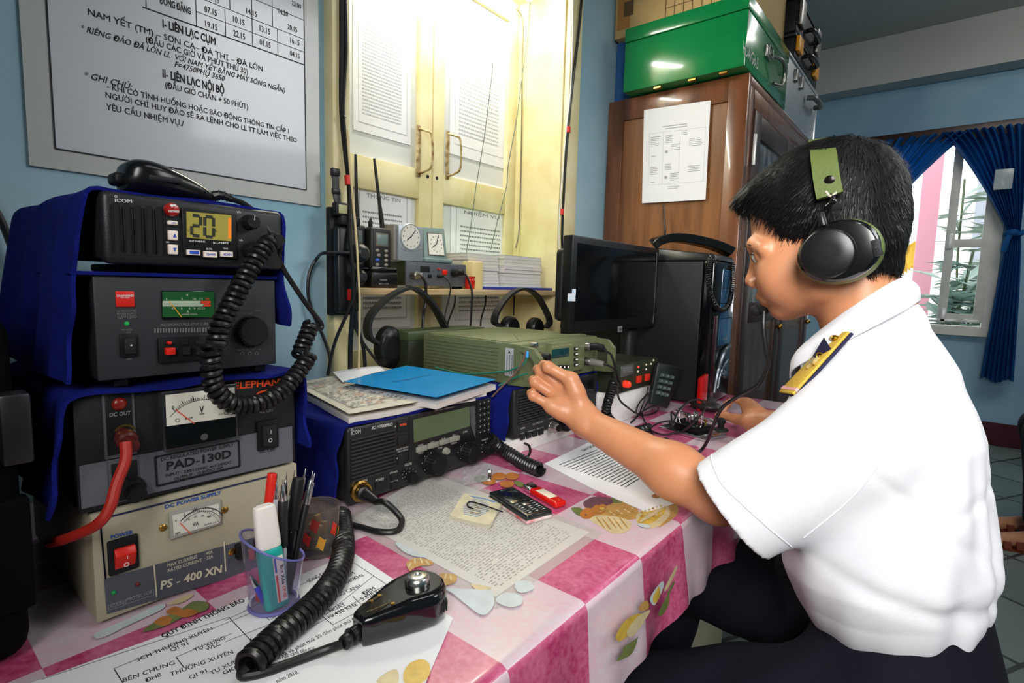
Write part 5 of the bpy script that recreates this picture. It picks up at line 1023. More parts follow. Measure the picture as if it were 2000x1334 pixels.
lf = MB(); q = [onz(zF(*p), ZB+.020) for p in ((300, 155), (600, 125), (640, 150), (365, 215))]; G = np.array([[bil(q, i/8, j/8)+np.array([0, 0, .004*sin(i/8*2)-.002*j/8]) for j in range(9)] for i in range(9)]); lf.sheet(G, .0004); sh = one('loose_sheet', lf, PAPER, 'loose white lined sheet sticking out from under the blue book', 'paper')
b2 = [onz(zF(*p), ZB+.026) for p in ((780, 112), (1362, 202), (975, 318), (368, 214))]
bb = book('blue_book', 'bright blue paperback lying on top of the book pile', b2, ZB+.0148, .0115, mat('bright_blue_cover', '0f97dc', .3, coat=.3, noise=.08, nscale=8), PAGES, bend=0)
m = MB(); z2 = [np.array([p[0], p[1], ZB+.0266]) for p in b2]
pa_, pb_ = onz(zF(700, 222), ZB+.0267), onz(zF(948, 172), ZB+.0267); text(m, 'Thông tin liên lạc', pa_, pb_, np.cross([0, 0, 1], pb_-pa_), .007, off=.0002)
pa_, pb_ = onz(zF(555, 182), ZB+.0267), onz(zF(690, 158), ZB+.0267); text(m, 'QUY TRÌNH', pa_, pb_, np.cross([0, 0, 1], pb_-pa_), .004, off=.0002)
m.obj('lettering', mat('navy_ink', '1b2f63', .6), bb, smooth=False)
# ================================================================== radios further along the desk
RY2 = .65; pn = Panel(RY2, zF)
FOAM = mat('white_foam', 'dcdad6', .8, bump=.5, bscale=250, noise=.06, nscale=120)
one('foam_block', MB().box(.80, 1.045, RY2+.002, .97, TZ, .7795, .002), FOAM, 'flat white foam block under the black radio with a blue cloth', 'foam block')
r8 = thing('radio_transceiver', 'black radio on a flat foam block, under the blue cloth and the olive green transceiver', 'radio', (.975, .80, .7795))
x0, x1, zb, zt = .814, 1.136, .7835, .883
MB().box(x0+.003, x1-.003, RY2+.012, .95, zb, zt-.001, .003).obj('case', BLK2, r8)
m = MB(); m.box(x0, x1, RY2, RY2+.014, zb, zt, .004, 3); m.obj('front_panel', mat('radio_black', '1d1e20', .4, bump=.1, bscale=800), r8)
for xx in (x0+.03, x1-.03): MB().cyl((xx, .68, .779), (xx, .68, zb+.002), .008, n=14).obj('foot', RUB, r8)
m = MB(); a_, b_ = pn.P(1510, 330)[0], pn.P(1690, 400)[0]; ztop_ = pn.P(1510, 320)[2]; zbot_ = pn.P(1510, 500)[2]
for k in range(11): z_ = ztop_+(zbot_-ztop_)*k/10; m.box(a_, b_, RY2-.0008, RY2, z_-.0013, z_+.0013, .0004)
m.obj('speaker_grille', DARK, r8)
m = MB()
for k in range(10): z_ = ztop_+(zbot_-ztop_)*(k+.5)/10; m.box(a_, b_, RY2-.003, RY2, z_-.0012, z_+.0012, .0006)
m.obj('grille_ribs', mat('rib_grey', '2c2d30', .45), r8)
m = MB(); pn.txt(m, 'ICOM', 1523, 530, 1548, 523, 12, bold=.02); pn.txt(m, 'IC-M710', 1600, 503, 1665, 483, 12, bold=.02); pn.txt(m, 'POWER', 1520, 562, 1545, 555, 8); pn.txt(m, 'SPEAKER  DIMMER', 1565, 550, 1672, 520, 9); pn.txt(m, 'VOLUME', 1700, 465, 1730, 458, 8); m.obj('lettering', mat('pale_print', 'b9b9b4', .6), r8, smooth=False)
for k in range(4):
    m = MB(); pn.box(m, 1520+40*k, 560-11*k, 1546+40*k, 590-11*k, .003); m.obj('button', BLK2, r8)
m = MB(); pn.knob(m, 1722, 512, 33, .016, 28, 14); m.obj('knob', mat('silver_knob', 'b9b6ae', .25, .9), r8); m = MB(); pn.knob(m, 1732, 512, 22, .020, 24, 12); m.obj('knob', BLK, r8)
m = MB(); c = pn.P(1800, 490); m.lathe([(.017, 0), (.0165, .012), (.015, .016)], c, (0, -1, 0), 24); m.obj('dial', BLK, r8); m = MB(); m.box(x0+.17, x1-.02, RY2-.0015, RY2, zt-.04, zt-.012, .0008); m.obj('display_window', GLOSS, r8)
cover('blue_cloth', 'dark blue cloth under the olive green transceiver', [(.795, .783), (.797, .82), (.801, .86), (.808, .882), (.822, .8868), (.9, .8866), (1.0, .8866), (1.08, .8866), (1.125, .8868), (1.138, .884), (1.1425, .872), (1.144, .82), (1.145, .79)], .655, .95, .0018, 12, .002)
# short coil and bracket wire by the large transceiver
cd2 = thing('coiled_cord', 'short black coiled cord lying between the two black transceivers on the cloth', 'cord', (.85, .62, TZ))
m = MB(); coil(m, [ony(zF(1320, 590), .658), onz(zF(1380, 645), TZ+.028), onz(zF(1450, 690), TZ+.018), onz(zF(1540, 745), TZ+.013), onz(zF(1650, 795), TZ+.013)], .0105, .0034, .0072); m.obj('coil', mat('cord_black', '121213', .35), cd2)
m = MB(); m.tube(smooth([onz(zF(1530, 735), TZ+.004), onz(zF(1580, 690), TZ+.006), ony(zF(1580, 640), .62), ony(zF(1550, 620), .64)], 8), .0026, 8); m.obj('straight_cable', RUB, cd2)
one('keys', MB().box(*[v for v in ()]) if False else MB().cyl(onz(zF(1322, 812), TZ+.008), onz(zF(1322, 800), TZ+.018), .004, n=14, bev=.001).cyl(onz(zF(1318, 862), TZ+.003), onz(zF(1322, 828), TZ+.006), .0032, n=12), CHROME, 'small chrome plug lying on the cloth by the large transceiver', 'plug')
one('plastic_wrap', MB().sheet(np.array([[onz(zF(1150+22*i, 780+14*j-4*i), TZ+.003+.005*abs(sin(i*1.3+j))) for j in range(9)] for i in range(9)]), .0002), mat('clear_wrap', 'e8ecec', .08, alpha=.22, coat=.8), 'crumpled clear plastic wrapper in front of the large transceiver', 'wrapper')
# ---------------- olive green transceiver
GYf = .650; pn = Panel(GYf, zT)
gt = thing('field_transceiver', 'olive green field transceiver with end handles, being tuned by the seated man', 'radio', (.98, .80, .8868))
x0, x1, zb, zt = .832, 1.128, .8885, .9735
bx = MB(); bx.box(x0, x1, GYf, .94, zb, zt, .004); bx.obj('case', GREEN, gt)
m = MB(); m.box(x0+.004, x1-.004, GYf+.03, .935, zt-.001, zt+.002, .001); 
for k in range(2): m.tube([(x0+.03+.2*k*0, .68, zt+.002), (x1-.03, .90, zt+.002)] if k == 0 else [(x0+.03, .90, zt+.002), (x1-.03, .68, zt+.002)], .0012, 5)
m.obj('lid', GREEN, gt)
m = MB()
for k in range(9): z_ = zb+.012+k*.0075; m.box(x0-.002, x0, GYf+.06, .93, z_-.0014, z_+.0014, .0006)
m.obj('cooling_fins', GREEN, gt)
for nm, xa, xb in (('handle', x0-.003, x0+.009), ('handle', x1-.009, x1+.003)):
    m = MB(); zt2 = zt-.002; pts = [(xa, GYf+.03, zb), (xa, GYf-.045, zb+.004), (xa, GYf-.048, zb+.012), (xa, GYf-.048, zt2-.022), (xa, GYf-.03, zt2-.004), (xa, GYf+.03, zt2)]
    b_ = bmesh.new(); out_ = [b_.verts.new(p) for p in pts]; inn = [b_.verts.new(p) for p in [(xa, GYf+.002, zb+.012), (xa, GYf-.026, zb+.014), (xa, GYf-.033, zb+.02), (xa, GYf-.033, zt2-.03), (xa, GYf-.022, zt2-.018), (xa, GYf+.002, zt2-.012)]]
    for i in range(6): b_.faces.new((out_[i], out_[(i+1) % 6], inn[(i+1) % 6], inn[i]))
    g_ = bmesh.ops.extrude_face_region(b_, geom=b_.faces[:]); bmesh.ops.translate(b_, verts=[e for e in g_['geom'] if isinstance(e, bmesh.types.BMVert)], vec=(xb-xa, 0, 0)); bmesh.ops.recalc_face_normals(b_, faces=b_.faces[:]); m.bm(b_); m.obj(nm, GREEN, gt)
lab = MB(); c0, c1 = onx(zT(70, 490), x0-.0035), onx(zT(215, 1060), x0-.0035); lab.box(x0-.0035, x0-.0025, c0[1], c1[1], c1[2], c0[2]); lo = lab.obj('rating_label', mat('silver_label', 'a9aaa8', .4), gt)
m = MB()
for i, ln_ in enumerate((1, 1, 1)): yy = c0[1]+(c1[1]-c0[1])*(.2+.3*i); lines(m, (x0-.0036, yy, c0[2]-.01), (x0-.0036, yy, c1[2]+.004), (x0-.0036, yy+.001, c1[2]), 1, rg2, .95, .05) if False else [m.quad((x0-.0037, yy, z_), (x0-.0037, yy-.0028, z_), (x0-.0037, yy-.0028, z_-.0016), (x0-.0037, yy, z_-.0016)) for z_ in np.arange(c0[2]-.014, c1[2]+.004, -.0028)]
yy = (c0[1]+c1[1])/2; m.poly([(x0-.0037, yy-.004, c0[2]-.012), (x0-.0037, yy, c0[2]-.004), (x0-.0037, yy+.004, c0[2]-.012), (x0-.0037, yy, c0[2]-.010)]); m.obj('label_print', INK, lo, smooth=False)
FY = GYf-.002; m = MB(); pn.box(m, 880, 400, 1510, 895, .014, .002); dp = m.obj('display_panel', GREEN, gt); pn2 = Panel(GYf-.014, zT)
m = MB(); pn2.box(m, 985, 530, 1310, 655, .0012, .0006); m.obj('display', mat('teal_display', '12383a', .15, coat=.4), dp)
m = MB(); pn2.txt(m, 'SD-2000A HF TRANSCEIVER', 975, 497, 1362, 440, 36, .0006, bold=.02); pn.txt(m, 'TUNE', 735, 495, 805, 482, 36, .001, bold=.02); m.obj('lettering', mat('tan_print', 'a59a6c', .6), gt, smooth=False)
for y in (505, 610, 718, 818):
    m = MB(); pn2.box(m, 1408, y-25, 1468, y+25, .004, .0008); k_ = m.obj('button', BLK, dp); m = MB(); pn2.box(m, 1415, y-12, 1455, y+12, .0046, -.004, 0); m.obj('button_print', WHITE, k_)
for x in (1120, 1195, 1270):
    m = MB(); pn2.box(m, x-28, 835, x+28, 890, .004, .0008); k_ = m.obj('button', BLK, dp); m = MB(); pn2.box(m, x-10, 845, x+10, 880, .0046, -.004, 0); m.obj('button_print', WHITE, k_)
def bnc(x, y, r, L_, mm, nm, par):
    m = MB(); c = pn.P(x, y); R = pn.rad(x, y, r); m.lathe([(R, 0), (R, L_*.4), (R*.8, L_*.45), (R*.8, L_), (R*.6, L_*1.05)], c, (0, -1, 0), 20); return m.obj(nm, mm, par)
bnc(660, 650, 85, .014, BRASS, 'antenna_terminal', gt); m = MB(); pn.knob(m, 700, 650, 78, .030, 28, 18); m.obj('antenna_knob', BLK, gt)
m = MB(); c = pn.P(570, 430); m.cyl(c, c+np.array([0, -.016, 0]), .005, n=16, bev=.001); m.obj('ground_terminal', CHROME, gt)
# knob held by the man
KNOB = pn.P(760, 900); m = MB(); m.lathe([(.011, 0), (.011, .004), (.0095, .006), (.009, .024), (.008, .025)], (KNOB[0], GYf, KNOB[2]), (0, -1, 0), 24); m.obj('tuning_knob', BLK, gt)
bnc(1560, 460, 60, .012, BRASS, 'audio_socket', gt); bnc(1560, 740, 70, .012, BRASS, 'audio_socket', gt)
# plugs and leads of the green transceiver
zt_ = lambda x, y, Y: ony(zT(x, y), Y)
def plug(label, a_, b_, r, mm, cable, cr=.0026):
    t = thing('audio_plug', label, 'plug', a_); a_ = np.array(a_); b_ = np.array(b_); d = b_-a_
    m = MB(); m.cyl(a_, a_+d*.35, r*1.15, r*1.15, 18, .001); m.obj('collar', STEEL, t); m = MB(); m.cyl(a_+d*.33, b_, r, r*.75, 18, .001); m.obj('plug_body', mm, t)
    m = MB(); m.tube(smooth([b_]+cable, 8), cr, 8); m.obj('cable', RUB, t); return t
c = pn.P(1560, 460); zN_ = lambda x, y, Y: ony(zN(x, y), Y)
plug('black plug in the upper socket of the olive green transceiver', (c[0], GYf-.008, c[2]), zt_(1990, 480, GYf-.055), .0085, BLK, [zN_(90, 40, .585), zN_(160, 90, .58), zN_(210, 250, .578), zN_(265, 420, .58), zN_(300, 560, .585)])
c = pn.P(1560, 740); plug('grey plug in the lower socket of the olive green transceiver', (c[0], GYf-.008, c[2]), zt_(1990, 810, GYf-.055), .0085, mat('grey_plug', '6e6c66', .5), [zN_(110, 220, .59), zN_(180, 260, .595), zN_(230, 330, .598), zN_(250, 430, .6)])
BLW = mat('blue_sleeve', '3f97d8', .4)
ws = thing('wire_pair', 'green and brown wires with blue sleeves at the green transceiver handle', 'wire', zt_(450, 560, GYf-.03))
ex = lambda x, y, X: onx(zT(x, y), X)
m = MB(); m.tube(smooth([ex(490, 690, .823), ex(440, 800, .82), ex(250, 900, .815), ex(0, 960, .81), onx(zE(1090, 1100), .80), onx(zE(900, 1060), .795)], 8), .0018, 6); m.tube(smooth([ex(500, 990, .823), ex(300, 1060, .817), ex(120, 1140, .812), ex(-60, 1230, .80)], 8), .0018, 6); m.obj('green_wire', mat('green_wire', '1f6a55', .4), ws)
m = MB(); m.tube(smooth([ex(470, 560, .822), ex(440, 680, .82), ex(350, 860, .815), ex(200, 1060, .81), ex(0, 1250, .80), onx(zE(1270, 1250), .79)], 8), .0018, 6); m.obj('brown_wire', mat('brown_wire', '6b5148', .4), ws)
m = MB(); m.cyl(ex(500, 560, .825), ex(498, 680, .825), .0032, n=12); m.cyl(zt_(720, 770, GYf-.02), zt_(670, 900, GYf-.024), .0045, n=14, bev=.0005); m.obj('blue_sleeve', BLW, ws)
m = MB(); m.tube(smooth([zt_(740, 755, GYf-.018), zt_(745, 720, GYf-.014), zt_(730, 690, GYf-.010)], 6), .0012, 6); m.obj('wire_end', BRASS, ws)
# dark box behind the green transceiver
db = thing('radio_accessory_box', 'dark olive box with a latch standing behind the olive green transceiver', 'box', (.90, .985, TZ))
MB().box(.80, 1.06, .955, 1.035, TZ, .972, .004).obj('case', DGREEN, db); MB().box(.798, 1.062, .953, 1.037, .955, .976, .003).obj('lid', mat('dark_olive_lid', '39452a', .4), db); m = MB(); m.box(.855, .885, .949, .955, .90, .945, .002); m.obj('latch', BLK, db)
# ---------------- white foam block + small green radio with red lamps
one('foam_block', MB().box(1.168, 1.40, .625, .90, TZ, .828, .003), FOAM, 'tall white foam block under the small dark radio with red lamps', 'foam block')
SY2 = .618; pn = Panel(SY2, zN)
sr_ = thing('field_radio', 'small dark olive radio with red lamps on the tall white foam block', 'radio', (1.28, .75, .828))
MB().box(1.168, 1.405, SY2+.01, .90, .830, .899, .003).obj('case', DGREEN, sr_); MB().box(1.165, 1.408, SY2, SY2+.012, .8285, .901, .003).obj('front_panel', DGREEN, sr_)
for xx in (1.18, 1.39):
    MB().box(xx-.006, xx+.006, SY2+.02, SY2+.03, .8275, .8305).obj('foot', RUB, sr_)
m = MB(); pn.box(m, 285, 235, 445, 340, .0014, .0004); lb = m.obj('rating_label', mat('dark_label', '4a4d48', .4), sr_)
m = MB(); [pn.line(m, 300, 258+18*k, 425, 243+18*k, 5, .002) for k in range(4)]; m.obj('label_print', GREYP, lb)
REDL = mat('red_lamp_lit', 'e0281a', .3, emit='ff3a20', estr=.7)
m = MB(); c = pn.P(330, 465); m.lathe([(.0085, 0), (.0085, .006), (.0075, .014), (.004, .017)], c, (0, -1, 0), 18); m.obj('signal_lamp', REDL, sr_)
for x, y in ((510, 245), (505, 305), (612, 215), (612, 275), (675, 205), (708, 158), (700, 415)):
    m = MB(); c = pn.P(x, y); m.sph(c, .0032, 10); m.obj('indicator', REDL if (x, y) == (510, 245) else mat('clear_lamp', 'cfc8ae', .25), sr_)
for x, y in ((508, 405), (618, 378)):
    m = MB(); pn.box(m, x-22, y-38, x+22, y+38, .006, .001); m.obj('toggle', mat('red_toggle', 'c42a18', .3), sr_)
for x, y in ((265, 520), (710, 430)):
    m = MB(); c = pn.P(x, y); m.cyl(c, c+np.array([0, -.002, 0]), .003, n=12); m.obj('screw', BLK, sr_)
# coil cord hanging past the tall foam block and on to the desk
cd3 = thing('coiled_cord', 'black coiled cord hanging in front of the tall white foam block', 'cord', (1.13, .60, TZ))
m = MB(); coil(m, [zN_(190, 440, .60), zN_(165, 540, .597), zN_(130, 650, .595), zN_(105, 740, .592), zN_(90, 820, .59), zN_(110, 880, .585), zN_(150, 940, .58), onz(zN(260, 1040), TZ+.012), onz(zN(370, 1085), TZ+.011), onz(zN(500, 1075), TZ+.011), onz(zN(650, 1035), TZ+.011)], .0085, .0028, .0068); m.obj('coil', mat('cord_black', '121213', .35), cd3)
# thin tangled lead
tl_ = thing('tangled_cable', 'thin black cable in loose loops between the foam block and the morse key', 'cable', (1.2, .5, TZ))
m = MB(); k1 = lambda x, y, h=.003: onz(zN(x, y), TZ+h)
m.tube(smooth([zN_(640, 490, .600), zN_(620, 600, .60), zN_(540, 690, .597), zN_(490, 790, .59), k1(500, 860, .02), k1(620, 870, .006), k1(740, 830, .004), k1(770, 770, .02), k1(690, 760, .03), k1(560, 830, .012), k1(440, 950, .004), k1(420, 960, .003), k1(520, 860, .01), zN_(560, 760, .585), zN_(610, 640, .59), zN_(650, 600, .595), zN_(650, 660, .59), zN_(580, 800, .58), k1(560, 870, .01), k1(620, 1000, .004), k1(690, 1100, .004), k1(730, 1190, .01)], 10), .0022, 7)
m.tube(smooth([zN_(240, 480, .60), zN_(245, 600, .595), zN_(280, 690, .59), zN_(370, 770, .585), k1(470, 840, .02), k1(560, 880, .006)], 8), .0024, 7)
m.tube(smooth([k1(660, 1040), k1(760, 980), k1(850, 955), k1(930, 945), k1(1000, 960, .02)], 8), .0022, 7); m.tube(smooth([k1(690, 1080), k1(780, 1115), k1(870, 1125), k1(960, 1110)], 8), .0022, 7)
m.obj('cable', RUB, tl_)
# small adapter
ad = thing('power_adapter', 'square black power adapter lying on the cloth in front of the morse key', 'adapter', (1.05, .45, TZ))
ap = [onz(zN(*p), TZ+.026) for p in ((700, 1190), (870, 1145), (1100, 1260), (900, 1330))]; ab = [np.array([p[0]*1.005, p[1], TZ+.001]) for p in ap]
ab = [onz(zN(x, y), TZ+.001) for x, y in ((705, 1250), (880, 1200), (1105, 1335), (930, 1420))]
m = MB(); m.hexa([tuple(p) for p in [(q[0], q[1], TZ+.001) for q in ap]]+[tuple(q) for q in ap], .004); m.obj('body', mat('adapter_black', '141517', .45), ad)
# ---------------- morse key
mk = thing('morse_key', 'chrome and black morse key worked by the man with his far hand', 'morse key', (1.25, .45, TZ))
kb = [np.array([p[0], p[1]]) for p in (onz(zN(850, 1040), TZ+.008), onz(zN(1000, 930), TZ+.008), onz(zN(1625, 1105), TZ+.008), onz(zN(1430, 1195), TZ+.008))]
kx = (kb[2]+kb[3]-kb[0]-kb[1])/2; kL = np.linalg.norm(kx); kx /= kL; ky = np.array([-kx[1], kx[0]]); kc = sum(kb)/4; kW = .085
def kp(a_, b_, z_): return np.array([kc[0]+kx[0]*a_+ky[0]*b_, kc[1]+kx[1]*a_+ky[1]*b_, TZ+z_])
def kbox(mb, a0, a1, b0, b1, z0, z1, bev=.001): mb.hexa([kp(a0, b0, z0), kp(a1, b0, z0), kp(a1, b1, z0), kp(a0, b1, z0), kp(a0, b0, z1), kp(a1, b0, z1), kp(a1, b1, z1), kp(a0, b1, z1)], bev)
h_ = kL/2; m = MB(); kbox(m, -h_, h_, -kW/2, kW/2, .001, .009, .002); m.obj('base_plate', mat('chrome_plate', 'c9c9cb', .15, 1), mk)
m = MB(); kbox(m, -h_*.72, h_*.55, -kW*.36, kW*.36, .009, .024, .002); m.obj('bakelite_block', GLOSS, mk)
m = MB(); kbox(m, -h_*.85, h_*.75, -.004, .004, .040, .045, .001); m.tube(smooth([kp(h_*.7, 0, .0425), kp(h_*.9, 0, .041), kp(h_*1.15, 0, .034)], 5), .004, 8); m.obj('lever', CHROME, mk)
m = MB(); kbox(m, -h_*.12, h_*.06, -.017, -.011, .024, .05); kbox(m, -h_*.12, h_*.06, .011, .017, .024, .05); m.cyl(kp(-h_*.03, -.02, .042), kp(-h_*.03, .02, .042), .0035, n=12); m.obj('fulcrum', mat('bright_steel', 'c4c6c8', .2, 1), mk)
for a_, b_, z_, r_, mm in ((-h_*.6, 0, .052, .006, CHROME), (h_*.35, 0, .048, .005, CHROME), (-h_*.5, .022, .036, .0055, BRASS), (h_*.3, .022, .036, .0055, BRASS), (-h_*.5, -.022, .036, .0055, CHROME)):
    m = MB(); m.cyl(kp(a_, b_, .022), kp(a_, b_, z_-.004), .002, n=8); m.cyl(kp(a_, b_, z_-.006), kp(a_, b_, z_), r_, n=14, bev=.001); m.obj('terminal_screw', mm, mk)
KK = kp(h_*1.15, 0, .034); m = MB(); m.lathe([(.016, -.010), (.017, -.008), (.016, -.006), (.007, -.004), (.0065, .004), (.010, .010), (.0095, .016), (.005, .019)], KK, (0, 0, 1), 24); m.obj('key_knob', BLK, mk)
# lead arching over the key to the headset cable
one('key_lead', MB().tube(smooth([kp(-h_*.5, -.022, .036), kp(-h_*.62, -.03, .045), zN_(960, 1000, .42), zN_(1010, 860, .44), zN_(1090, 760, .46), zN_(1200, 680, .475), zN_(1310, 675, .47), zN_(1375, 730, .46), zN_(1360, 830, .44), zN_(1270, 930, .41), k1(1100, 1080, .012), k1(960, 1110, .003)], 10), .0022, 7), RUB, 'thin black lead arching over the morse key', 'cable')
# desk telephone keypad beside the tower
kp_ = thing('desk_telephone', 'dark keypad telephone standing upright between the small radio and the computer tower', 'telephone', (1.50, .66, TZ))
A4 = [ony(zN(770, 180), .608), ony(zN(1120, 260), .590), ony(zN(900, 800), .565), ony(zN(670, 730), .580)]
for p in (A4[2], A4[3]): p[2] = max(p[2], TZ+.006)
dvk = np.array([.004, .014, 0]); m = MB(); m.prism([tuple(p) for p in A4], tuple(dvk), .006); m.obj('body', mat('telephone_black', '15191a', .35), kp_)
for i in range(4):
    for j in range(3):
        u_ = .22+.2*j; v_ = .3+.14*i; c = bil(A4, u_, v_); ex_ = (A4[1]-A4[0])*.065; ey_ = (A4[3]-A4[0])*.045; nn = np.cross(ex_, ey_); nn /= np.linalg.norm(nn); nn = nn if nn[1] < 0 else -nn
        m = MB(); m.prism([c-ex_-ey_-nn*.001, c+ex_-ey_-nn*.001, c+ex_+ey_-nn*.001, c-ex_+ey_-nn*.001], nn*.006, .0008); k_ = m.obj('key', mat('teal_grey_key', '3b4a48', .4), kp_)
        m = MB(); o_ = nn*.0054; m.quad(c-ex_*.3-ey_*.3+o_, c+ex_*.3-ey_*.3+o_, c+ex_*.3+ey_*.3+o_, c-ex_*.3+ey_*.3+o_); m.obj('key_print', GREYP, k_)
one('computer_mouse', MB().sph((1.512, .512, TZ+.014), (.030, .045, .015), 20), mat('mouse_dark', '26221f', .4), 'dark computer mouse lying at the foot of the computer tower', 'mouse')
# ================================================================== window shelf and what stands on it
SHT = 1.0735
one('shelf', MB().box(.705, 1.531, 1.045, 1.236, 1.058, SHT, .0015), mat('raw_plank', 'c9b38a', .6, col2='a98a5c', nscale=10, stretch=(.6, 6, 6)), 'raw wooden plank shelf fitted across the shuttered window', 'shelf')
rr = lambda x, y, Y: ony(zR(x, y), Y)
# small power supply on the shelf
sp = thing('power_supply', 'small dark green power supply with plugs on the plank shelf, carrying the two clocks', 'power supply', (1.02, 1.15, SHT))
MB().box(.905, 1.122, 1.092, 1.215, SHT+.008, 1.1435, .003).obj('case', DGREEN, sp); Yp = 1.088; pn = Panel(Yp, zR)
MB().box(.904, 1.123, Yp, Yp+.006, SHT+.007, 1.143, .0015).obj('front_panel', mat('slate_front', '4b5057', .5), sp)
for xx in (.93, 1.10):
    MB().cyl((xx, 1.11, SHT), (xx, 1.11, SHT+.009), .008, n=12).obj('foot', RUB, sp)
m = MB(); pn.box(m, 838, 915, 912, 965, .002); m.obj('vent_grille', DARK, sp)
for x, y, w_, h_, mm in ((1015, 945, 32, 42, RED), (898, 985, 24, 26, BLK), (975, 930, 20, 20, mat('dull_red', '9c3b35', .4))):
    m = MB(); pn.box(m, x, y, x+w_, y+h_, .005, .001); m.obj('switch', mm, sp)
m = MB(); pn.txt(m, 'DC POWER', 742, 905, 800, 903, 10); pn.txt(m, 'AC INPUT', 1085, 915, 1140, 916, 10); m.obj('lettering', GREYP, sp, smooth=False)
def cableplug(label, x, y, r, L_, mm, cable, cr):
    c = pn.P(x, y); R = pn.rad(x, y, r); t = thing('cable_plug', label, 'plug', c); m = MB(); m.lathe([(R, 0), (R, L_*.5), (R*.75, L_*.6), (R*.7, L_), (R*.4, L_*1.05)], c, (.25, -1, 0), 18); m.obj('plug_body', mm, t)
    m = MB(); m.tube(smooth([c+np.array([.25*L_, -L_, 0])]+cable, 8), cr, 8); m.obj('cable', RUB, t)
cableplug('round metal plug and thick cable at the small power supply on the shelf', 770, 990, 32, .03, STEEL, [rr(850, 1000, 1.04), rr(880, 1060, 1.035), rr(880, 1200, 1.035), ony(zE(825, 700), 1.03), ony(zE(818, 810), 1.02)], .0038)
cableplug('black plug with a cable falling from the small power supply on the shelf', 1100, 970, 32, .035, BLK, [ony(zE(1110, 475), 1.045), ony(zE(1138, 560), 1.035), ony(zE(1135, 700), 1.03), ony(zE(1128, 810), 1.02)], .003)
cableplug('small plug with a thin lead at the small power supply on the shelf', 980, 998, 14, .02, BLK, [rr(1040, 1010, 1.05), ony(zE(1000, 540), 1.04), ony(zE(965, 720), 1.035), ony(zE(970, 800), 1.02)], .0018)
# clocks
c1 = thing('desk_clock', 'silver upright clock with a round white dial on the small power supply', 'clock', (.955, 1.12, 1.1435)); 
yc = 1.10; p1 = rr(660, 572, yc); p2 = rr(862, 862, yc); m = MB(); m.box(p1[0], p2[0], yc, yc+.022, 1.144, p1[2], .003); m.obj('case', mat('silver_plastic', '9aa3a8', .35, .3), c1)
m = MB(); m.box(p1[0]-.012, p1[0]-.002, yc+.004, yc+.05, 1.1445, p1[2]-.001, .002); m.obj('back_leaf', mat('taupe_plastic', '7d7a72', .5), c1)
def dial(par, c, R, sq, hh, mh):
    m = MB(); y = c[1]
    if sq: m.box(c[0]-R, c[0]+R, y-.002, y, c[2]-R*1.1, c[2]+R*1.1, .001)
    else: m.lathe([(R, 0), (R, .002)], c, (0, -1, 0), 36)
    d = m.obj('dial', mat('dial_white', 'dcd8cc', .5), par); m = MB(); y2 = y-.0024
    for k in range(12):
        a_ = 2*pi*k/12; rr_ = R*.82; cx, cz = c[0]+rr_*sin(a_), c[2]+rr_*cos(a_); m.box(cx-.0009, cx+.0009, y2, y-.002, cz-.0016, cz+.0016)
    for a_, L_, w_ in ((hh, R*.55, .0016), (mh, R*.75, .0012)):
        a_ = radians(a_); m.strip([(c[0]-L_*.15*sin(a_), y2-.0004, c[2]-L_*.15*cos(a_)), (c[0]+L_*sin(a_), y2-.0004, c[2]+L_*cos(a_))], w_*1.6, .0004, (cos(a_), 0, -sin(a_)))
    m.obj('hands', INK, d); return d
cd1 = rr(757, 678, yc); dial(c1, np.array([cd1[0], yc, cd1[2]]), .031, False, 235, 40)
m = MB(); m.tube([np.array([cd1[0]+.0325*cos(t), yc-.001, cd1[2]+.0325*sin(t)]) for t in np.linspace(0, 2*pi, 36)[:-1]], .0022, 6, True); m.obj('dial_ring', mat('silver_ring', 'b9c0c4', .3, .6), c1)
m = MB(); m.tube(smooth([rr(680, 770, yc), rr(760, 795, yc), rr(850, 770, yc)], 8), .0015, 6); m.obj('trim_line', mat('silver_ring', 'b9c0c4', .3, .6), c1)
c2 = thing('desk_clock', 'grey-green clock with a square white dial leaning on the small power supply', 'clock', (1.05, 1.12, 1.1435))
q4 = [rr(875, 845, 1.10), rr(1062, 850, 1.10), rr(1035, 610, 1.125), rr(860, 598, 1.125)]; q4[0][2] = q4[1][2] = 1.1505
m = MB(); m.prism([tuple(p) for p in q4], (0, .02, 0), .004); m.obj('case', mat('sage_plastic', '728683', .4), c2)
m = MB(); m.prism([tuple(bil(q4, u_, v_)+np.array([0, -.0025, 0])) for u_, v_ in ((.14, .14), (.86, .14), (.84, .84), (.15, .84))], (0, .003, 0), .001); m.obj('dial_frame', mat('dark_frame', '59524a', .5), c2)
m = MB(); m.prism([tuple(bil(q4, u_, v_)+np.array([0, -.0035, 0])) for u_, v_ in ((.17, .17), (.83, .17), (.81, .81), (.18, .81))], (0, .003, 0)); dd = m.obj('dial', mat('dial_white', 'dcd8cc', .5), c2)
m = MB(); dc = bil(q4, .5, .5)+np.array([0, -.005, 0])
for k in range(12):
    a_ = 2*pi*k/12; p = bil(q4, .5+.24*sin(a_), .5+.24*cos(a_))+np.array([0, -.0042, 0]); m.box(p[0]-.001, p[0]+.001, p[1]-.0004, p[1], p[2]-.0016, p[2]+.0016)
m.strip([dc, bil(q4, .62, .78)+np.array([0, -.005, 0])], .0022, .0005, (1, 0, .3)); m.strip([dc, bil(q4, .33, .40)+np.array([0, -.005, 0])], .0026, .0005, (.3, 0, 1)); m.obj('hands', INK, dd)
m = MB(); m.box(q4[0][0]-.006, q4[1][0]+.010, 1.09, 1.13, 1.144, 1.156, .004, 3); m.obj('foot', mat('sage_plastic', '728683', .4), c2)
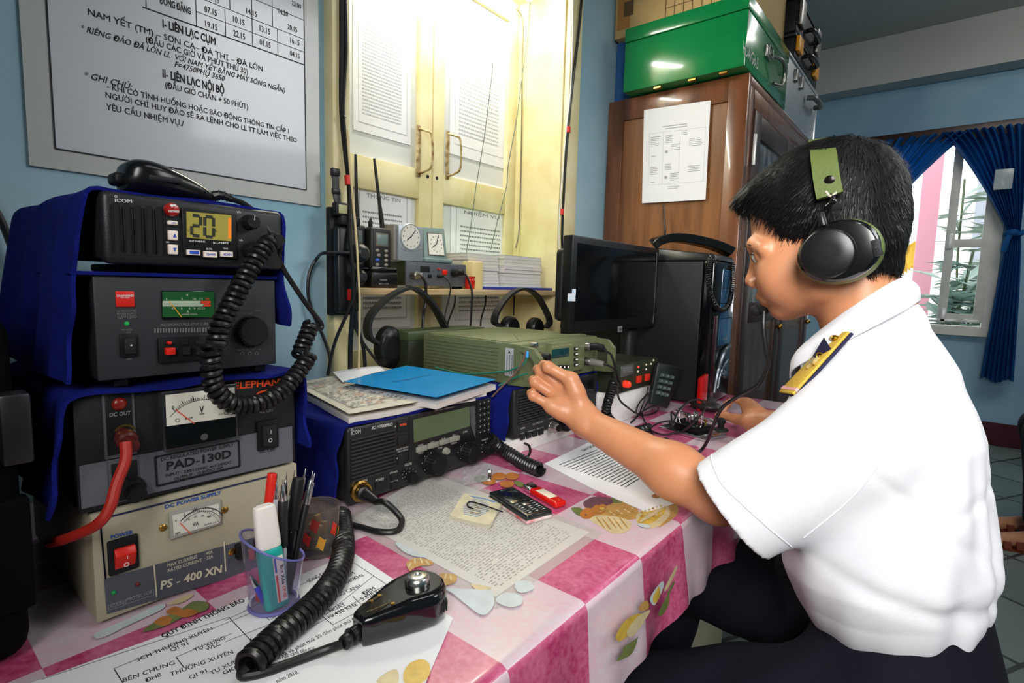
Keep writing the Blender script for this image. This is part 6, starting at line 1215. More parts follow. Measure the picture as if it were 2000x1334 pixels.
# handheld radios in their chargers
def handheld(label, x0, Y, ztop, ant, full=True):
    t = thing('handheld_radio', label, 'radio', (x0+.03, Y+.02, SHT+.02), group='handheld radios on the shelf')
    w_ = .062; zb = SHT+.020; m = MB(); m.box(x0, x0+w_, Y, Y+.034, zb, ztop, .009, 4); m.obj('body', mat('handheld_black', '141516', .42), t)
    m = MB(); zs = ztop-.014; m.box(x0+.013, x0+.050, Y-.0012, Y+.002, zs-.032, zs, .003); s_ = m.obj('screen_bezel', mat('warm_grey', '6b645c', .4), t); m = MB(); m.box(x0+.016, x0+.047, Y-.0018, Y+.001, zs-.028, zs-.004, .001); m.obj('screen', mat('grey_screen', '6d7d7c', .3), s_)
    for i in range(4):
        for j in range(2):
            m = MB(); cx = x0+.018+j*.026+(.004 if i == 1 and j == 0 else 0); cz = zs-.042-i*.0115; m.sph((cx, Y, cz), (.0058, .003, .0042), 12); m.obj('button', mat('blue_button', '3a62c0', .4) if (i == 2 and j == 0) else mat('warm_key', '8c857c', .5), t)
    m = MB(); m.cyl((x0+.010, Y+.017, ztop-.002), (x0+.010, Y+.017, ztop+.014), .0052, n=14, bev=.001); m.cyl((x0+.010, Y+.017, ztop+.012), (x0+.010, Y+.017, ztop+.02), .003, n=10); m.obj('volume_knob', BLK, t)
    a0 = np.array([x0+.046, Y+.017, ztop-.002]); m = MB(); P = np.array([a0, a0+(ant-a0)*.25, a0+(ant-a0)*.5, ant]); P = resamp(P, 10); m.tube(P, np.r_[np.linspace(.0062, .0058, 3), np.linspace(.0045, .0036, 6), .003], 10); m.obj('antenna', RUB, t)
    c = thing('charger_cradle', label.split(' ')[0]+' black charging cradle '+('beside the small power supply' if full else 'beside the hanging power strip')+' on the shelf', 'charger', (x0+.03, Y+.02, SHT), group='charging cradles on the shelf'); c['label'] = 'black charging cradle under the handheld radio next to the '+('silver clock' if full else 'power strip')
    m = MB(); m.box(x0-.008, x0+w_+.010, Y-.014, Y+.05, SHT, SHT+.040, .006, 3); m.obj('base', mat('cradle_black', '101112', .3), c); m = MB(); m.box(x0-.007, x0+w_+.009, Y-.013, Y-.002, SHT+.036, SHT+.051, .006, 3); m.obj('front_lip', GLOSS, c)
    m = MB(); text(m, 'Icom', (x0+.015, Y-.0144, SHT+.018), (x0+.035, Y-.0144, SHT+.018), (0, 0, 1), .005); text(m, 'BC-119', (x0+.012, Y-.0144, SHT+.009), (x0+.04, Y-.0144, SHT+.009), (0, 0, 1), .003); m.obj('lettering', GREYP, c, smooth=False)
a2 = rr(487, 35, 1.10); handheld('black handheld radio with a slanting antenna, next to the silver clock on the shelf', rr(438, 700, 1.09)[0], 1.09, rr(500, 598, 1.09)[2], np.array([a2[0], 1.112, a2[2]]))
a1 = rr(348, -10, 1.10); xh = rr(402, 700, 1.11)[0]-.062; handheld('black handheld radio with an upright antenna, half hidden by the hanging power strip', xh, 1.11, rr(350, 575, 1.11)[2], np.array([a1[0]+.006, 1.127, a1[2]]), False)
# booklets, folder, candle lamp
fo = [ony(zE(1270, 505), 1.06)[0], ony(zE(1685, 540), 1.06)[0]]
fl = one('folder', MB().box(1.205, 1.52, 1.06, 1.23, SHT, SHT+.009, .002), mat('navy_folder', '2a2f86', .4), 'dark blue folder lying flat on the shelf under the stacked booklets', 'folder')
def bstack(label, x0, x1, y0, y1, n, z0, h, cols, grp):
    r_ = np.random.default_rng(n)
    for k in range(n):
        dx, dy = r_.uniform(-.003, .003, 2); t = thing('booklet', label[0] if k < n-1 else label[1], 'booklet', ((x0+x1)/2, (y0+y1)/2, z0+k*h), group=grp)
        MB().box(x0+dx, x1+dx, y0+dy, y1+dy, z0+k*h+.0004, z0+(k+1)*h-.0004).obj('page_block', PAGES, t)
        m = MB(); m.box(x0+dx-.001, x1+dx+.001, y0+dy-.001, y1+dy, z0+(k+1)*h-.0006, z0+(k+1)*h); m.box(x0+dx-.001, x1+dx+.001, y0+dy-.001, y1+dy, z0+k*h, z0+k*h+.0006); m.obj('cover', cols[k % len(cols)] if k < n-1 else cols[0], t)
GC = mat('pale_green_cover', 'a6d3a0', .6); WC = mat('off_white_cover', 'd4d0cc', .6); BC = mat('buff_cover', 'd9cfae', .6)
bstack(('off-white booklet in the neat stack nearest the window jamb', 'pale green booklet topping the stack nearest the window jamb'), 1.31, 1.505, 1.10, 1.225, 9, SHT+.009, .0112, [GC, WC, WC], 'booklets in the stack nearest the jamb')
bstack(('buff booklet in the fanned stack beside the red candle lamp', 'pale green booklet topping the fanned stack beside the red candle lamp'), 1.165, 1.302, 1.12, 1.23, 10, SHT+.009, .0098, [GC, BC, WC], 'booklets in the fanned stack')
cb = thing('candle_lamp', 'small cream box with a red translucent cup on the shelf beside the booklets', 'lamp', (1.15, 1.10, SHT)); q0 = ony(zE(1150, 360), 1.10); q1 = ony(zE(1205, 515), 1.10)
MB().box(q0[0]-.008, q1[0], 1.095, 1.14, SHT, q0[2]-.004, .004).obj('box', mat('cream_box', 'd8c68a', .5), cb); q2 = ony(zE(1122, 500), 1.085); MB().lathe([(.012, 0), (.014, .004), (.0155, .02), (.013, .03), (.016, .036)], (q2[0], 1.083, SHT+.001), (0, 0, 1), 20).obj('red_cup', mat('red_glass', 'd8281c', .2, trans=.3), cb)
# headphones hanging below the shelf
def headset(label, pts, cups, Y, w_=.022):
    t = thing('headphones', label, 'headphones', (pts[2][0], Y, pts[2][2]-.08)); m = MB(); m.strip(smooth(pts, 8), w_, .007, (0, 1, 0)); m.obj('headband', mat('band_black', '1b1c1d', .5), t)
    for c, rx, rz in cups:
        m = MB(); rows = []
        for s_, k_ in ((-1, .55), (-.9, .8), (-.5, .97), (0, 1), (.5, 1), (.8, .9), (1, .7)):
            rows.append([(c[0]+rx*k_*cos(a_), c[1]+.018*s_, c[2]+rz*k_*sin(a_)) for a_ in np.linspace(0, 2*pi, 25)[:-1]])
        m.grid(rows, True); m.poly(rows[0][::-1]); m.poly(rows[-1]); m.obj('ear_cup', mat('cup_black', '121314', .35), t)
e1 = lambda x, y, Y=1.0: ony(zE(x, y), Y)
headset('black headphones hanging under the plank shelf with one large ear cup in view', [e1(520, 900), e1(465, 850), e1(470, 740), e1(560, 630), e1(680, 555), e1(770, 548), e1(860, 620), e1(920, 710), e1(965, 800)], [(e1(598, 925), .036, .049)], 1.0, .024)
headset('black headphones behind the green transceiver at the jamb end of the shelf', [e1(1320, 790), e1(1285, 760), e1(1310, 680), e1(1390, 580), e1(1480, 548), e1(1560, 590), e1(1620, 690), e1(1645, 760), e1(1620, 800)], [(e1(1385, 800), .034, .034), (e1(1550, 800), .032, .032)], 1.0, .022)
# ---------------- hung on the window frame
JY = 1.016; pn = Panel(JY, zR)
ps_ = thing('power_strip', 'long black power strip hung on the cream window frame', 'power strip', (.68, JY, 1.0))
m = MB(); a_, b_ = pn.P(68, 432), pn.P(300, 1310); m.box(a_[0], .692, JY-.012, JY+.003, b_[2], a_[2], .004); m.obj('backplate', BLK, ps_)
m = MB(); a_, b_ = pn.P(80, 590), pn.P(300, 1290); m.box(a_[0]+.002, .691, JY-.034, JY-.012, b_[2], a_[2], .008, 3); m.obj('body', mat('strip_black', '111213', .4), ps_)
m = MB(); c = pn.P(180, 1145); m.box(c[0]-.004, c[0]+.004, JY-.038, JY-.032, c[2]-.012, c[2]+.012, .001); m.obj('switch', mat('red_dim_switch', 'a8211a', .3), ps_)
m = MB(); a_ = pn.P(200, 545); m.box(a_[0]-.022, a_[0]+.026, JY-.03, JY-.012, a_[2]-.012, a_[2]+.008, .004); m.obj('upper_socket', BLK2, ps_)
def wplug(label, x, y, r, cable):
    c = pn.P(x, y); R = pn.rad(x, y, r); t = thing('wall_plug', label, 'plug', (c[0], JY-.034, c[2])); m = MB(); m.lathe([(R, 0), (R, .012), (R*.85, .022), (R*.5, .028)], (c[0], JY-.034, c[2]), (0, -1, 0), 24); m.obj('plug_body', mat('plug_black', '18191a', .4), t)
    m = MB(); m.tube(smooth(cable, 8), .0034, 8); m.obj('cable', RUB, t)
c = pn.P(245, 815); wplug('large round black plug in the power strip, its cable looping out over the blue wall', 245, 815, 78, [(c[0]-.01, JY-.05, c[2]), ony(zE(190, 312), JY-.03), ony(zE(130, 350), 1.03), ony(zE(80, 450), 1.035), ony(zE(75, 600), 1.035), ony(zE(120, 740), 1.03), ony(zE(180, 880), 1.02), ony(zE(215, 1000), 1.01), ony(zE(200, 1110), 1.0)])
c = pn.P(235, 1000); wplug('lower black plug in the power strip, its cable falling behind the books', 235, 1000, 60, [(c[0]+.006, JY-.055, c[2]+.01), ony(zE(375, 440), .97), ony(zE(385, 560), .965), ony(zE(330, 700), .97), ony(zE(260, 860), .98), ony(zE(225, 980), .985), ony(zE(205, 1100), .985)])
mt = thing('strap_meter', 'black strap with a small wrist instrument hung on the window frame above the power strip', 'watch', rr(150, 400, JY)); s1 = [rr(140, 128, JY-.002), rr(145, 200, JY-.003), rr(148, 300, JY-.004), rr(165, 400, JY-.008)]
m = MB(); m.strip(smooth(s1, 6), .014, .004, (1, 0, 0)); m.box(s1[0][0]-.009, s1[0][0]+.009, JY-.008, JY+.002, s1[0][2]-.014, s1[0][2]+.002, .002); m.box(s1[2][0]-.009, s1[2][0]+.009, JY-.009, JY-.001, s1[2][2]-.008, s1[2][2]+.004, .002); m.obj('strap', RUB, mt)
c = rr(185, 455, JY-.02); m = MB(); m.box(c[0]-.0155, c[0]+.0155, JY-.030, JY-.012, c[2]-.014, c[2]+.014, .004, 3); hd = m.obj('case', BLK, mt); m = MB(); m.box(c[0]-.010, c[0]+.010, JY-.0308, JY-.029, c[2]-.009, c[2]+.009, .001); m.obj('face', mat('olive_face', 'a8a678', .4), hd)
# ---------------- loose cables around the window
def run_(name, label, pts, r, mm=RUB, Y=None):
    m = MB(); m.tube(smooth(pts, 10), r, 7); t = thing(name, label, 'cable', pts[0]); m.obj('wire', mm, t); return t
k1_ = lambda x, y, Y: ony(zK(x, y), Y)
cb1 = run_('cable', 'thick black cable taped to the window frame, running down past the power strip', [k1_(203, -60, 1.012), k1_(203, 300, 1.012), k1_(203, 650, 1.012), k1_(225, 900, 1.012), k1_(248, 1100, 1.005), ony(zE(345, 200), .975), ony(zE(365, 420), .965), ony(zE(365, 650), .97), ony(zE(348, 880), .985), ony(zE(345, 1090), .99)], .0052)
cb2 = run_('cable', 'second black cable running beside the taped one down the window frame', [k1_(225, -60, 1.012), k1_(230, 300, 1.012), k1_(212, 650, 1.008), k1_(235, 900, 1.006), k1_(260, 1150, 1.0), ony(zE(372, 300), .985), ony(zE(380, 560), .985), ony(zE(385, 760), .99), ony(zE(430, 920), 1.0), ony(zE(445, 1070), 1.0)], .0042)
TAPE = mat('red_tape', 'd62a22', .5)
m = MB(); p = k1_(240, 1040, 1.005); q = k1_(244, 1095, 1.003); m.cyl(p, q, .0072, n=14); m.obj('red_tape', TAPE, cb1)
m = MB(); m.tube(smooth([k1_(205, 690, 1.006), k1_(213, 692, 1.003), k1_(222, 690, 1.006)], 4), .004, 6); m.obj('cable_tie', RUB, cb1)
run_('cable', 'black lead slanting from the power strip to the hanging headphones', [ony(zE(360, 760), .985), ony(zE(420, 880), .985), ony(zE(490, 980), .985), ony(zE(540, 1045), .985)], .003)
run_('cable', 'thin cream cord hanging along the edge of the window frame', [k1_(236, 770, 1.0), k1_(245, 900, 1.0), ony(zE(385, 200), .96), ony(zE(398, 420), .955), ony(zE(408, 620), .955), ony(zE(405, 900), .965), ony(zE(402, 1080), .97)], .0024, mat('cream_cord', 'cdb88a', .6))
GW = mat('grey_green_wire', '4f6157', .5)
run_('cable', 'thin grey-green wire crossing the shutter diagonally to the booklets', [k1_(1101, 368, 1.225), k1_(1080, 560, 1.222), k1_(1045, 830, 1.218), k1_(1000, 1100, 1.21), k1_(975, 1290, 1.20), ony(zE(1100, 330), 1.17)], .0013, GW)
run_('cable', 'thin grey-green wire hanging from the window head across the shutter edge', [k1_(1322, -20, 1.19), k1_(1300, 260, 1.19), k1_(1275, 430, 1.195), k1_(1240, 700, 1.2), k1_(1190, 980, 1.21), k1_(1178, 1110, 1.21), k1_(1120, 1333, 1.19), ony(zE(1262, 290), 1.17)], .0014, GW)
run_('cable', 'dark wire running down the inner corner of the window recess', [k1_(1238, 55, 1.225), k1_(1270, 95, 1.222), k1_(1278, 180, 1.22), k1_(1272, 400, 1.215), k1_(1268, 800, 1.215), k1_(1255, 1333, 1.21), ony(zE(1425, 280), 1.205)], .0022, mat('brown_grey_wire', '6b6450', .5))
for a_ in (((1030, 590), (1025, 650), (985, 760), (978, 800)), ((1230, 590), (1225, 650), (1200, 740), (1195, 790)), ((1415, 590), (1412, 660), (1410, 720))):
    run_('cable', {1030: 'dark lead dropping under the shelf beside the thin power lead', 1230: 'dark lead dropping under the middle of the shelf', 1415: 'dark lead under the shelf between the second headphones'}[a_[0][0]], [ony(zE(*p), 1.10) for p in a_], .0026)
cb3 = run_('cable', 'black cable with two red tape bands beside the window jamb', [k1_(1630, -60, 1.02), k1_(1605, 200, 1.022), k1_(1560, 600, 1.024), k1_(1530, 950, 1.024), k1_(1510, 1333, 1.024), ony(zE(1728, 300), 1.024), ony(zE(1730, 500), 1.024), ony(zE(1732, 700), 1.024), ony(zE(1720, 800), 1.02)], .0048)
for x, y in ((1545, 768), (1507, 1255)):
    m = MB(); m.cyl(k1_(x+1, y-17, 1.0235), k1_(x-1, y+17, 1.0235), .0075, n=14); m.obj('red_tape', TAPE, cb3)
run_('cable', 'thin white cable running down beside the taped black one', [k1_(1575, -60, 1.026), k1_(1570, 200, 1.026), k1_(1560, 520, 1.026), k1_(1530, 800, 1.026), ony(zE(1708, 100), 1.026), ony(zE(1712, 400), 1.026), ony(zE(1722, 760), 1.026)], .0022, mat('white_wire', 'd8d8d2', .5))
run_('cable', 'black cable sloping down the blue wall behind the dark case', [ony((-60, 330), 1.03), ony((0, 425), 1.03), ony((38, 520), 1.03), ony((72, 582), 1.02), ony((95, 640), 1.0)], .005)
# dark case at the wall end of the desk
dc = thing('equipment_case', 'bulky black equipment case in the dark beside the stack of power supplies', 'case', (-.1, .78, TZ))
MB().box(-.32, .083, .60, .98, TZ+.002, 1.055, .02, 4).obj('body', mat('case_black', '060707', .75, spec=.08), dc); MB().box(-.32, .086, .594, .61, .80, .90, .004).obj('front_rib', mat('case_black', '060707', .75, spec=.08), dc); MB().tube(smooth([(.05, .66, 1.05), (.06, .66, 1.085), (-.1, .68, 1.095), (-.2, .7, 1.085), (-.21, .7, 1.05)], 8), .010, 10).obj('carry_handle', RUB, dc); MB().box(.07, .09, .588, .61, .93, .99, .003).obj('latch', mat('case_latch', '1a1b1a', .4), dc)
# ================================================================== monitor, tower, telephone
MY = .70; pn = Panel(MY, zI)
mo = thing('monitor', 'black flat computer monitor, switched off, in front of the computer tower', 'monitor', (1.40, .80, TZ))
x0, x1, zb, zt = 1.080, 1.562, .9745, 1.211
m = MB(); m.box(x0, x1, MY, MY+.028, zb, zt, .004); m.obj('bezel', mat('monitor_black', '0c0d0e', .35), mo)
m = MB(); m.box(x0+.006, x1-.05, MY+.026, MY+.055, zb+.03, zt-.03, .012, 3); m.obj('back_shell', BLK, mo)
m = MB(); m.box(x0+.020, x1-.020, MY-.0012, MY+.002, zb+.032, zt-.018); m.obj('screen', mat('dark_screen', '050608', .12), mo)
m = MB(); a_, b_ = pn.P(748, 225), pn.P(716, 640); m.box(x1-.0205, x1-.0170, MY-.0016, MY, b_[2], a_[2]); m.obj('bezel_edge', mat('edge_grey', '5d5b5e', .3), mo)
m = MB(); c = pn.P(517, 676); m.box(c[0]-.012, c[0]+.012, MY-.001, MY, c[2]-.008, c[2]+.008, .0004); lg = m.obj('logo_plate', mat('logo_grey', '6d6e70', .4), mo)
m = MB(); text(m, 'hp', (c[0]-.008, MY-.0012, c[2]-.003), (c[0]+.007, MY-.0012, c[2]-.003), (0, 0, 1), .008, shear=.25, bold=.01); m.obj('logo_print', BLK, lg, smooth=False)
m = MB(); m.cyl((1.478, MY+.045, TZ+.012), (1.478, MY+.045, zb+.05), .026, .024, 20, .003); m.obj('stand_neck', BLK, mo); m = MB(); m.lathe([(.072, 0), (.074, .004), (.069, .010), (.03, .014)], (1.482, MY+.10, TZ+.0008), (0, 0, 1), 40); m.obj('stand_base', BLK, mo)
for (ax, ay), s_ in (((235, 480), .011), ((255, 458), .009)):
    p = onx(zI(ax, ay), x0-.0006) if s_ == .011 else ony(zI(ax, ay), MY-.001); m = MB()
    if s_ == .011: m.box(x0-.001, x0, p[1]-.009, p[1]+.012, p[2]-.012, p[2]+.006)
    else: m.box(p[0]-.014, p[0]+.012, MY-.0008, MY, p[2]-.006, p[2]+.008)
    m.obj('sticker', mat('white_sticker', 'dfe3e6', .5, col2='b9d3ea', nscale=80), mo)
to = thing('computer_tower', 'black computer tower with a glossy blue front panel standing at the end of the desk', 'computer', (1.66, .76, TZ))
x0, x1, y0, y1, zb, zt = 1.565, 1.752, .545, .985, .756, 1.172
MB().box(x0, x1, y0+.02, y1, zb, zt, .003).obj('case', mat('tower_black', '121314', .45, bump=.1, bscale=600), to)
m = MB(); m.box(x0-.002, x1+.002, y0-.018, y0+.022, zb-.003, zt+.003, .010, 3); m.obj('front_bezel', mat('bezel_gloss', '0a0b0c', .15), to)
pn = Panel(y0-.0185, zI); m = MB(); m.box(x0+.055, x1-.018, y0-.0205, y0-.015, zb+.17, zt-.02, .002); fp_ = m.obj('front_panel', mat('blue_gloss', '17324e', .08, coat=.6, col2='3d6f94', nscale=7), to)
m = MB()
for z_ in (zt-.075, zt-.12, zt-.165): m.box(x0+.055, x1-.018, y0-.0212, y0-.020, z_-.0008, z_+.0008)
m.obj('drive_gap', DARK, fp_); m = MB(); text(m, 'DVD', (x0+.09, y0-.0209, zb+.185), (x0+.13, y0-.0209, zb+.185), (0, 0, 1), .006, bold=.02); m.obj('lettering', GREYP, fp_, smooth=False)
m = MB(); m.tube(smooth([(x0+.045, y0-.02, zb+.03), (x0+.06, y0-.024, zb+.10), (x0+.10, y0-.026, zb+.15), (x1-.03, y0-.024, zb+.165)], 8), .006, 8); m.tube(smooth([(x0+.075, y0-.02, zb+.04), (x0+.09, y0-.023, zb+.09), (x1-.04, y0-.023, zb+.12)], 8), .004, 8); m.obj('silver_swoosh', mat('silver_trim', '8f979f', .25, .8), to)
m = MB(); m.lathe([(.013, 0), (.013, .003), (.010, .005)], (x1-.05, y0-.018, zb+.075), (0, -1, 0), 24); m.obj('power_button', mat('silver_trim', '8f979f', .25, .8), to); m = MB(); m.box(x0+.01, x0+.04, y0-.0195, y0-.017, zb+.02, zb+.26, .001); m.obj('front_groove', mat('dark_red_gloss', '3d1016', .2), to)
for xx in (x0+.02, x1-.02): MB().box(xx-.012, xx+.012, y0+.03, y1-.03, TZ+.0006, zb+.002, .002).obj('foot', RUB, to)
rp = [ony(zN(*p), .52) for p in ((1340, 400), (1430, 335), (1400, 720), (1320, 720))]; rp[2][2] = rp[3][2] = TZ+.001
one('red_stapler', MB().prism([tuple(p) for p in rp], (.006, .014, 0), .003), mat('glossy_red', 'cf150f', .25, coat=.4), 'slim glossy red plastic holder standing against the front corner of the computer tower', 'holder')
te = thing('telephone', 'black desk telephone with its handset on top of the computer tower', 'telephone', (1.66, .62, zt+.003))
zt += .0035; m = MB(); m.hexa([(1.572, .53, zt), (1.748, .53, zt), (1.748, .735, zt), (1.572, .735, zt), (1.580, .54, zt+.018), (1.742, .54, zt+.018), (1.742, .728, zt+.040), (1.580, .728, zt+.040)], .004); m.obj('base', mat('telephone_black', '0f1112', .25), te)
hs = smooth([(1.588, .735, zt+.050), (1.596, .72, zt+.062), (1.62, .69, zt+.072), (1.66, .65, zt+.070), (1.705, .60, zt+.058), (1.735, .562, zt+.042), (1.745, .545, zt+.030)], 6); m = MB(); m.strip(hs, .05, .026, (.6, .75, 0)); hso = m.obj('handset', mat('handset_black', '0d0f10', .2), te)
bv = hso.modifiers.new('round', 'BEVEL'); bv.width = .006; bv.segments = 3
m = MB(); zi_ = lambda x, y, Y: ony(zI(x, y), Y)
coil(m, [zi_(1185, 285, .525), zi_(1188, 360, .518), zi_(1180, 450, .515), zi_(1160, 530, .512), zi_(1125, 562, .512), zi_(1085, 540, .512), zi_(1055, 470, .514), zi_(1040, 380, .516), zi_(1045, 300, .52), zi_(1055, 240, .535)], .0058, .0021, .0058, 6, 12); m.obj('handset_cord', mat('cord_black', '121213', .35), te)
one('whip_antenna', MB().cyl(onx((1300, 468), 1.80), onx((1296, 400), 1.80), .004, .002, 10), RUB, 'thin black antenna rising behind the telephone against the wooden cabinet', 'antenna')
# ================================================================== cabinet and the boxes on it
ca = thing('cabinet', 'tall brown wooden cabinet with a framed side and glazed doors beyond the desk', 'cabinet', (2.42, .8, 0))
CX0, CX1, CY0, CY1, CZ = 1.822, 3.02, .55, 1.045, 1.77
m = MB(); m.box(CX0+.012, CX1-.012, CY0+.03, CY1, .05, CZ-.03); m.obj('carcass', DWOOD, ca)
m = MB(); zt_r = .075
m.box(CX0, CX0+.025, CY0, CY0+.062, 0, CZ, .002).box(CX0, CX0+.025, CY1-.062, CY1, 0, CZ, .002).box(CX0+.001, CX0+.024, CY0+.05, CY1-.05, CZ-zt_r, CZ, .002).box(CX0+.001, CX0+.024, CY0+.05, CY1-.05, 0, .09, .002).box(CX0+.001, CX0+.024, CY0+.05, CY1-.05, .62, .70, .002); m.obj('side_frame', WOOD, ca)
m = MB(); m.box(CX0+.009, CX0+.02, CY0+.05, CY1-.05, .05, CZ-.05); m.obj('side_panel', WOOD2, ca)
m = MB(); m.box(CX0+.02, CX1, CY0+.002, CY1, CZ-.028, CZ-.001, .002); m.obj('top_board', WOOD, ca)
GLS = mat('reflection_streaked_glass', '8a9090', .12, bump=.8, bscale=18, coat=.6, col2='2a2522', nscale=7, stretch=(3, 3, .8))  # grey and brown streaks put wavy reflections into the glass colour
m = MB(); m.box(CX0+.02, CX0+.07, CY0, CY0+.03, 0, CZ-.03, .002).box(CX1-.05, CX1, CY0, CY0+.03, 0, CZ-.03, .002).box(CX0+.06, CX1-.04, CY0, CY0+.03, CZ-.09, CZ-.03, .002).box(CX0+.06, CX1-.04, CY0, CY0+.03, 0, .10, .002); m.obj('front_frame', WOOD, ca)
for a_, b_ in ((CX0+.075, 2.42), (2.43, CX1-.055)):
    m = MB(); y_ = CY0-.006; z0, z1 = .11, CZ-.095; m.box(a_, a_+.075, y_, CY0+.02, z0, z1, .003).box(b_-.075, b_, y_, CY0+.02, z0, z1, .003).box(a_+.07, b_-.07, y_+.001, CY0+.019, z1-.075, z1, .003).box(a_+.07, b_-.07, y_+.001, CY0+.019, z0, z0+.08, .003).box(a_+.07, b_-.07, y_+.001, CY0+.019, .98, 1.05, .003); d_ = m.obj('door', DWOOD, ca)
    MB().box(a_+.07, b_-.07, CY0+.004, CY0+.008, 1.04, z1-.07).obj('door_glass', GLS, d_); MB().box(a_+.07, b_-.07, CY0+.002, CY0+.010, z0+.07, .99).obj('door_panel', mat('grey_brown_panel', '574239', .35, coat=.3, col2='453229', nscale=6, stretch=(5, 5, .4)), d_)
    MB().box(a_-.006, a_+.006, y_-.008, y_+.002, 1.50, 1.60, .003).obj('hinge', mat('white_metal', 'e6e6e2', .35, .3), d_)
    MB().sph((b_-.035, y_-.012, .95), .012, 12).obj('knob', BRASS, d_)
cpq = [onx(p, CX0-.002) for p in ((1258, 215), (1388, 196), (1378, 390), (1254, 397))]
cpn = thing('paper_notice', 'white printed diagram sheet stuck on the side of the wooden cabinet', 'notice', sum(cpq)/4); m = MB(); m.prism([tuple(p) for p in cpq], (-.0008, 0, 0)); m.obj('sheet', mat('bright_paper', 'f2f2f4', .8), cpn)
m = MB(); r9 = np.random.default_rng(4); cq = [p+np.array([-.0012, 0, 0]) for p in cpq]
def cbar(u0, u1, v0, h): m.quad(bil(cq, u0, v0), bil(cq, u1, v0), bil(cq, u1, v0+h), bil(cq, u0, v0+h))
for v_ in (.20, .225): cbar(.3+.05*(v_ > .21), .68, v_, .008)
for u0, v0, n_, wd in ((.12, .30, 6, .16), (.36, .30, 5, .12), (.6, .27, 3, .1), (.45, .40, 4, .14), (.72, .36, 5, .2), (.12, .62, 5, .14), (.36, .60, 4, .12), (.45, .70, 5, .14), (.72, .64, 4, .2), (.42, .84, 2, .2), (.14, .50, 1, .08), (.14, .78, 1, .08)):
    for k in range(n_): cbar(u0, u0+wd*r9.uniform(.7, 1), v0+.018*k, .006)
for u0, v0 in ((.38, .47), (.38, .74)): m.poly([bil(cq, u0+.025*cos(t), v0+.018*sin(t)) for t in np.linspace(0, 2*pi, 12)[:-1]])
for u0, u1, v0, v1 in ((.1, .96, .26, .262), (.1, .96, .81, .812)): cbar(u0, u1, v0, .002)
for u0 in (.1, .32, .58, .95): m.quad(bil(cq, u0, .26), bil(cq, u0+.003, .26), bil(cq, u0+.003, .81), bil(cq, u0, .81))
m.obj('print', mat('light_print', 'a9abb0', .8), cpn, smooth=False)
gb = thing('green_box', 'glossy green metal box with a latch standing on top of the wooden cabinet', 'box', (2.0, .75, CZ))
GRN = mat('green_enamel', '0f7a3e', .2, coat=.5, noise=.12, nscale=12); bx0, bx1, by0, by1, bz0, bz1 = 1.775, 2.285, .552, .965, 1.776, 1.99
MB().box(bx0, bx1, by0, by1, bz0, bz1-.048, .004).obj('body', GRN, gb); MB().box(bx0-.0015, bx1+.0015, by0-.0015, by1+.0015, bz1-.047, bz1, .004).obj('lid', GRN, gb)
zc2 = lambda x, y: ony(zC(x, y), by0-.002)
m = MB(); a_, b_ = zc2(1210, 420), zc2(1325, 520); text(m, 'HDA/Gò-5', (a_[0], by0-.001, a_[2]-.012), (b_[0]+.02, by0-.001, a_[2]-.012), (0, 0, 1), .035); m.obj('stencil', mat('stencil_white', 'b8beb8', .7), gb, smooth=False)
c = zc2(1420, 470); m = MB(); m.box(c[0]-.03, c[0]+.03, by0-.006, by0, c[2]-.016, c[2]+.022, .002); ob = m.obj('latch', STEEL, gb); m = MB(); m.tube([(c[0]-.024, by0-.012, c[2]-.01), (c[0]+.024, by0-.012, c[2]-.01), (c[0]+.024, by0-.012, c[2]+.02), (c[0]-.024, by0-.012, c[2]+.02)], .0028, 6, True); m.obj('latch_loop', STEEL, ob)
c2_ = zc2(1530, 530); m = MB(); m.tube(smooth([(c[0]+.03, by0-.004, c[2]+.004), (c[0]+.08, by0-.03, c[2]-.002), (c[0]+.12, by0-.03, c[2]-.03), (c[0]+.11, by0-.025, c[2]-.07), (c[0]+.07, by0-.008, c[2]-.075)], 8), .006, 8); m.obj('carry_handle', STEEL, gb)
for y_ in (.62, .72, .84): MB().box(bx0+.008, bx0+.025, y_-.012, y_+.012, CZ, bz0+.002).obj('foot', BRASS, gb)
CARD = mat('cardboard', 'c9a871', .8, noise=.12, nscale=9); cx = thing('cardboard_box', 'tan cardboard box with printed handling marks on top of the green metal box', 'box', (2.1, .8, 1.99))
MB().box(1.83, 2.385, .60, 1.04, 1.9912, 2.32, .004).obj('carton', CARD, cx); m = MB(); m.box(1.8285, 1.83, .98, 1.03, 2.02, 2.32); m.obj('packing_tape', mat('brown_tape', 'a9773a', .4), cx)
m = MB(); X_ = 1.8282; sy = [.86, .80, .745, .69, .64]
for y_ in np.linspace(.845, .625, 8): m.box(X_, X_+.001, y_-.0008, y_+.0008, 2.0, 2.30)
for z_ in (2.045, 2.15, 2.25): m.box(X_, X_+.001, .625, .845, z_-.0008, z_+.0008)
for i, t_ in enumerate(('SIZE', 'QTY', 'No', 'W', 'kg')): text(m, t_, (X_-.0002, .80-.04*i-.0, 2.062), (X_-.0002, .80-.04*i-.0, 2.105+.0), (0, 1, 0), .016)
for z_ in (2.06, 2.13, 2.2): m.box(X_, X_+.001, .968, 1.005, z_, z_+.05); 
m.obj('print', mat('carton_print', '5e4a30', .8), cx, smooth=False)
m = MB(); m.box(1.84, 1.90, .97, 1.046, 1.94, 1.9905, .002); one('blue_carton', MB().box(1.86, 2.25, .972, 1.045, CZ+.0005, 1.9908, .003), mat('blue_card', '2c5f9c', .7), 'blue carton wedged between the green metal box and the wall', 'box')
sc_ = thing('aluminium_case', 'silver aluminium case with a grey handle on the far end of the cabinet top', 'case', (2.6, .75, CZ)); MB().box(2.293, 2.885, .565, 1.0, CZ+.002, 2.0, .006, 3).obj('shell', mat('aluminium_panel', 'a3a9ad', .4, .6, noise=.1), sc_)
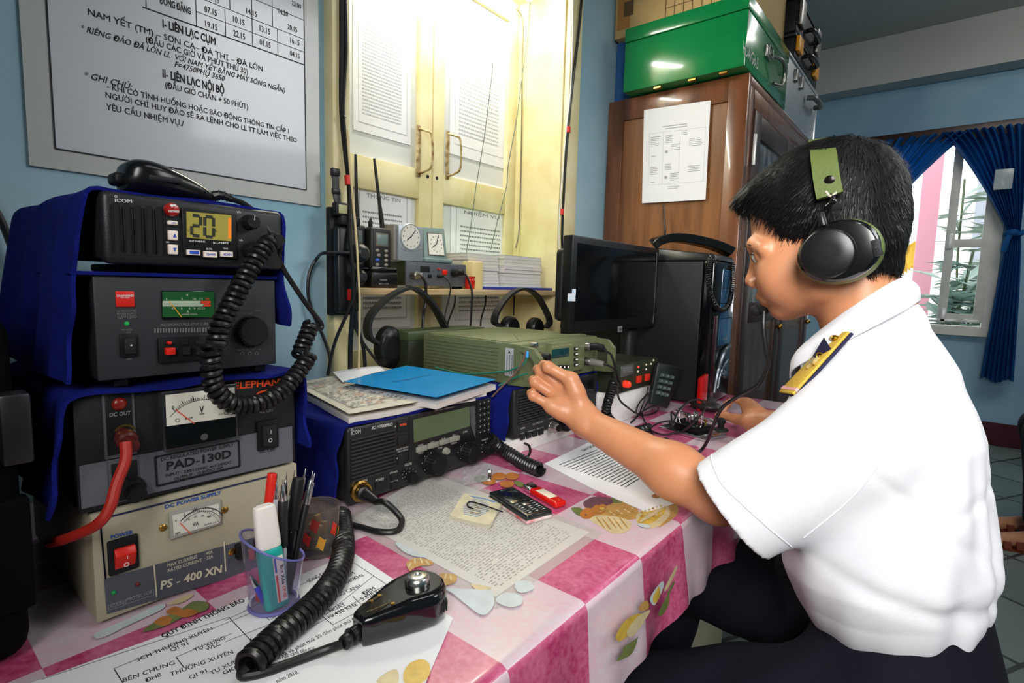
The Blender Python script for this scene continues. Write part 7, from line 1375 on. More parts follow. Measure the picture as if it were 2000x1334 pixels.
m = MB()
for xx in (2.293, 2.885): m.box(xx-.006, xx+.006, .559, 1.004, CZ+.001, 2.002, .003)
for zz2 in (CZ+.007, 1.9985): m.box(2.293, 2.885, .559, .57, zz2-.006, zz2+.004, .002)
m.obj('edge_trim', mat('aluminium_trim', 'c3c8cb', .3, .8), sc_); m = MB(); m.tube(smooth([(2.66, .558, 1.925), (2.67, .53, 1.92), (2.74, .522, 1.915), (2.81, .53, 1.92), (2.82, .558, 1.925)], 8), .011, 8); m.obj('handle', mat('grey_handle', '55585a', .4), sc_)
for xx in (2.45, 2.55): MB().box(xx-.015, xx+.015, .552, .566, 1.93, 1.975, .002).obj('latch', STEEL, sc_)
YELW = mat('yellow_plastic', 'e59a1c', .35)
for z0, z1, lab in ((2.003, 2.10, 'black tool case with yellow latches lying on the aluminium case'), (2.102, 2.24, 'upper black tool case stacked near the ceiling on the far end of the cabinet')):
    t = thing('tool_case', lab, 'case', (2.6, .77, z0)); x0_ = 2.392 if z0 < 2.05 else 2.395; MB().box(x0_, 2.84, .56, .98, z0, z1-.012, .012, 3).obj('lower_shell', BLK, t); MB().box(x0_, 2.84, .558, .98, z1-.012, z1, .004).obj('upper_shell', BLK2, t)
    for xx in (x0_+.05, 2.76): MB().box(xx-.035, xx+.035, .545, .56, z0+.03, z1-.008, .004).obj('latch', YELW if z0 < 2.05 else STEEL, t)
    MB().tube(smooth([(2.54, .558, z0+.05), (2.55, .53, z0+.05), (2.67, .53, z0+.05), (2.68, .558, z0+.05)], 6), .009, 8).obj('handle', RUB, t)
# ---------------- under the desk
ub = thing('battery_box', 'cream metal box with a black lid and chrome handle on the floor under the desk', 'box', (1.32, .55, 0))
MB().box(1.215, 1.50, .42, .70, .0, .325, .006).obj('body', mat('cream_metal', 'cfc2a0', .45), ub); MB().box(1.209, 1.506, .414, .706, .322, .375, .006).obj('lid', BLK, ub); q1 = onx((1282, 1224), 1.19); q2 = onx((1310, 1240), 1.19); q3 = onx((1309, 1300), 1.19)
MB().tube(smooth([(1.215, q1[1], q1[2]), (1.19, q1[1]-.005, q1[2]), tuple(q2), (1.19, q3[1], q3[2]), (1.19, q3[1], q3[2]-.12), (1.215, q3[1], q3[2]-.13)], 6), .006, 10).obj('handle', CHROME, ub)
MB().box(1.209, 1.212, .43, .45, .3, .37).obj('red_mark', mat('dark_red_mark', '7a1a1a', .5), ub)
q = ony((1265, 1235), .40); q2 = ony((1225, 1290), .40); one('keyboard_tray', MB().box(min(q[0], q2[0])-.25, q[0], .40, .75, .655, .713, .003), BLK, 'black tray hung under the desk top behind the hanging cloth', 'tray')
one('stool', MB().cyl((.9, .02, .41), (.9, .02, .452), .17, n=32, bev=.006).cyl((.78, -.1, 0), (.80, -.08, .41), .016, n=12).cyl((1.02, -.1, 0), (1.0, -.08, .41), .016, n=12).cyl((.78, .14, 0), (.80, .12, .41), .016, n=12).cyl((1.02, .14, 0), (1.0, .12, .41), .016, n=12), WOOD, 'round wooden stool under the seated man', 'stool')
# ================================================================== the seated man
from mathutils.bvhtree import BVHTree
class Field:
    def __init__(s, lo, hi, h):
        s.lo = np.array(lo, float); s.h = h; s.n = np.ceil((np.array(hi)-s.lo)/h).astype(int)+1; s.F = np.full(s.n, 1.0, np.float32)
    def win(s, lo, hi):
        a = np.clip(np.floor((np.array(lo)-s.lo)/s.h).astype(int), 0, s.n-1); b = np.clip(np.ceil((np.array(hi)-s.lo)/s.h).astype(int)+1, 1, s.n)
        sl = tuple(slice(i, j) for i, j in zip(a, b)); ax = [(s.lo[k]+s.h*np.arange(a[k], b[k])).astype(np.float32) for k in range(3)]
        return sl, ax[0][:, None, None], ax[1][None, :, None], ax[2][None, None, :]
    def op(s, lo, hi, fn, k, sub=False):
        sl, X, Y, Z = s.win(lo, hi); d = fn(X, Y, Z); A = s.F[sl]
        if A.size == 0: return
        if sub:
            d = -d; h = np.clip(.5-.5*(A-d)/k, 0, 1); s.F[sl] = A*(1-h)+d*h+k*h*(1-h)
        else:
            h = np.clip(.5+.5*(A-d)/k, 0, 1); s.F[sl] = A*(1-h)+d*h-k*h*(1-h)
    def cone(s, a, b, ra, rb, k=.012, sx=1, sub=False):
        """round cone; sx stretches it sideways (x) by that factor about its own axis"""
        a = np.array(a, np.float32); b = np.array(b, np.float32); ab = b-a; q = ab.copy(); q[0] /= sx; L2 = float(q@q)+1e-12; m = max(ra, rb)*max(1, sx)+k+.004
        def fn(X, Y, Z):
            px, py, pz = (X-a[0])/sx, Y-a[1], Z-a[2]; t = np.clip((px*q[0]+py*q[1]+pz*q[2])/L2, 0, 1)
            return np.sqrt((px-t*q[0])**2+(py-t*q[1])**2+(pz-t*q[2])**2)-(ra+(rb-ra)*t)
        s.op(np.minimum(a, b)-m, np.maximum(a, b)+m, fn, k, sub)
    def ell(s, c, r, axes=None, k=.012, sub=False):
        c = np.array(c, np.float32); r = np.array(r, np.float32); A = np.eye(3) if axes is None else np.array(axes); m = max(r)+k+.004
        def fn(X, Y, Z):
            d = [X-c[0], Y-c[1], Z-c[2]]; q = [sum(float(A[i][j])*d[j] for j in range(3)) for i in range(3)]
            k0 = np.sqrt(sum((q[i]/r[i])**2 for i in range(3))); k1 = np.sqrt(sum((q[i]/r[i]**2)**2 for i in range(3)))+1e-6; return k0*(k0-1)/k1
        s.op(c-m, c+m, fn, k, sub)
    def mesh(s):
        F = s.F; n = F.shape; S_ = F < 0; c = np.zeros(tuple(i-1 for i in n), np.uint8)
        sh = [(i, j, k) for i in (0, 1) for j in (0, 1) for k in (0, 1)]
        for i, j, k in sh: c += S_[i:n[0]-1+i, j:n[1]-1+j, k:n[2]-1+k]
        I = np.argwhere((c > 0) & (c < 8)); idx = np.full(c.shape, -1, np.int32); idx[I[:, 0], I[:, 1], I[:, 2]] = np.arange(len(I))
        acc = np.zeros((len(I), 3)); cnt = np.zeros(len(I)); V = {q: F[I[:, 0]+q[0], I[:, 1]+q[1], I[:, 2]+q[2]] for q in sh}
        for q in sh:
            for ax in range(3):
                if q[ax]: continue
                p = list(q); p[ax] = 1; p = tuple(p); a, b = V[q], V[p]; m = (a < 0) != (b < 0); t = a[m]/(a[m]-b[m]); pos = np.tile(np.array(q, float), (m.sum(), 1)); pos[:, ax] += t; acc[m] += pos; cnt[m] += 1
        P = s.lo+s.h*(I+acc/cnt[:, None]); Q = []
        for ax in range(3):
            o = [a for a in range(3) if a != ax]; sl0 = [slice(None)]*3; sl1 = [slice(None)]*3; sl0[ax] = slice(0, -1); sl1[ax] = slice(1, None)
            E = np.argwhere(S_[tuple(sl0)] != S_[tuple(sl1)]); ok = (E[:, o[0]] > 0) & (E[:, o[1]] > 0) & (E[:, o[0]] < n[o[0]]-1) & (E[:, o[1]] < n[o[1]]-1); E = E[ok]
            def at(d0, d1): G = E.copy(); G[:, o[0]] -= d0; G[:, o[1]] -= d1; return idx[G[:, 0], G[:, 1], G[:, 2]]
            q = np.stack([at(1, 1), at(0, 1), at(0, 0), at(1, 0)], 1); fl = S_[E[:, 0], E[:, 1], E[:, 2]]; fl = ~fl if ax != 1 else fl
            q[fl] = q[fl][:, ::-1]; Q.append(q)
        return P, np.vstack(Q)
def fobj(name, P, Q, m_, parent, ang=180):
    P = P-np.array(parent.location); me = bpy.data.meshes.new(name); me.vertices.add(len(P)); me.vertices.foreach_set('co', P.astype(np.float32).ravel())
    me.loops.add(Q.size); me.loops.foreach_set('vertex_index', Q.astype(np.int32).ravel()); me.polygons.add(len(Q)); me.polygons.foreach_set('loop_start', np.arange(0, Q.size, 4, dtype=np.int32))
    me.update(calc_edges=True); me.validate(); me.polygons.foreach_set('use_smooth', [True]*len(me.polygons)); me.materials.append(m_)
    o = bpy.data.objects.new(name, me); COL.objects.link(o); o.parent = parent; return o
def relax(P, Q, n=2, lam=.5, keep=None):
    E = np.vstack([Q[:, [0, 1]], Q[:, [1, 2]], Q[:, [2, 3]], Q[:, [3, 0]]]); deg = np.bincount(E[:, 0], minlength=len(P))+np.bincount(E[:, 1], minlength=len(P))
    for it in range(n):
        for l_ in (lam, -lam*1.03):
            A = np.zeros_like(P)
            for k in range(3): A[:, k] = np.bincount(E[:, 0], P[E[:, 1], k], len(P))+np.bincount(E[:, 1], P[E[:, 0], k], len(P))
            P = P+(A/deg[:, None]-P)*l_
    return P
MX = .90                      # the man's own middle plane
man = thing('person', 'man in white short-sleeved shirt and navy trousers tuning the green transceiver at the desk', 'person', (MX, .02, .452))
TH = radians(19); HF = np.array([0, cos(TH), -sin(TH)]); HU = np.array([0, sin(TH), cos(TH)]); HL = np.array([-1., 0, 0]); HA = [HL, HF, HU]
def h(x, y, lat=0): p = onx((x, y), MX); p[0] -= lat; return p
def step(px, prev, L, near=False):
    """the point on a sight line at distance L from the joint before it"""
    d = ray(*px); o = CAM-np.array(prev); a = d@d; b = 2*d@o; c = o@o-L*L; D = b*b-4*a*c
    t = -b/(2*a) if D < 0 else (-b+(-1 if near else 1)*sqrt(D))/(2*a); return CAM+d*t
B = Field((.60, -.13, .725), (1.40, .70, 1.315), .0025)
# ---- head
B.ell(h(1598, 404), (.0735, .0925, .080), HA, .02)
B.ell(h(1655, 445), (.066, .062, .066), HA, .03)
B.ell(h(1548, 518), (.058, .051, .074), HA, .025)
B.ell(h(1517, 567), (.031, .0262, .017), HA, .014)
for s_ in (1, -1):
    B.cone(h(1612, 560, .052*s_), h(1535, 600, .012*s_), .016, .0155, .02)
    B.cone(h(1618, 520, .058*s_), h(1612, 560, .052*s_), .016, .016, .02)
    B.ell(h(1535, 540, .042*s_), (.022, .024, .026), HA, .02)
    B.ell(h(1566, 538, .034*s_), (.029, .048, .042), HA, .02)
    B.cone(h(1474, 483, .006*s_), h(1488, 481, .036*s_), .009, .0095, .012)
    B.cone(h(1488, 481, .036*s_), h(1510, 490, .054*s_), .0095, .010, .012)
B.ell(h(1526, 601), (.016, .0158, .0155), HA, .012)
B.cone(h(1555, 592), h(1610, 572), .012, .026, .02)
B.cone(h(1658, 530), h(1704, 650), .050, .055, .022, 1.05)
B.cone(h(1702, 640), h(1715, 720), .052, .056, .03, 1.1)
# nose
B.cone(h(1477, 505), h(1470.5, 545), .0072, .0100, .010)
B.ell(h(1470, 549), (.0115, .0105, .0095), HA, .006)
for s_ in (1, -1):
    B.ell(h(1478, 554, .0125*s_), (.0072, .0090, .0072), HA, .005)
    B.ell(h(1473, 563, .0065*s_), (.0030, .0048, .0028), HA, .002, True)
# mouth
for s_ in (1, -1):
    B.cone(h(1487, 578), h(1499, 585, .023*s_), .0075, .0040, .004)
    B.cone(h(1494.5, 593.5), h(1501, 588, .021*s_), .0072, .0035, .004)
# eyes
for s_ in (1, -1):
    B.ell(h(1480, 503, .033*s_), (.0165, .012, .0105), HA, .008, True)
    B.cone(h(1484, 495.5, .020*s_), h(1496, 499, .046*s_), .0052, .0050, .004)
    B.cone(h(1486, 509.5, .021*s_), h(1497, 506, .045*s_), .0048, .0046, .004)
# ---- trunk (hidden by the shirt) and arms
B.cone((MX, .075, .95), (MX, .055, .80), .07, .085, .04, 1.5)
SL = np.array([.755, .085, .915]); EL = onx((1403, 968), .765); 
WL = step((1150, 828), EL, .238); 
B.cone(SL, EL, .046, .037, .03); B.cone((.84, .075, .965), SL, .045, .044, .04)
fm = EL+(WL-EL)*.30; B.cone(EL, fm, .0375, .0385, .02); B.cone(fm, WL, .0385, .0255, .025)
zP = zz(1020, 690, 6.67)
ul = WL+np.array([-.010, .004, -.012]); B.ell(step(zP(800, 965), WL, .022, True), (.010, .012, .010), None, .012)
mcp = [step(zP(x, y), WL, L) for x, y, L in ((635, 345, .080), (525, 450, .080), (440, 568, .076), (385, 690, .070))]
pip = [step(zP(x, y), m_, L) for (x, y, L), m_ in zip(((335, 180, .043), (240, 235, .046), (165, 380, .043), (140, 555, .034)), mcp)]
# palm
for m_ in mcp: B.cone(WL+(m_-WL)*.12, m_, .0185, .0115, .016)
for a_, b_ in zip(mcp[:-1], mcp[1:]): B.cone(a_+(WL-a_)*.25, b_+(WL-b_)*.25, .0135, .0135, .014)
KT = np.array([KNOB[0], GYf-.016, KNOB[2]])
tipd = [KT+np.array([-.004, 0, .011]), KT+np.array([-.012, -.003, .002]), KT+np.array([-.010, -.004, -.016]), KT+np.array([-.014, -.012, -.034])]
for i, (m_, p_, t_) in enumerate(zip(mcp, pip, tipd)):
    r = (.0095, .0098, .0093, .0082)[i]; d = t_-p_; L = np.linalg.norm(d); cap = (.045, .047, .045, .036)[i]
    if L > cap: t_ = p_+d/L*cap
    bow = np.array([-.35, .55, .1])*.008; md = p_+(t_-p_)*.55+bow*0; md = md+(np.array([-.004, .006, .002]))
    B.cone(m_, p_, r*1.10, r*1.0, .006); B.cone(p_, md, r*1.0, r*.9, .004); B.cone(md, t_, r*.9, r*.78, .004); B.ell(p_, (r*1.05,)*3, None, .004); B.ell(m_, (.0118,)*3, None, .01)
# thumb, on the far side of the knob
th0 = WL+(mcp[0]-WL)*.35+np.array([.016, .006, -.004]); th1 = WL+(mcp[0]-WL)*.85+np.array([.030, .020, -.012]); th2 = KT+np.array([.020, -.012, -.006])
B.cone(th0, th1, .0155, .0115, .012); B.cone(th1, (th1+th2)/2+np.array([.006, 0, 0]), .0112, .0102, .006); B.cone((th1+th2)/2+np.array([.006, 0, 0]), th2+np.array([-.007, .004, 0]), .0100, .008, .005)
# right arm and hand on the key
SR = np.array([1.045, .07, .925]); zQ = zz(1370, 760, 11.11)
kk = KK+np.array([0, 0, .016])
WR = np.array([kk[0]+.055, kk[1]-.075, TZ+.052]); WR = onz(zQ(1240, 700), TZ+.052)
ER = WR+np.array([-.03, -.215, .02]); ER[0] = 1.20
B.cone(SR, ER, .046, .037, .03); B.cone((.96, .07, .965), SR, .05, .048, .04); fm = ER+(WR-ER)*.3; B.cone(ER, fm, .037, .037, .02); B.cone(fm, WR, .037, .026, .02)
zq3 = lambda x, y, hh: onz(zQ(x, y), TZ+hh)
rI = zq3(960, 290, .062); rM = rI+np.array([.020, .004, -.004]); rR = rI+np.array([.036, .002, -.012]); rP = rI+np.array([.048, -.006, -.022])
for m_ in (rI, rM, rR, rP): B.cone(WR+(m_-WR)*.1, m_, .019, .0115, .018)
it = [rI, zq3(680, 220, .064), zq3(560, 340, .050), zq3(470, 480, .040)]
for k in range(3): B.cone(it[k], it[k+1], .0100-.0006*k, .0096-.0008*k, .005)
for j, (m_, off) in enumerate(((rM, .0), (rR, .006), (rP, .010))):
    p1 = m_+np.array([.004, .036-off, -.006]); p2 = p1+np.array([-.008, .006, -.022]); p3 = p2+np.array([-.012, -.016, -.010]); 
    for a_, b_, r_ in ((m_, p1, .0095), (p1, p2, .009), (p2, p3, .008)): B.cone(a_, b_, r_, r_*.95, .005)
tt = [zq3(1010, 700, .050), zq3(760, 650, .045), zq3(540, 590, .042), zq3(370, 560, .040)]
B.cone(WR+(rI-WR)*.2, tt[0], .018, .0145, .016); B.cone(tt[0], tt[1], .0145, .0115, .008); B.cone(tt[1], tt[2], .0112, .0100, .006); B.cone(tt[2], tt[3], .0100, .0082, .005)
P, Q = B.mesh(); P = relax(P, Q, 3)
SKIN = bpy.data.materials.new('skin'); SKIN.use_nodes = True; nt = SKIN.node_tree; b = nt.nodes['Principled BSDF']
b.inputs['Roughness'].default_value = .42; b.inputs['Subsurface Weight'].default_value = .12; b.inputs['Subsurface Radius'].default_value = (1, .35, .2); b.inputs['Subsurface Scale'].default_value = .006
vc = nt.nodes.new('ShaderNodeVertexColor'); vc.layer_name = 'tint'; nz = nt.nodes.new('ShaderNodeTexNoise'); nz.inputs['Scale'].default_value = 45; nz.inputs['Detail'].default_value = 5; tc = nt.nodes.new('ShaderNodeTexCoord'); nt.links.new(tc.outputs['Object'], nz.inputs[0])
mx = nt.nodes.new('ShaderNodeMix'); mx.data_type = 'RGBA'; mx.blend_type = 'MULTIPLY'; rp_ = nt.nodes.new('ShaderNodeMapRange'); rp_.inputs[1].default_value = .3; rp_.inputs[2].default_value = .7; rp_.inputs[3].default_value = 0; rp_.inputs[4].default_value = .35
nt.links.new(nz.outputs[0], rp_.inputs[0]); nt.links.new(rp_.outputs[0], mx.inputs[0]); nt.links.new(vc.outputs[0], mx.inputs[6]); mx.inputs[7].default_value = (.82, .72, .66, 1); nt.links.new(mx.outputs[2], b.inputs['Base Color'])
n5 = nt.nodes.new('ShaderNodeTexNoise'); n5.inputs['Scale'].default_value = 420; nt.links.new(tc.outputs['Object'], n5.inputs[0]); bp = nt.nodes.new('ShaderNodeBump'); bp.inputs['Strength'].default_value = .12; bp.inputs['Distance'].default_value = .001; nt.links.new(n5.outputs[0], bp.inputs['Height']); nt.links.new(bp.outputs[0], b.inputs['Normal'])
body = fobj('body', P, Q, SKIN, man)
col = np.tile(np.array(lin('c98a62')), (len(P), 1))
def tint(c, r, hexc, soft=.5, sc=(1, 1, 1), amt=1):
    d = np.sqrt((((P-np.array(c))/np.array(sc))**2).sum(1))/r; w_ = np.clip((1-d)/soft, 0, 1)[:, None]*amt; global col; col = col*(1-w_)+np.array(lin(hexc))*w_
for s_ in (1, -1):
    for t in np.linspace(0, 1, 6): tint(h(1486+12*t, 578+6*t, .021*s_*t), .0072-.003*t, 'a05a4c', .5); tint(h(1494+6*t, 594-5*t, .020*s_*t), .0078-.003*t, 'b8685c', .5)
    tint(h(1540, 545, .05*s_), .035, 'cf8a68', .9, amt=.6)
tint(h(1468, 552), .016, 'c9826a', .8, amt=.6)
for p_ in pip+mcp: tint(p_, .014, 'c47e5c', .9, amt=.5)
for p_ in (it[3], tt[3]): tint(p_, .014, 'd39a80', .7, amt=.8)
ca_ = body.data.color_attributes.new('tint', 'FLOAT_COLOR', 'POINT'); ca_.data.foreach_set('color', np.c_[col, np.ones(len(P))].astype(np.float32).ravel())
# eyes, brows, nails
for s_ in (1, -1):
    m = MB(); c = h(1494, 503, .0315*s_); m.sph(c, .0110, 20); e_ = m.obj('eye', mat('eye_white', 'e3ddd6', .15, coat=.5), man)
    d = HF*.97+HL*s_*.1-HU*.22; d /= np.linalg.norm(d); m = MB(); m.lathe([(.0052, .0100), (.0048, .0108), (.002, .0114)], c, d, 18); m.obj('iris', mat('iris_dark', '1d120c', .1, coat=.6), e_)
    m = MB(); r_ = np.random.default_rng(2)
    for k in range(60):
        t = r_.random(); a_ = h(1474+22*t, 482-3*sin(pi*t), (.014+.034*t)*s_)+HF*.0075+HL*s_*.002; m.tube([a_, a_+HL*s_*.006+HU*.0015+HF*.001, a_+HL*s_*.011-HF*.002], [.0006, .0005, .0002], 4)
    m.obj('eyebrow', mat('brow_hair', '17110e', .6), man)
    m = MB(); m.tube(smooth([h(1480, 497.5, .021*s_)+HF*.002, h(1482, 497, .031*s_)+HF*.004, h(1491, 500, .045*s_)+HF*.002], 6), .0011, 6); m.obj('eyelashes', mat('brow_hair', '17110e', .6), man)
def nail(c, nrm, ax_, w_, l_):
    nrm = np.array(nrm)/np.linalg.norm(nrm); ax_ = np.array(ax_)-nrm*(np.array(ax_)@nrm); ax_ /= np.linalg.norm(ax_); sd_ = np.cross(nrm, ax_); G = [[c+ax_*l_*(i/6-.5)+sd_*w_*(j/6-.5)*(1-.25*abs(i/6-.5)*2)-nrm*.0014*((j/6-.5)*2)**2 for j in range(7)] for i in range(7)]; m = MB(); m.sheet(np.array(G), .0005); return m.obj('nail', mat('nail', 'dba48c', .25), man)
nail(tt[3]*.75+tt[2]*.25+np.array([-.0055, -.003, .0065]), (-.6, -.3, .75), tt[3]-tt[2], .010, .012)
# ---- hair
HR = Field((.78, -.0, 1.08), (1.02, .34, 1.33), .0025)
HR.ell(h(1606, 396), (.081, .104, .088), HA, .01); HR.ell(h(1662, 440), (.074, .070, .074), HA, .02); HR.ell(h(1500, 385), (.062, .038, .030), HA, .02); HR.ell(h(1462, 398), (.052, .018, .014), HA, .015); HR.cone(h(1690, 480, .03), h(1705, 520, .02), .04, .034, .02); HR.cone(h(1690, 480, -.03), h(1705, 520, -.02), .04, .034, .02)
poly = np.array([h(x, y)[1:] for x, y in ((1380, 440), (1428, 420), (1445, 424), (1462, 420), (1480, 424), (1500, 433), (1520, 441), (1537, 458), (1546, 490), (1560, 492), (1575, 470), (1600, 480), (1640, 545), (1690, 548), (1735, 530), (1800, 560), (1800, 760), (1380, 760))])
def poly_sd(py, pz):
    d = np.full(py.shape, 9.0); ins = np.zeros(py.shape, bool); n = len(poly)
    for i in range(n):
        a_, b_ = poly[i], poly[(i+1) % n]; ey, ez = b_-a_; t = np.clip(((py-a_[0])*ey+(pz-a_[1])*ez)/(ey*ey+ez*ez), 0, 1); d = np.minimum(d, (py-a_[0]-t*ey)**2+(pz-a_[1]-t*ez)**2)
        cnd = ((a_[1] > pz) != (b_[1] > pz)) & (py < (b_[0]-a_[0])*(pz-a_[1])/(b_[1]-a_[1]+1e-12)+a_[0]); ins ^= cnd
    return np.where(ins, -1, 1)*np.sqrt(d)
sl, X, Y, Z = HR.win(HR.lo, HR.lo+HR.h*HR.n); D2 = poly_sd(np.broadcast_to(Y[0], (1, HR.n[1], HR.n[2]))[0], np.broadcast_to(Z[0], (1, HR.n[1], HR.n[2]))[0])
HR.F = np.maximum(HR.F, -D2[None].astype(np.float32)); 
ang = np.arctan2(Z-1.2, Y-.15)+0*X; HR.F += (.0006*np.sin(ang*23+X*60)*np.sin(X*70+ang*9)).astype(np.float32)
PH, QH = HR.mesh(); HAIR = mat('black_hair', '080707', .6, spec=.2, bump=.25, bscale=300, stretch=(1, 1, .2)); hair = fobj('hair', relax(PH, QH, 1), QH, HAIR, man)
# strands lying along and breaking the outline of the hair
m = MB(); r_ = np.random.default_rng(11); N_ = len(PH); bv = BVHTree.FromPolygons(PH.tolist(), QH.tolist()); whorl = h(1690, 335, .02)
for k in range(8000):
    p = PH[r_.integers(N_)]
    hit = bv.find_nearest(Vector(p)); n_ = np.array(hit[1]); n_ = n_ if n_@(p-h(1600, 410)) > 0 else -n_
    if n_@(p-h(1600, 430))/np.linalg.norm(p-h(1600, 430)) < .35: continue
    d = p-whorl; d = d/np.linalg.norm(d)*.5+np.array([0, .25 if p[1] > .15 else -.15, -.75])+r_.normal(0, .17, 3); d -= n_*(d@n_); d /= np.linalg.norm(d)+1e-9; L = r_.uniform(.014, .028); lift = r_.uniform(-.0003, .0028)
    q0 = p-n_*.001; q1 = p+d*L*.5+n_*(.0010+lift*.6); q2 = p+d*L+n_*(-.0005+lift); s_ = np.cross(n_, d)*r_.uniform(.0003, .0006)
    m.add([q0-s_, q0+s_, q1+s_*.8, q1-s_*.8, q2], [(0, 1, 2, 3), (3, 2, 4)])
for k in range(260):      # fringe, temple and nape ends
    u_ = r_.random(); e0, e1, dd = (((1428, 410), (1500, 430), (-.10, .35, -.75)), ((1500, 430), (1545, 465), (-.02, .15, -.9)), ((1690, 535), (1742, 515), (0, -.1, -.9)), ((1535, 455), (1558, 480), (0, .1, -1)))[r_.integers(4)]
    x = e0[0]+(e1[0]-e0[0])*u_; y = e0[1]+(e1[1]-e0[1])*u_; lat = r_.uniform(-.05, .062) if e0[0] == 1428 else (r_.uniform(.045, .068)*r_.choice([-1, 1], p=[.4, .6]) if e0[0] < 1600 else r_.uniform(-.05, .05))
    p = np.array(bv.find_nearest(Vector(h(x, y-8, lat)))[0]); d = np.array(dd)+r_.normal(0, .18, 3); d /= np.linalg.norm(d); L = r_.uniform(.006, .015); q2 = p+d*L; q1 = p+d*L*.5+HF*.001; s_ = np.array([.3, .7, 0])*r_.uniform(.0006, .0012)
    m.add([p-s_-d*.004, p+s_-d*.004, q1+s_*.8, q1-s_*.8, q2], [(0, 1, 2, 3), (3, 2, 4)])
m.obj('hair_strands', mat('black_hair_strands', '090809', .45, spec=.35), man, smooth=False)
# ---- shirt
T = Field((.60, -.16, .57), (1.34, .36, 1.10), .0035)
for (y0, z0, r0), (y1, z1, r1) in zip(((.072, .965, .080), (.068, .90, .112), (.058, .81, .116), (.045, .73, .118)), ((.068, .90, .112), (.058, .81, .116), (.045, .73, .118), (.038, .695, .106))): T.cone((MX, y0, z0), (MX, y1, z1), r0, r1, .03, 1.42)
T.cone((.835, .078, .985), (.765, .095, .915), .040, .056, .035); T.cone((.965, .065, .985), (1.04, .07, .93), .040, .056, .035); T.cone((MX, .068, .985), (MX, .074, 1.040), .078, .056, .03, 1.15); T.cone((.86, .072, 1.005), (.80, .082, .965), .045, .045, .03); T.cone((.94, .068, 1.005), (1.0, .07, .97), .045, .045, .03)
CL0 = np.array([.752, .090, .910]); CL1 = (onx((1350, 905), .735)+onx((1520, 1095), .715))/2; CR0 = np.array([1.05, .075, .92]); CR1 = CR0+(ER-CR0)*.78
axL = CL1-CL0; LL = np.linalg.norm(axL); axL /= LL
def sleeve(a_, b_, r0, r1, sx):
    ax_ = (b_-a_)/np.linalg.norm(b_-a_); e_ = b_+ax_*.06; q = (e_-a_).astype(np.float32); L2 = float(q@q)
    def fn(X, Y, Z):
        px, py, pz = X-a_[0], Y-a_[1], Z-a_[2]; t = np.clip((px*q[0]+py*q[1]+pz*q[2])/L2, 0, 1); dx, dy, dz = (px-t*q[0])/sx, py-t*q[1], pz-t*q[2]
        ang_ = np.arctan2(dz, dy); d = np.sqrt(dx*dx+dy*dy+dz*dz)-(r0+(r1-r0)*t)+.0016*np.sin(ang_*4+t*5)*t
        pl = (X-b_[0])*ax_[0]+(Y-b_[1])*ax_[1]+(Z-b_[2])*ax_[2]; return np.maximum(d, pl)
    T.op(np.minimum(a_, b_)-.1, np.maximum(a_, b_)+.1, fn, .035)
    T.op(b_-.09, b_+.12, lambda X, Y, Z: np.maximum(np.sqrt((((X-b_[0])-ax_[0]*((X-b_[0])*ax_[0]+(Y-b_[1])*ax_[1]+(Z-b_[2])*ax_[2]))/sx)**2+((Y-b_[1])-ax_[1]*((X-b_[0])*ax_[0]+(Y-b_[1])*ax_[1]+(Z-b_[2])*ax_[2]))**2+((Z-b_[2])-ax_[2]*((X-b_[0])*ax_[0]+(Y-b_[1])*ax_[1]+(Z-b_[2])*ax_[2]))**2)-(r1-.0150), -((X-b_[0])*ax_[0]+(Y-b_[1])*ax_[1]+(Z-b_[2])*ax_[2])-.022), .002, True)
sleeve(CL0, CL1, .066, .0745, .80); sleeve(CR0, CR1, .066, .072, .85)
sl, X, Y, Z = T.win(T.lo, T.lo+T.h*T.n)
ph = np.arctan2(X-MX, Y-.05)+0*Z; low = np.clip((.98-Z)/.2, 0, 1); bk = np.clip((.10-Y)/.12, 0, 1)
T.F += (low*bk*(.0014*np.sin(ph*13+Z*16)+.0010*np.sin(ph*21-Z*14+1)+.0018*np.sin(ph*5+Z*26))+low*.0008*np.sin(ph*14+Z*12)+.0038*np.exp(-((Z-.735-.25*(Y-.0))/.012)**2)*np.clip((.12-Y)/.1, 0, 1)+.0020*np.exp(-((Z-.80+.5*(Y-.05))/.010)**2)*np.clip((.05-Y)/.08, 0, 1)+.0018*np.exp(-((Z-.87-1.0*(Y-.03))/.009)**2)*np.clip((.10-Y)/.08, 0, 1)).astype(np.float32)
PS, QS = T.mesh(); PS = relax(PS, QS, 2); SHIRT = mat('white_shirt_cotton', 'e4e4ea', .85, bump=.2, bscale=900, spec=.2); shirt = fobj('shirt', PS, QS, SHIRT, man)
bs = BVHTree.FromPolygons(PS.tolist(), QS.tolist())
def on_shirt(x, y, off=.001):
    d = Vector(ray(x, y)).normalized(); r_ = bs.ray_cast(Vector(CAM), d); 
    if r_[0] is None: return None
    n_ = r_[1] if r_[1].dot(d) < 0 else -r_[1]; return np.array(r_[0]+n_*off), np.array(n_)
def seam(name, px, r=.0009, mm=SHIRT):
    P_ = [on_shirt(x, y, .0003) for x, y in smooth([(a_, b_, 0) for a_, b_ in px], 8)[:, :2]]; P_ = [p[0] for p in P_ if p is not None]
    if len(P_) > 3: m = MB(); m.tube(P_, r, 6); m.obj(name, mm, shirt)
seam('yoke_seam', [(1868, 668), (1855, 690), (1800, 740), (1722, 798)]); seam('armhole_seam', [(1715, 795), (1735, 830), (1738, 870), (1700, 930), (1650, 985), (1570, 1050)]); seam('cuff_stitching', [(1392, 878), (1390, 900), (1410, 945), (1450, 985), (1500, 1030), (1546, 1068)])
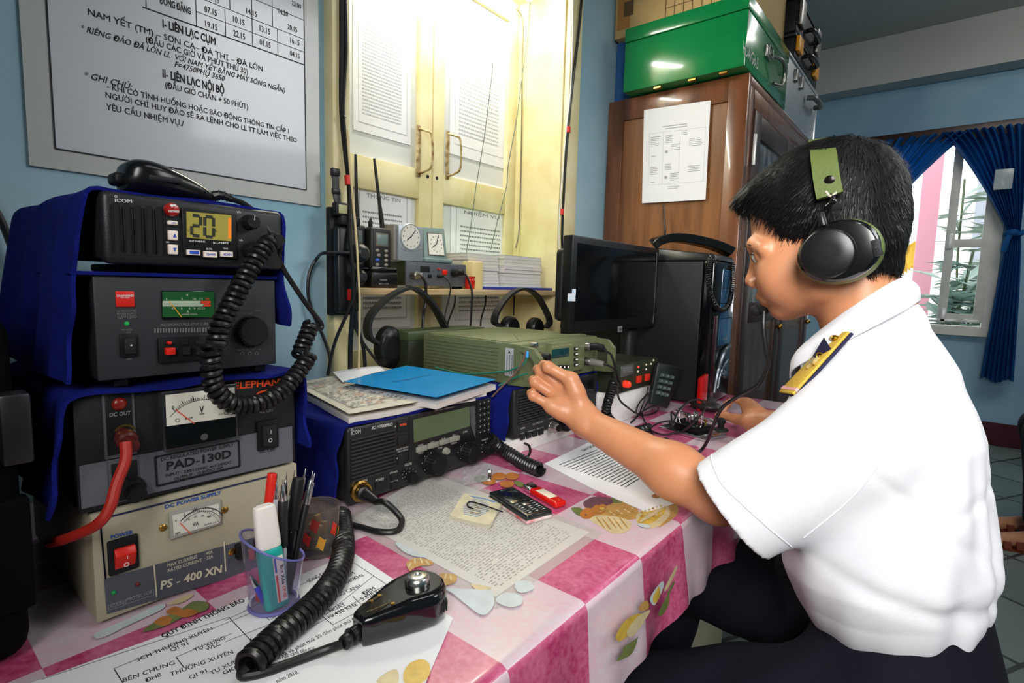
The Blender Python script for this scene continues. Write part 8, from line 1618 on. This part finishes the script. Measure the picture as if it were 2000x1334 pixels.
# collar
def collar_curve(pts): return resamp(smooth(pts, 12), 60)
topL = [(.872, .160, 1.003), (.845, .150, 1.022), (.833, .110, 1.062), (.850, .068, 1.100), (.90, .052, 1.113)]
lowL = [(.862, .172, .965), (.826, .160, .985), (.806, .110, 1.022), (.828, .052, 1.066), (.90, .034, 1.084)]
mir = lambda L: L+[(2*MX-x, y, z) for x, y, z in L[-2::-1]]
c0, c1 = collar_curve(mir(topL)), collar_curve(mir(lowL)); G = np.array([[c0[i]+(c1[i]-c0[i])*s_+(np.array([(c0[i][0]-MX), (c0[i][1]-.11), .03])*.10*sin(pi*s_)) for i in range(60)] for s_ in np.linspace(0, 1, 9)])
m = MB(); m.sheet(G, .0022); G2 = np.array([[c0[i]+(np.array([c0[i][0]+(MX-c0[i][0])*.12, c0[i][1]+(.11-c0[i][1])*.12, c0[i][2]-.045])-c0[i])*s_ for i in range(60)] for s_ in np.linspace(0, 1, 5)]); m.sheet(G2, -.0018); m.obj('collar', SHIRT, man)
# collar tab with a gold anchor
zS = zz(1300, 540, 2.857); tabX = .838
tp_ = [onx(zS(*p), X_) for p, X_ in (((885, 340), .795), ((930, 412), .788), ((808, 556), .805), ((786, 508), .812))]
NAVY = mat('navy_felt', '16173a', .8); GOLD = mat('gold_metal', 'c9a03a', .28, 1)
m = MB(); m.prism([tuple(p+np.array([-.004, 0, 0])) for p in tp_], (.003, 0, 0)); tab = m.obj('collar_tab', NAVY, man)
m = MB(); an = lambda x, y: onx(zS(x, y), .790+(560-y)*0); m.tube(smooth([an(857, 440), an(856, 470), an(852, 505)], 5), .0014, 6); m.tube(smooth([an(828, 488), an(838, 508), an(852, 514), an(866, 502), an(872, 488)], 5), .0014, 6); m.tube([an(848, 455), an(866, 458)], .0011, 6); m.tube([an(858, 440)+np.array([0, .0035*cos(t), .0035*sin(t)]) for t in np.linspace(0, 2*pi, 13)[:-1]], .0009, 5, True); m.obj('anchor_badge', GOLD, tab)
# shoulder board
hb_ = on_shirt(1668, 664, .012); b0_, b1_ = hb_[0], onx(zS(712, 668), .755); d = b1_-b0_; Lb = np.linalg.norm(d); d /= Lb; sdv = np.array([.88, .40, .02]); sdv -= d*(sdv@d); sdv /= np.linalg.norm(sdv); nn = np.cross(d, sdv); nn = nn if nn[2] > 0 else -nn
def bp_(a_, s_, z_): return tuple(b0_+d*a_*Lb+sdv*s_+nn*z_)
m = MB(); m.hexa([bp_(0, -.004, -.003), bp_(1, -.006, -.003), bp_(1, .046, -.003), bp_(0, .036, -.003), bp_(0, -.004, .001), bp_(1, -.006, .001), bp_(1, .046, .001), bp_(0, .036, .001)], .001); sbd = m.obj('shoulder_board', NAVY, man)
m = MB(); m.hexa([bp_(.01, -.002, .001), bp_(.99, -.004, .001), bp_(.99, .044, .001), bp_(.01, .034, .001), bp_(.01, -.002, .0045), bp_(.99, -.004, .0045), bp_(.99, .044, .0045), bp_(.01, .034, .0045)], .001); m.obj('gold_braid', mat('yellow_braid', 'd9b03a', .6, noise=.3, nscale=300), sbd)
m = MB(); m.hexa([bp_(.90, -.0046, .0012), bp_(.945, -.0046, .0012), bp_(.945, .0445, .0012), bp_(.90, .0445, .0012), bp_(.90, -.0046, .005), bp_(.945, -.0046, .005), bp_(.945, .0445, .005), bp_(.90, .0445, .005)]); m.obj('pink_stripe', mat('pink_stripe', 'e0a0a0', .6), sbd)
m = MB(); c = b0_+d*.52*Lb+sdv*.012+nn*.005; st_ = [c+(d*cos(t)+sdv*sin(t))*(.010 if k % 2 == 0 else .0045) for k, t in enumerate(np.linspace(0, 2*pi, 11)[:-1])]; m.prism([tuple(p) for p in st_], tuple(nn*.004)); m.obj('star', mat('pale_gold', 'e3d3a2', .3, .8), sbd); m = MB(); m.sph(b0_+d*.12*Lb+sdv*.014+nn*.006, (.006, .006, .004), 12); m.obj('button', GOLD, sbd)
# ---- trousers and shoes
U = Field((.56, -.19, .0), (1.24, .62, .76), .006)
HLp, HRp = np.array([.80, .02, .545]), np.array([1.0, .02, .555]); KL = onx((1262, 1352), .70); KL = np.array([.69, .345, .448]); KR = np.array([1.04, .40, .525])
U.cone((MX, .03, .70), (MX, .01, .58), .098, .112, .03, 1.45); U.cone(HLp, KL, .100, .078, .05); U.cone(HRp, KR, .100, .076, .05)
U.cone(KL, (.72, .36, .10), .074, .056, .03); U.cone(KR, (1.02, .44, .10), .074, .056, .03); U.cone((.72, .36, .10), (.72, .365, .06), .056, .054, .02); U.cone((1.02, .44, .10), (1.02, .445, .06), .056, .054, .02)
sl, X, Y, Z = U.win(U.lo, U.lo+U.h*U.n); U.F += (.0035*np.sin(Y*70+Z*40+X*30)*np.clip((Y-.02)/.1, 0, 1)*np.clip((.3-Y)/.1, 0, 1)+.003*np.sin(Z*55+Y*20)*np.clip((.45-Z)/.1, 0, 1)).astype(np.float32)
PU, QU = U.mesh(); PU = relax(PU, QU, 2); fobj('trousers', PU, QU, mat('navy_trousers', '10111c', .85, bump=.25, bscale=500, spec=.2), man)
for c in ((.72, .40, 0), (1.02, .48, 0)):
    V_ = Field((c[0]-.07, c[1]-.14, -.005), (c[0]+.07, c[1]+.2, .12), .005); V_.cone((c[0], c[1]-.05, .045), (c[0], c[1]+.10, .032), .042, .036, .03); V_.cone((c[0], c[1]-.04, .09), (c[0], c[1]-.04, .05), .042, .044, .02); sl, X, Y, Z = V_.win(V_.lo, V_.lo+V_.h*V_.n); V_.F = np.maximum(V_.F, (.002-Z)+0*X+0*Y).astype(np.float32); a_, b_ = V_.mesh(); fobj('shoe', a_, b_, GLOSS, man)
# ---- headset
he = thing('headset', 'headset with a black oval ear cup and olive headband worn by the man', 'headset', h(1641, 491, .08))
def cup(side):
    cX = MX-side*.103; c = onx((1641, 491), .797) if side > 0 else np.array([MX+.103, *onx((1641, 491), .797)[1:]]); X0 = c[0]; tl_ = radians(-14); e1_ = np.array([0, -cos(tl_), sin(tl_)]); e2_ = np.array([0, sin(tl_), cos(tl_)]); e1_ = np.array([0, cos(TH*.9), -sin(TH*.9)]); e2_ = np.array([0, sin(TH*.9), cos(TH*.9)])
    A_, B_ = .0485, .0405; o = np.array([-side, 0, 0])
    def ring(k, x_, n=48): return [c+e1_*A_*k*cos(t)*(1+.06*cos(t))+e2_*B_*k*sin(t)+o*x_ for t in np.linspace(0, 2*pi, n+1)[:-1]]
    m = MB(); rows = [ring(k, x_) for k, x_ in ((.80, -.032), (.93, -.030), (1.0, -.022), (1.01, -.012), (.98, -.002), (.95, 0))]; m.grid(rows, True); m.poly(rows[0][::-1] if side > 0 else rows[0]); m.obj('ear_cushion', mat('olive_leather', '5c6a35', .45, bump=.2, bscale=200), he)
    m = MB(); rows = [ring(k, x_) for k, x_ in ((.955, -.004), (.96, .004), (.93, .009), (.86, .0125), (.70, .0138), (.4, .0145), (.12, .0148))]; m.grid(rows, True); m.poly(rows[-1] if side > 0 else rows[-1][::-1]); sh = m.obj('ear_cup', mat('cup_gloss', '0c0d0e', .2, coat=.4), he)
    m = MB(); cc = c+e1_*.012+o*.012; rows = [[cc+(e1_*.0315*cos(t)+e2_*.0315*sin(t))*k+o*x_ for t in np.linspace(0, 2*pi, 41)[:-1]] for k, x_ in ((1, -.004), (1, .003), (.96, .006), (.9, .0072), (.4, .0078), (.1, .008))]; m.grid(rows, True); m.poly(rows[-1]); m.obj('raised_disc', mat('cup_satin', '151617', .32), sh)
    m = MB()
    for a_, b_ in ((-.016, -.004), (-.014, -.012)): m.sph(c+e1_*a_+e2_*b_+o*.0142, .0012, 8)
    m.obj('rivet', CHROME, sh)
    m = MB(); q = c-e1_*.038-e2_*.009; m.hexa([tuple(q+e1_*a_+e2_*b_+o*z_) for z_ in (.004, .0145) for a_, b_ in ((-.005, -.010), (.004, -.010), (.004, .010), (-.005, .010))], .001); m.obj('rim_block', BLK2, sh); m = MB(); m.sph(q+o*.0148, .0016, 8); m.obj('rivet', CHROME, sh)
    return c, e1_, e2_, o
cL, e1_, e2_, o_ = cup(1); cR, *_ = cup(-1)
hb = [onx((1621, 383), .806), onx((1614, 345), .812), onx((1609, 308), .824), onx((1605, 288), .862), h(1603, 283.5)+np.array([0, 0, .006])]; hb = hb+[np.array([2*MX-p[0], p[1], p[2]]) for p in hb[-2::-1]]
m = MB(); cur = smooth(hb, 10); m.strip(cur, .030, .006, (0, 1, 0)); m.obj('headband', mat('olive_leather', '5c6a35', .45, bump=.2, bscale=200), he)
m = MB(); p = onx((1620, 352), .8065); m.lathe([(.0062, 0), (.0062, .001), (.004, .002), (.001, .0022)], p+np.array([.001, 0, 0]), (-1, 0, -.1), 20); m.obj('snap_button', mat('dark_snap', '221d1b', .25, .6), he)
m = MB(); m.tube(smooth([onx((1613, 374), .804), onx((1622, 383), .803), onx((1634, 376), .805)], 6), .0016, 6); m.obj('lining_edge', mat('pale_lining', 'cfc3ae', .7), he)
for sd_ in (1, -1):
    f_ = (lambda p: p) if sd_ > 0 else (lambda p: np.array([2*MX-p[0], p[1], p[2]]))
    m = MB(); m.tube([f_(q) for q in smooth([onx((1622, 378), .806), onx((1630, 392), .800), onx((1618, 402), .795), onx((1606, 414), .793), onx((1603, 425), .793)], 8)], .0022, 8); m.tube([f_(q) for q in smooth([onx((1632, 378), .806), onx((1622, 394), .799), onx((1612, 404), .796)], 6)], .0018, 7); m.obj('wire_yoke', GLOSS, he)
    m = MB(); m.cyl(f_(onx((1602, 416), .793)), f_(onx((1609, 442), .790)), .0046, .0050, 14, .0005); m.obj('yoke_sleeve', RUB, he)
    m = MB(); m.tube([f_(onx((1602, 418), .793)), f_(onx((1590, 445), .795)), f_(onx((1581, 458), .798))], .001, 6); m.obj('stay_wire', GLOSS, he)
mp = h(1478, 606); m = MB(); m.sph(mp, (.011, .010, .009), 16); m.sph(mp-HF*.010, (.012, .009, .011), 14); mic = m.obj('microphone', mat('mic_foam', '0e0e0f', .8), he)
m = MB(); m.tube(smooth([np.array([2*MX-q[0], q[1], q[2]]) for q in (onx((1590, 530), .80),)]+[h(1545, 600, -.085), h(1510, 612, -.045), h(1492, 608, -.012), mp], 8), .003, 8); m.obj('microphone_boom', GLOSS, he)
hc = thing('headset_cable', 'black headset cable curving from the mouth microphone down to the desk', 'cable', mp)
cpx = [((1492, 608), .89), ((1491, 640), .885), ((1497, 690), .89), ((1499, 715), .90), ((1480, 752), .93), ((1440, 775), .97), ((1408, 800), 1.0), ((1390, 840), 1.04), ((1381, 862), 1.07)]
cp3 = [onx(p, X_) for p, X_ in cpx]+[onz(zH(1230, 800), TZ+.012), onz(zH(1150, 840), TZ+.005), onz(zH(1090, 830), TZ+.008)]
m = MB(); m.tube(smooth(cp3, 12), .0034, 9); m.obj('wire', RUB, hc)
# ================================================================== a second person in the background, feet and shins in the frame
m2 = thing('person', 'person in dark trousers and brown sandals seated at the far side of the room', 'person', (3.5, -.62, .44)); 
W_ = Field((3.0, -1.0, .0), (3.95, .05, 1.45), .012)
f1, f2 = onz((1972, 1030), .05), onz((1985, 1085), .05)
fa, fb = np.array([3.42, -.36, .06]), np.array([3.18, -.335, .05])
PEL = np.array([3.5, -.72, .52]); 
for q in (((3.5, -.74, .52), (3.5, -.78, .95), .13, .15), ((3.5, -.78, .95), (3.5, -.77, 1.08), .13, .06), ((3.5, -.77, 1.08), (3.5, -.75, 1.2), .06, .055)): W_.cone(q[0], q[1], q[2], q[3], .05, 1.2)
W_.ell((3.5, -.74, 1.29), (.075, .095, .115), None, .03)
for s_, ft in ((1, fa), (-1, fb)):
    kn = np.array([ft[0]+(.04 if s_ > 0 else .1), -.38, .50]); W_.cone((3.5+.09*s_, -.72, .52), kn, .085, .065, .04); W_.cone(kn, (ft[0]+.01, ft[1]-.05, .10), .06, .038, .03); W_.cone((ft[0]+.01, ft[1]-.06, .06), (ft[0]-.06, ft[1]+.10, .03), .034, .028, .02)
    W_.cone((3.5+.17*s_, -.76, .98), (3.5+.22*s_, -.66, .74), .05, .042, .03); W_.cone((3.5+.22*s_, -.66, .74), (3.5+.12*s_, -.46, .60), .04, .03, .02); W_.ell((3.5+.10*s_, -.43, .595), (.035, .05, .02), None, .02)
a_, b_ = W_.mesh(); bo = fobj('body', relax(a_, b_, 2), b_, mat('skin_plain', 'b87f5c', .5), m2)
W2_ = Field((3.0, -1.0, .0), (3.95, .05, 1.2), .012)
W2_.cone((3.5, -.74, .54), (3.5, -.75, .66), .14, .13, .05, 1.2)
for s_, ft in ((1, fa), (-1, fb)):
    kn = np.array([ft[0]+(.04 if s_ > 0 else .1), -.38, .50]); W2_.cone((3.5+.09*s_, -.72, .52), kn, .10, .08, .04); W2_.cone(kn, (ft[0]+.015, ft[1]-.05, .14), .078, .062, .03)
a_, b_ = W2_.mesh(); fobj('trousers', relax(a_, b_, 2), b_, mat('charcoal_trousers', '1b1d22', .85), m2)
W3_ = Field((3.0, -1.05, .5), (4.0, -.4, 1.2), .012); W3_.cone((3.5, -.75, .62), (3.5, -.78, .96), .15, .165, .05, 1.2)
for s_ in (1, -1): W3_.cone((3.5+.17*s_, -.76, .99), (3.5+.215*s_, -.68, .80), .065, .06, .03)
a_, b_ = W3_.mesh(); fobj('shirt', relax(a_, b_, 2), b_, mat('grey_shirt', '5a6068', .85), m2)
HH = Field((3.38, -.88, 1.2), (3.62, -.6, 1.45), .01); HH.ell((3.5, -.755, 1.315), (.086, .10, .105), None, .02); HH.ell((3.5, -.68, 1.26), (.09, .06, .075), None, .01, True); a_, b_ = HH.mesh(); fobj('hair', a_, b_, HAIR, m2)
SAN = mat('brown_sandal', '6b2f1c', .4)
for ft in (fa, fb):
    m = MB(); G = [[np.array([ft[0]+.02-.085*t, ft[1]-.09+.21*t, .008])+np.array([.93, .37, 0])*(q-.5)*.085*(.75+.35*sin(pi*min(1, t*1.1))) for q in np.linspace(0, 1, 7)] for t in np.linspace(0, 1, 14)]; m.sheet(np.array(G), .012)
    for t in (.35, .55, .75): c = np.array([ft[0]+.02-.085*t, ft[1]-.09+.21*t, .02]); m.strip(smooth([c+np.array([-.04, -.016, -.01]), c+np.array([-.02, -.008, .05-.03*t]), c+np.array([0, 0, .062-.035*t]), c+np.array([.02, .008, .05-.03*t]), c+np.array([.04, .016, -.01])], 5), .028, .004, (-.37, .93, 0))
    m.obj('sandal', SAN, m2)
one('chair', MB().box(3.27, 3.73, -.98, -.55, .40, .44, .01).box(3.27, 3.73, -1.0, -.965, .44, .9, .01).box(3.28, 3.32, -.97, -.93, 0, .4).box(3.68, 3.72, -.97, -.93, 0, .4).box(3.28, 3.32, -.6, -.56, 0, .4).box(3.68, 3.72, -.6, -.56, 0, .4), DWOOD, 'dark wooden chair under the second person across the room', 'chair')
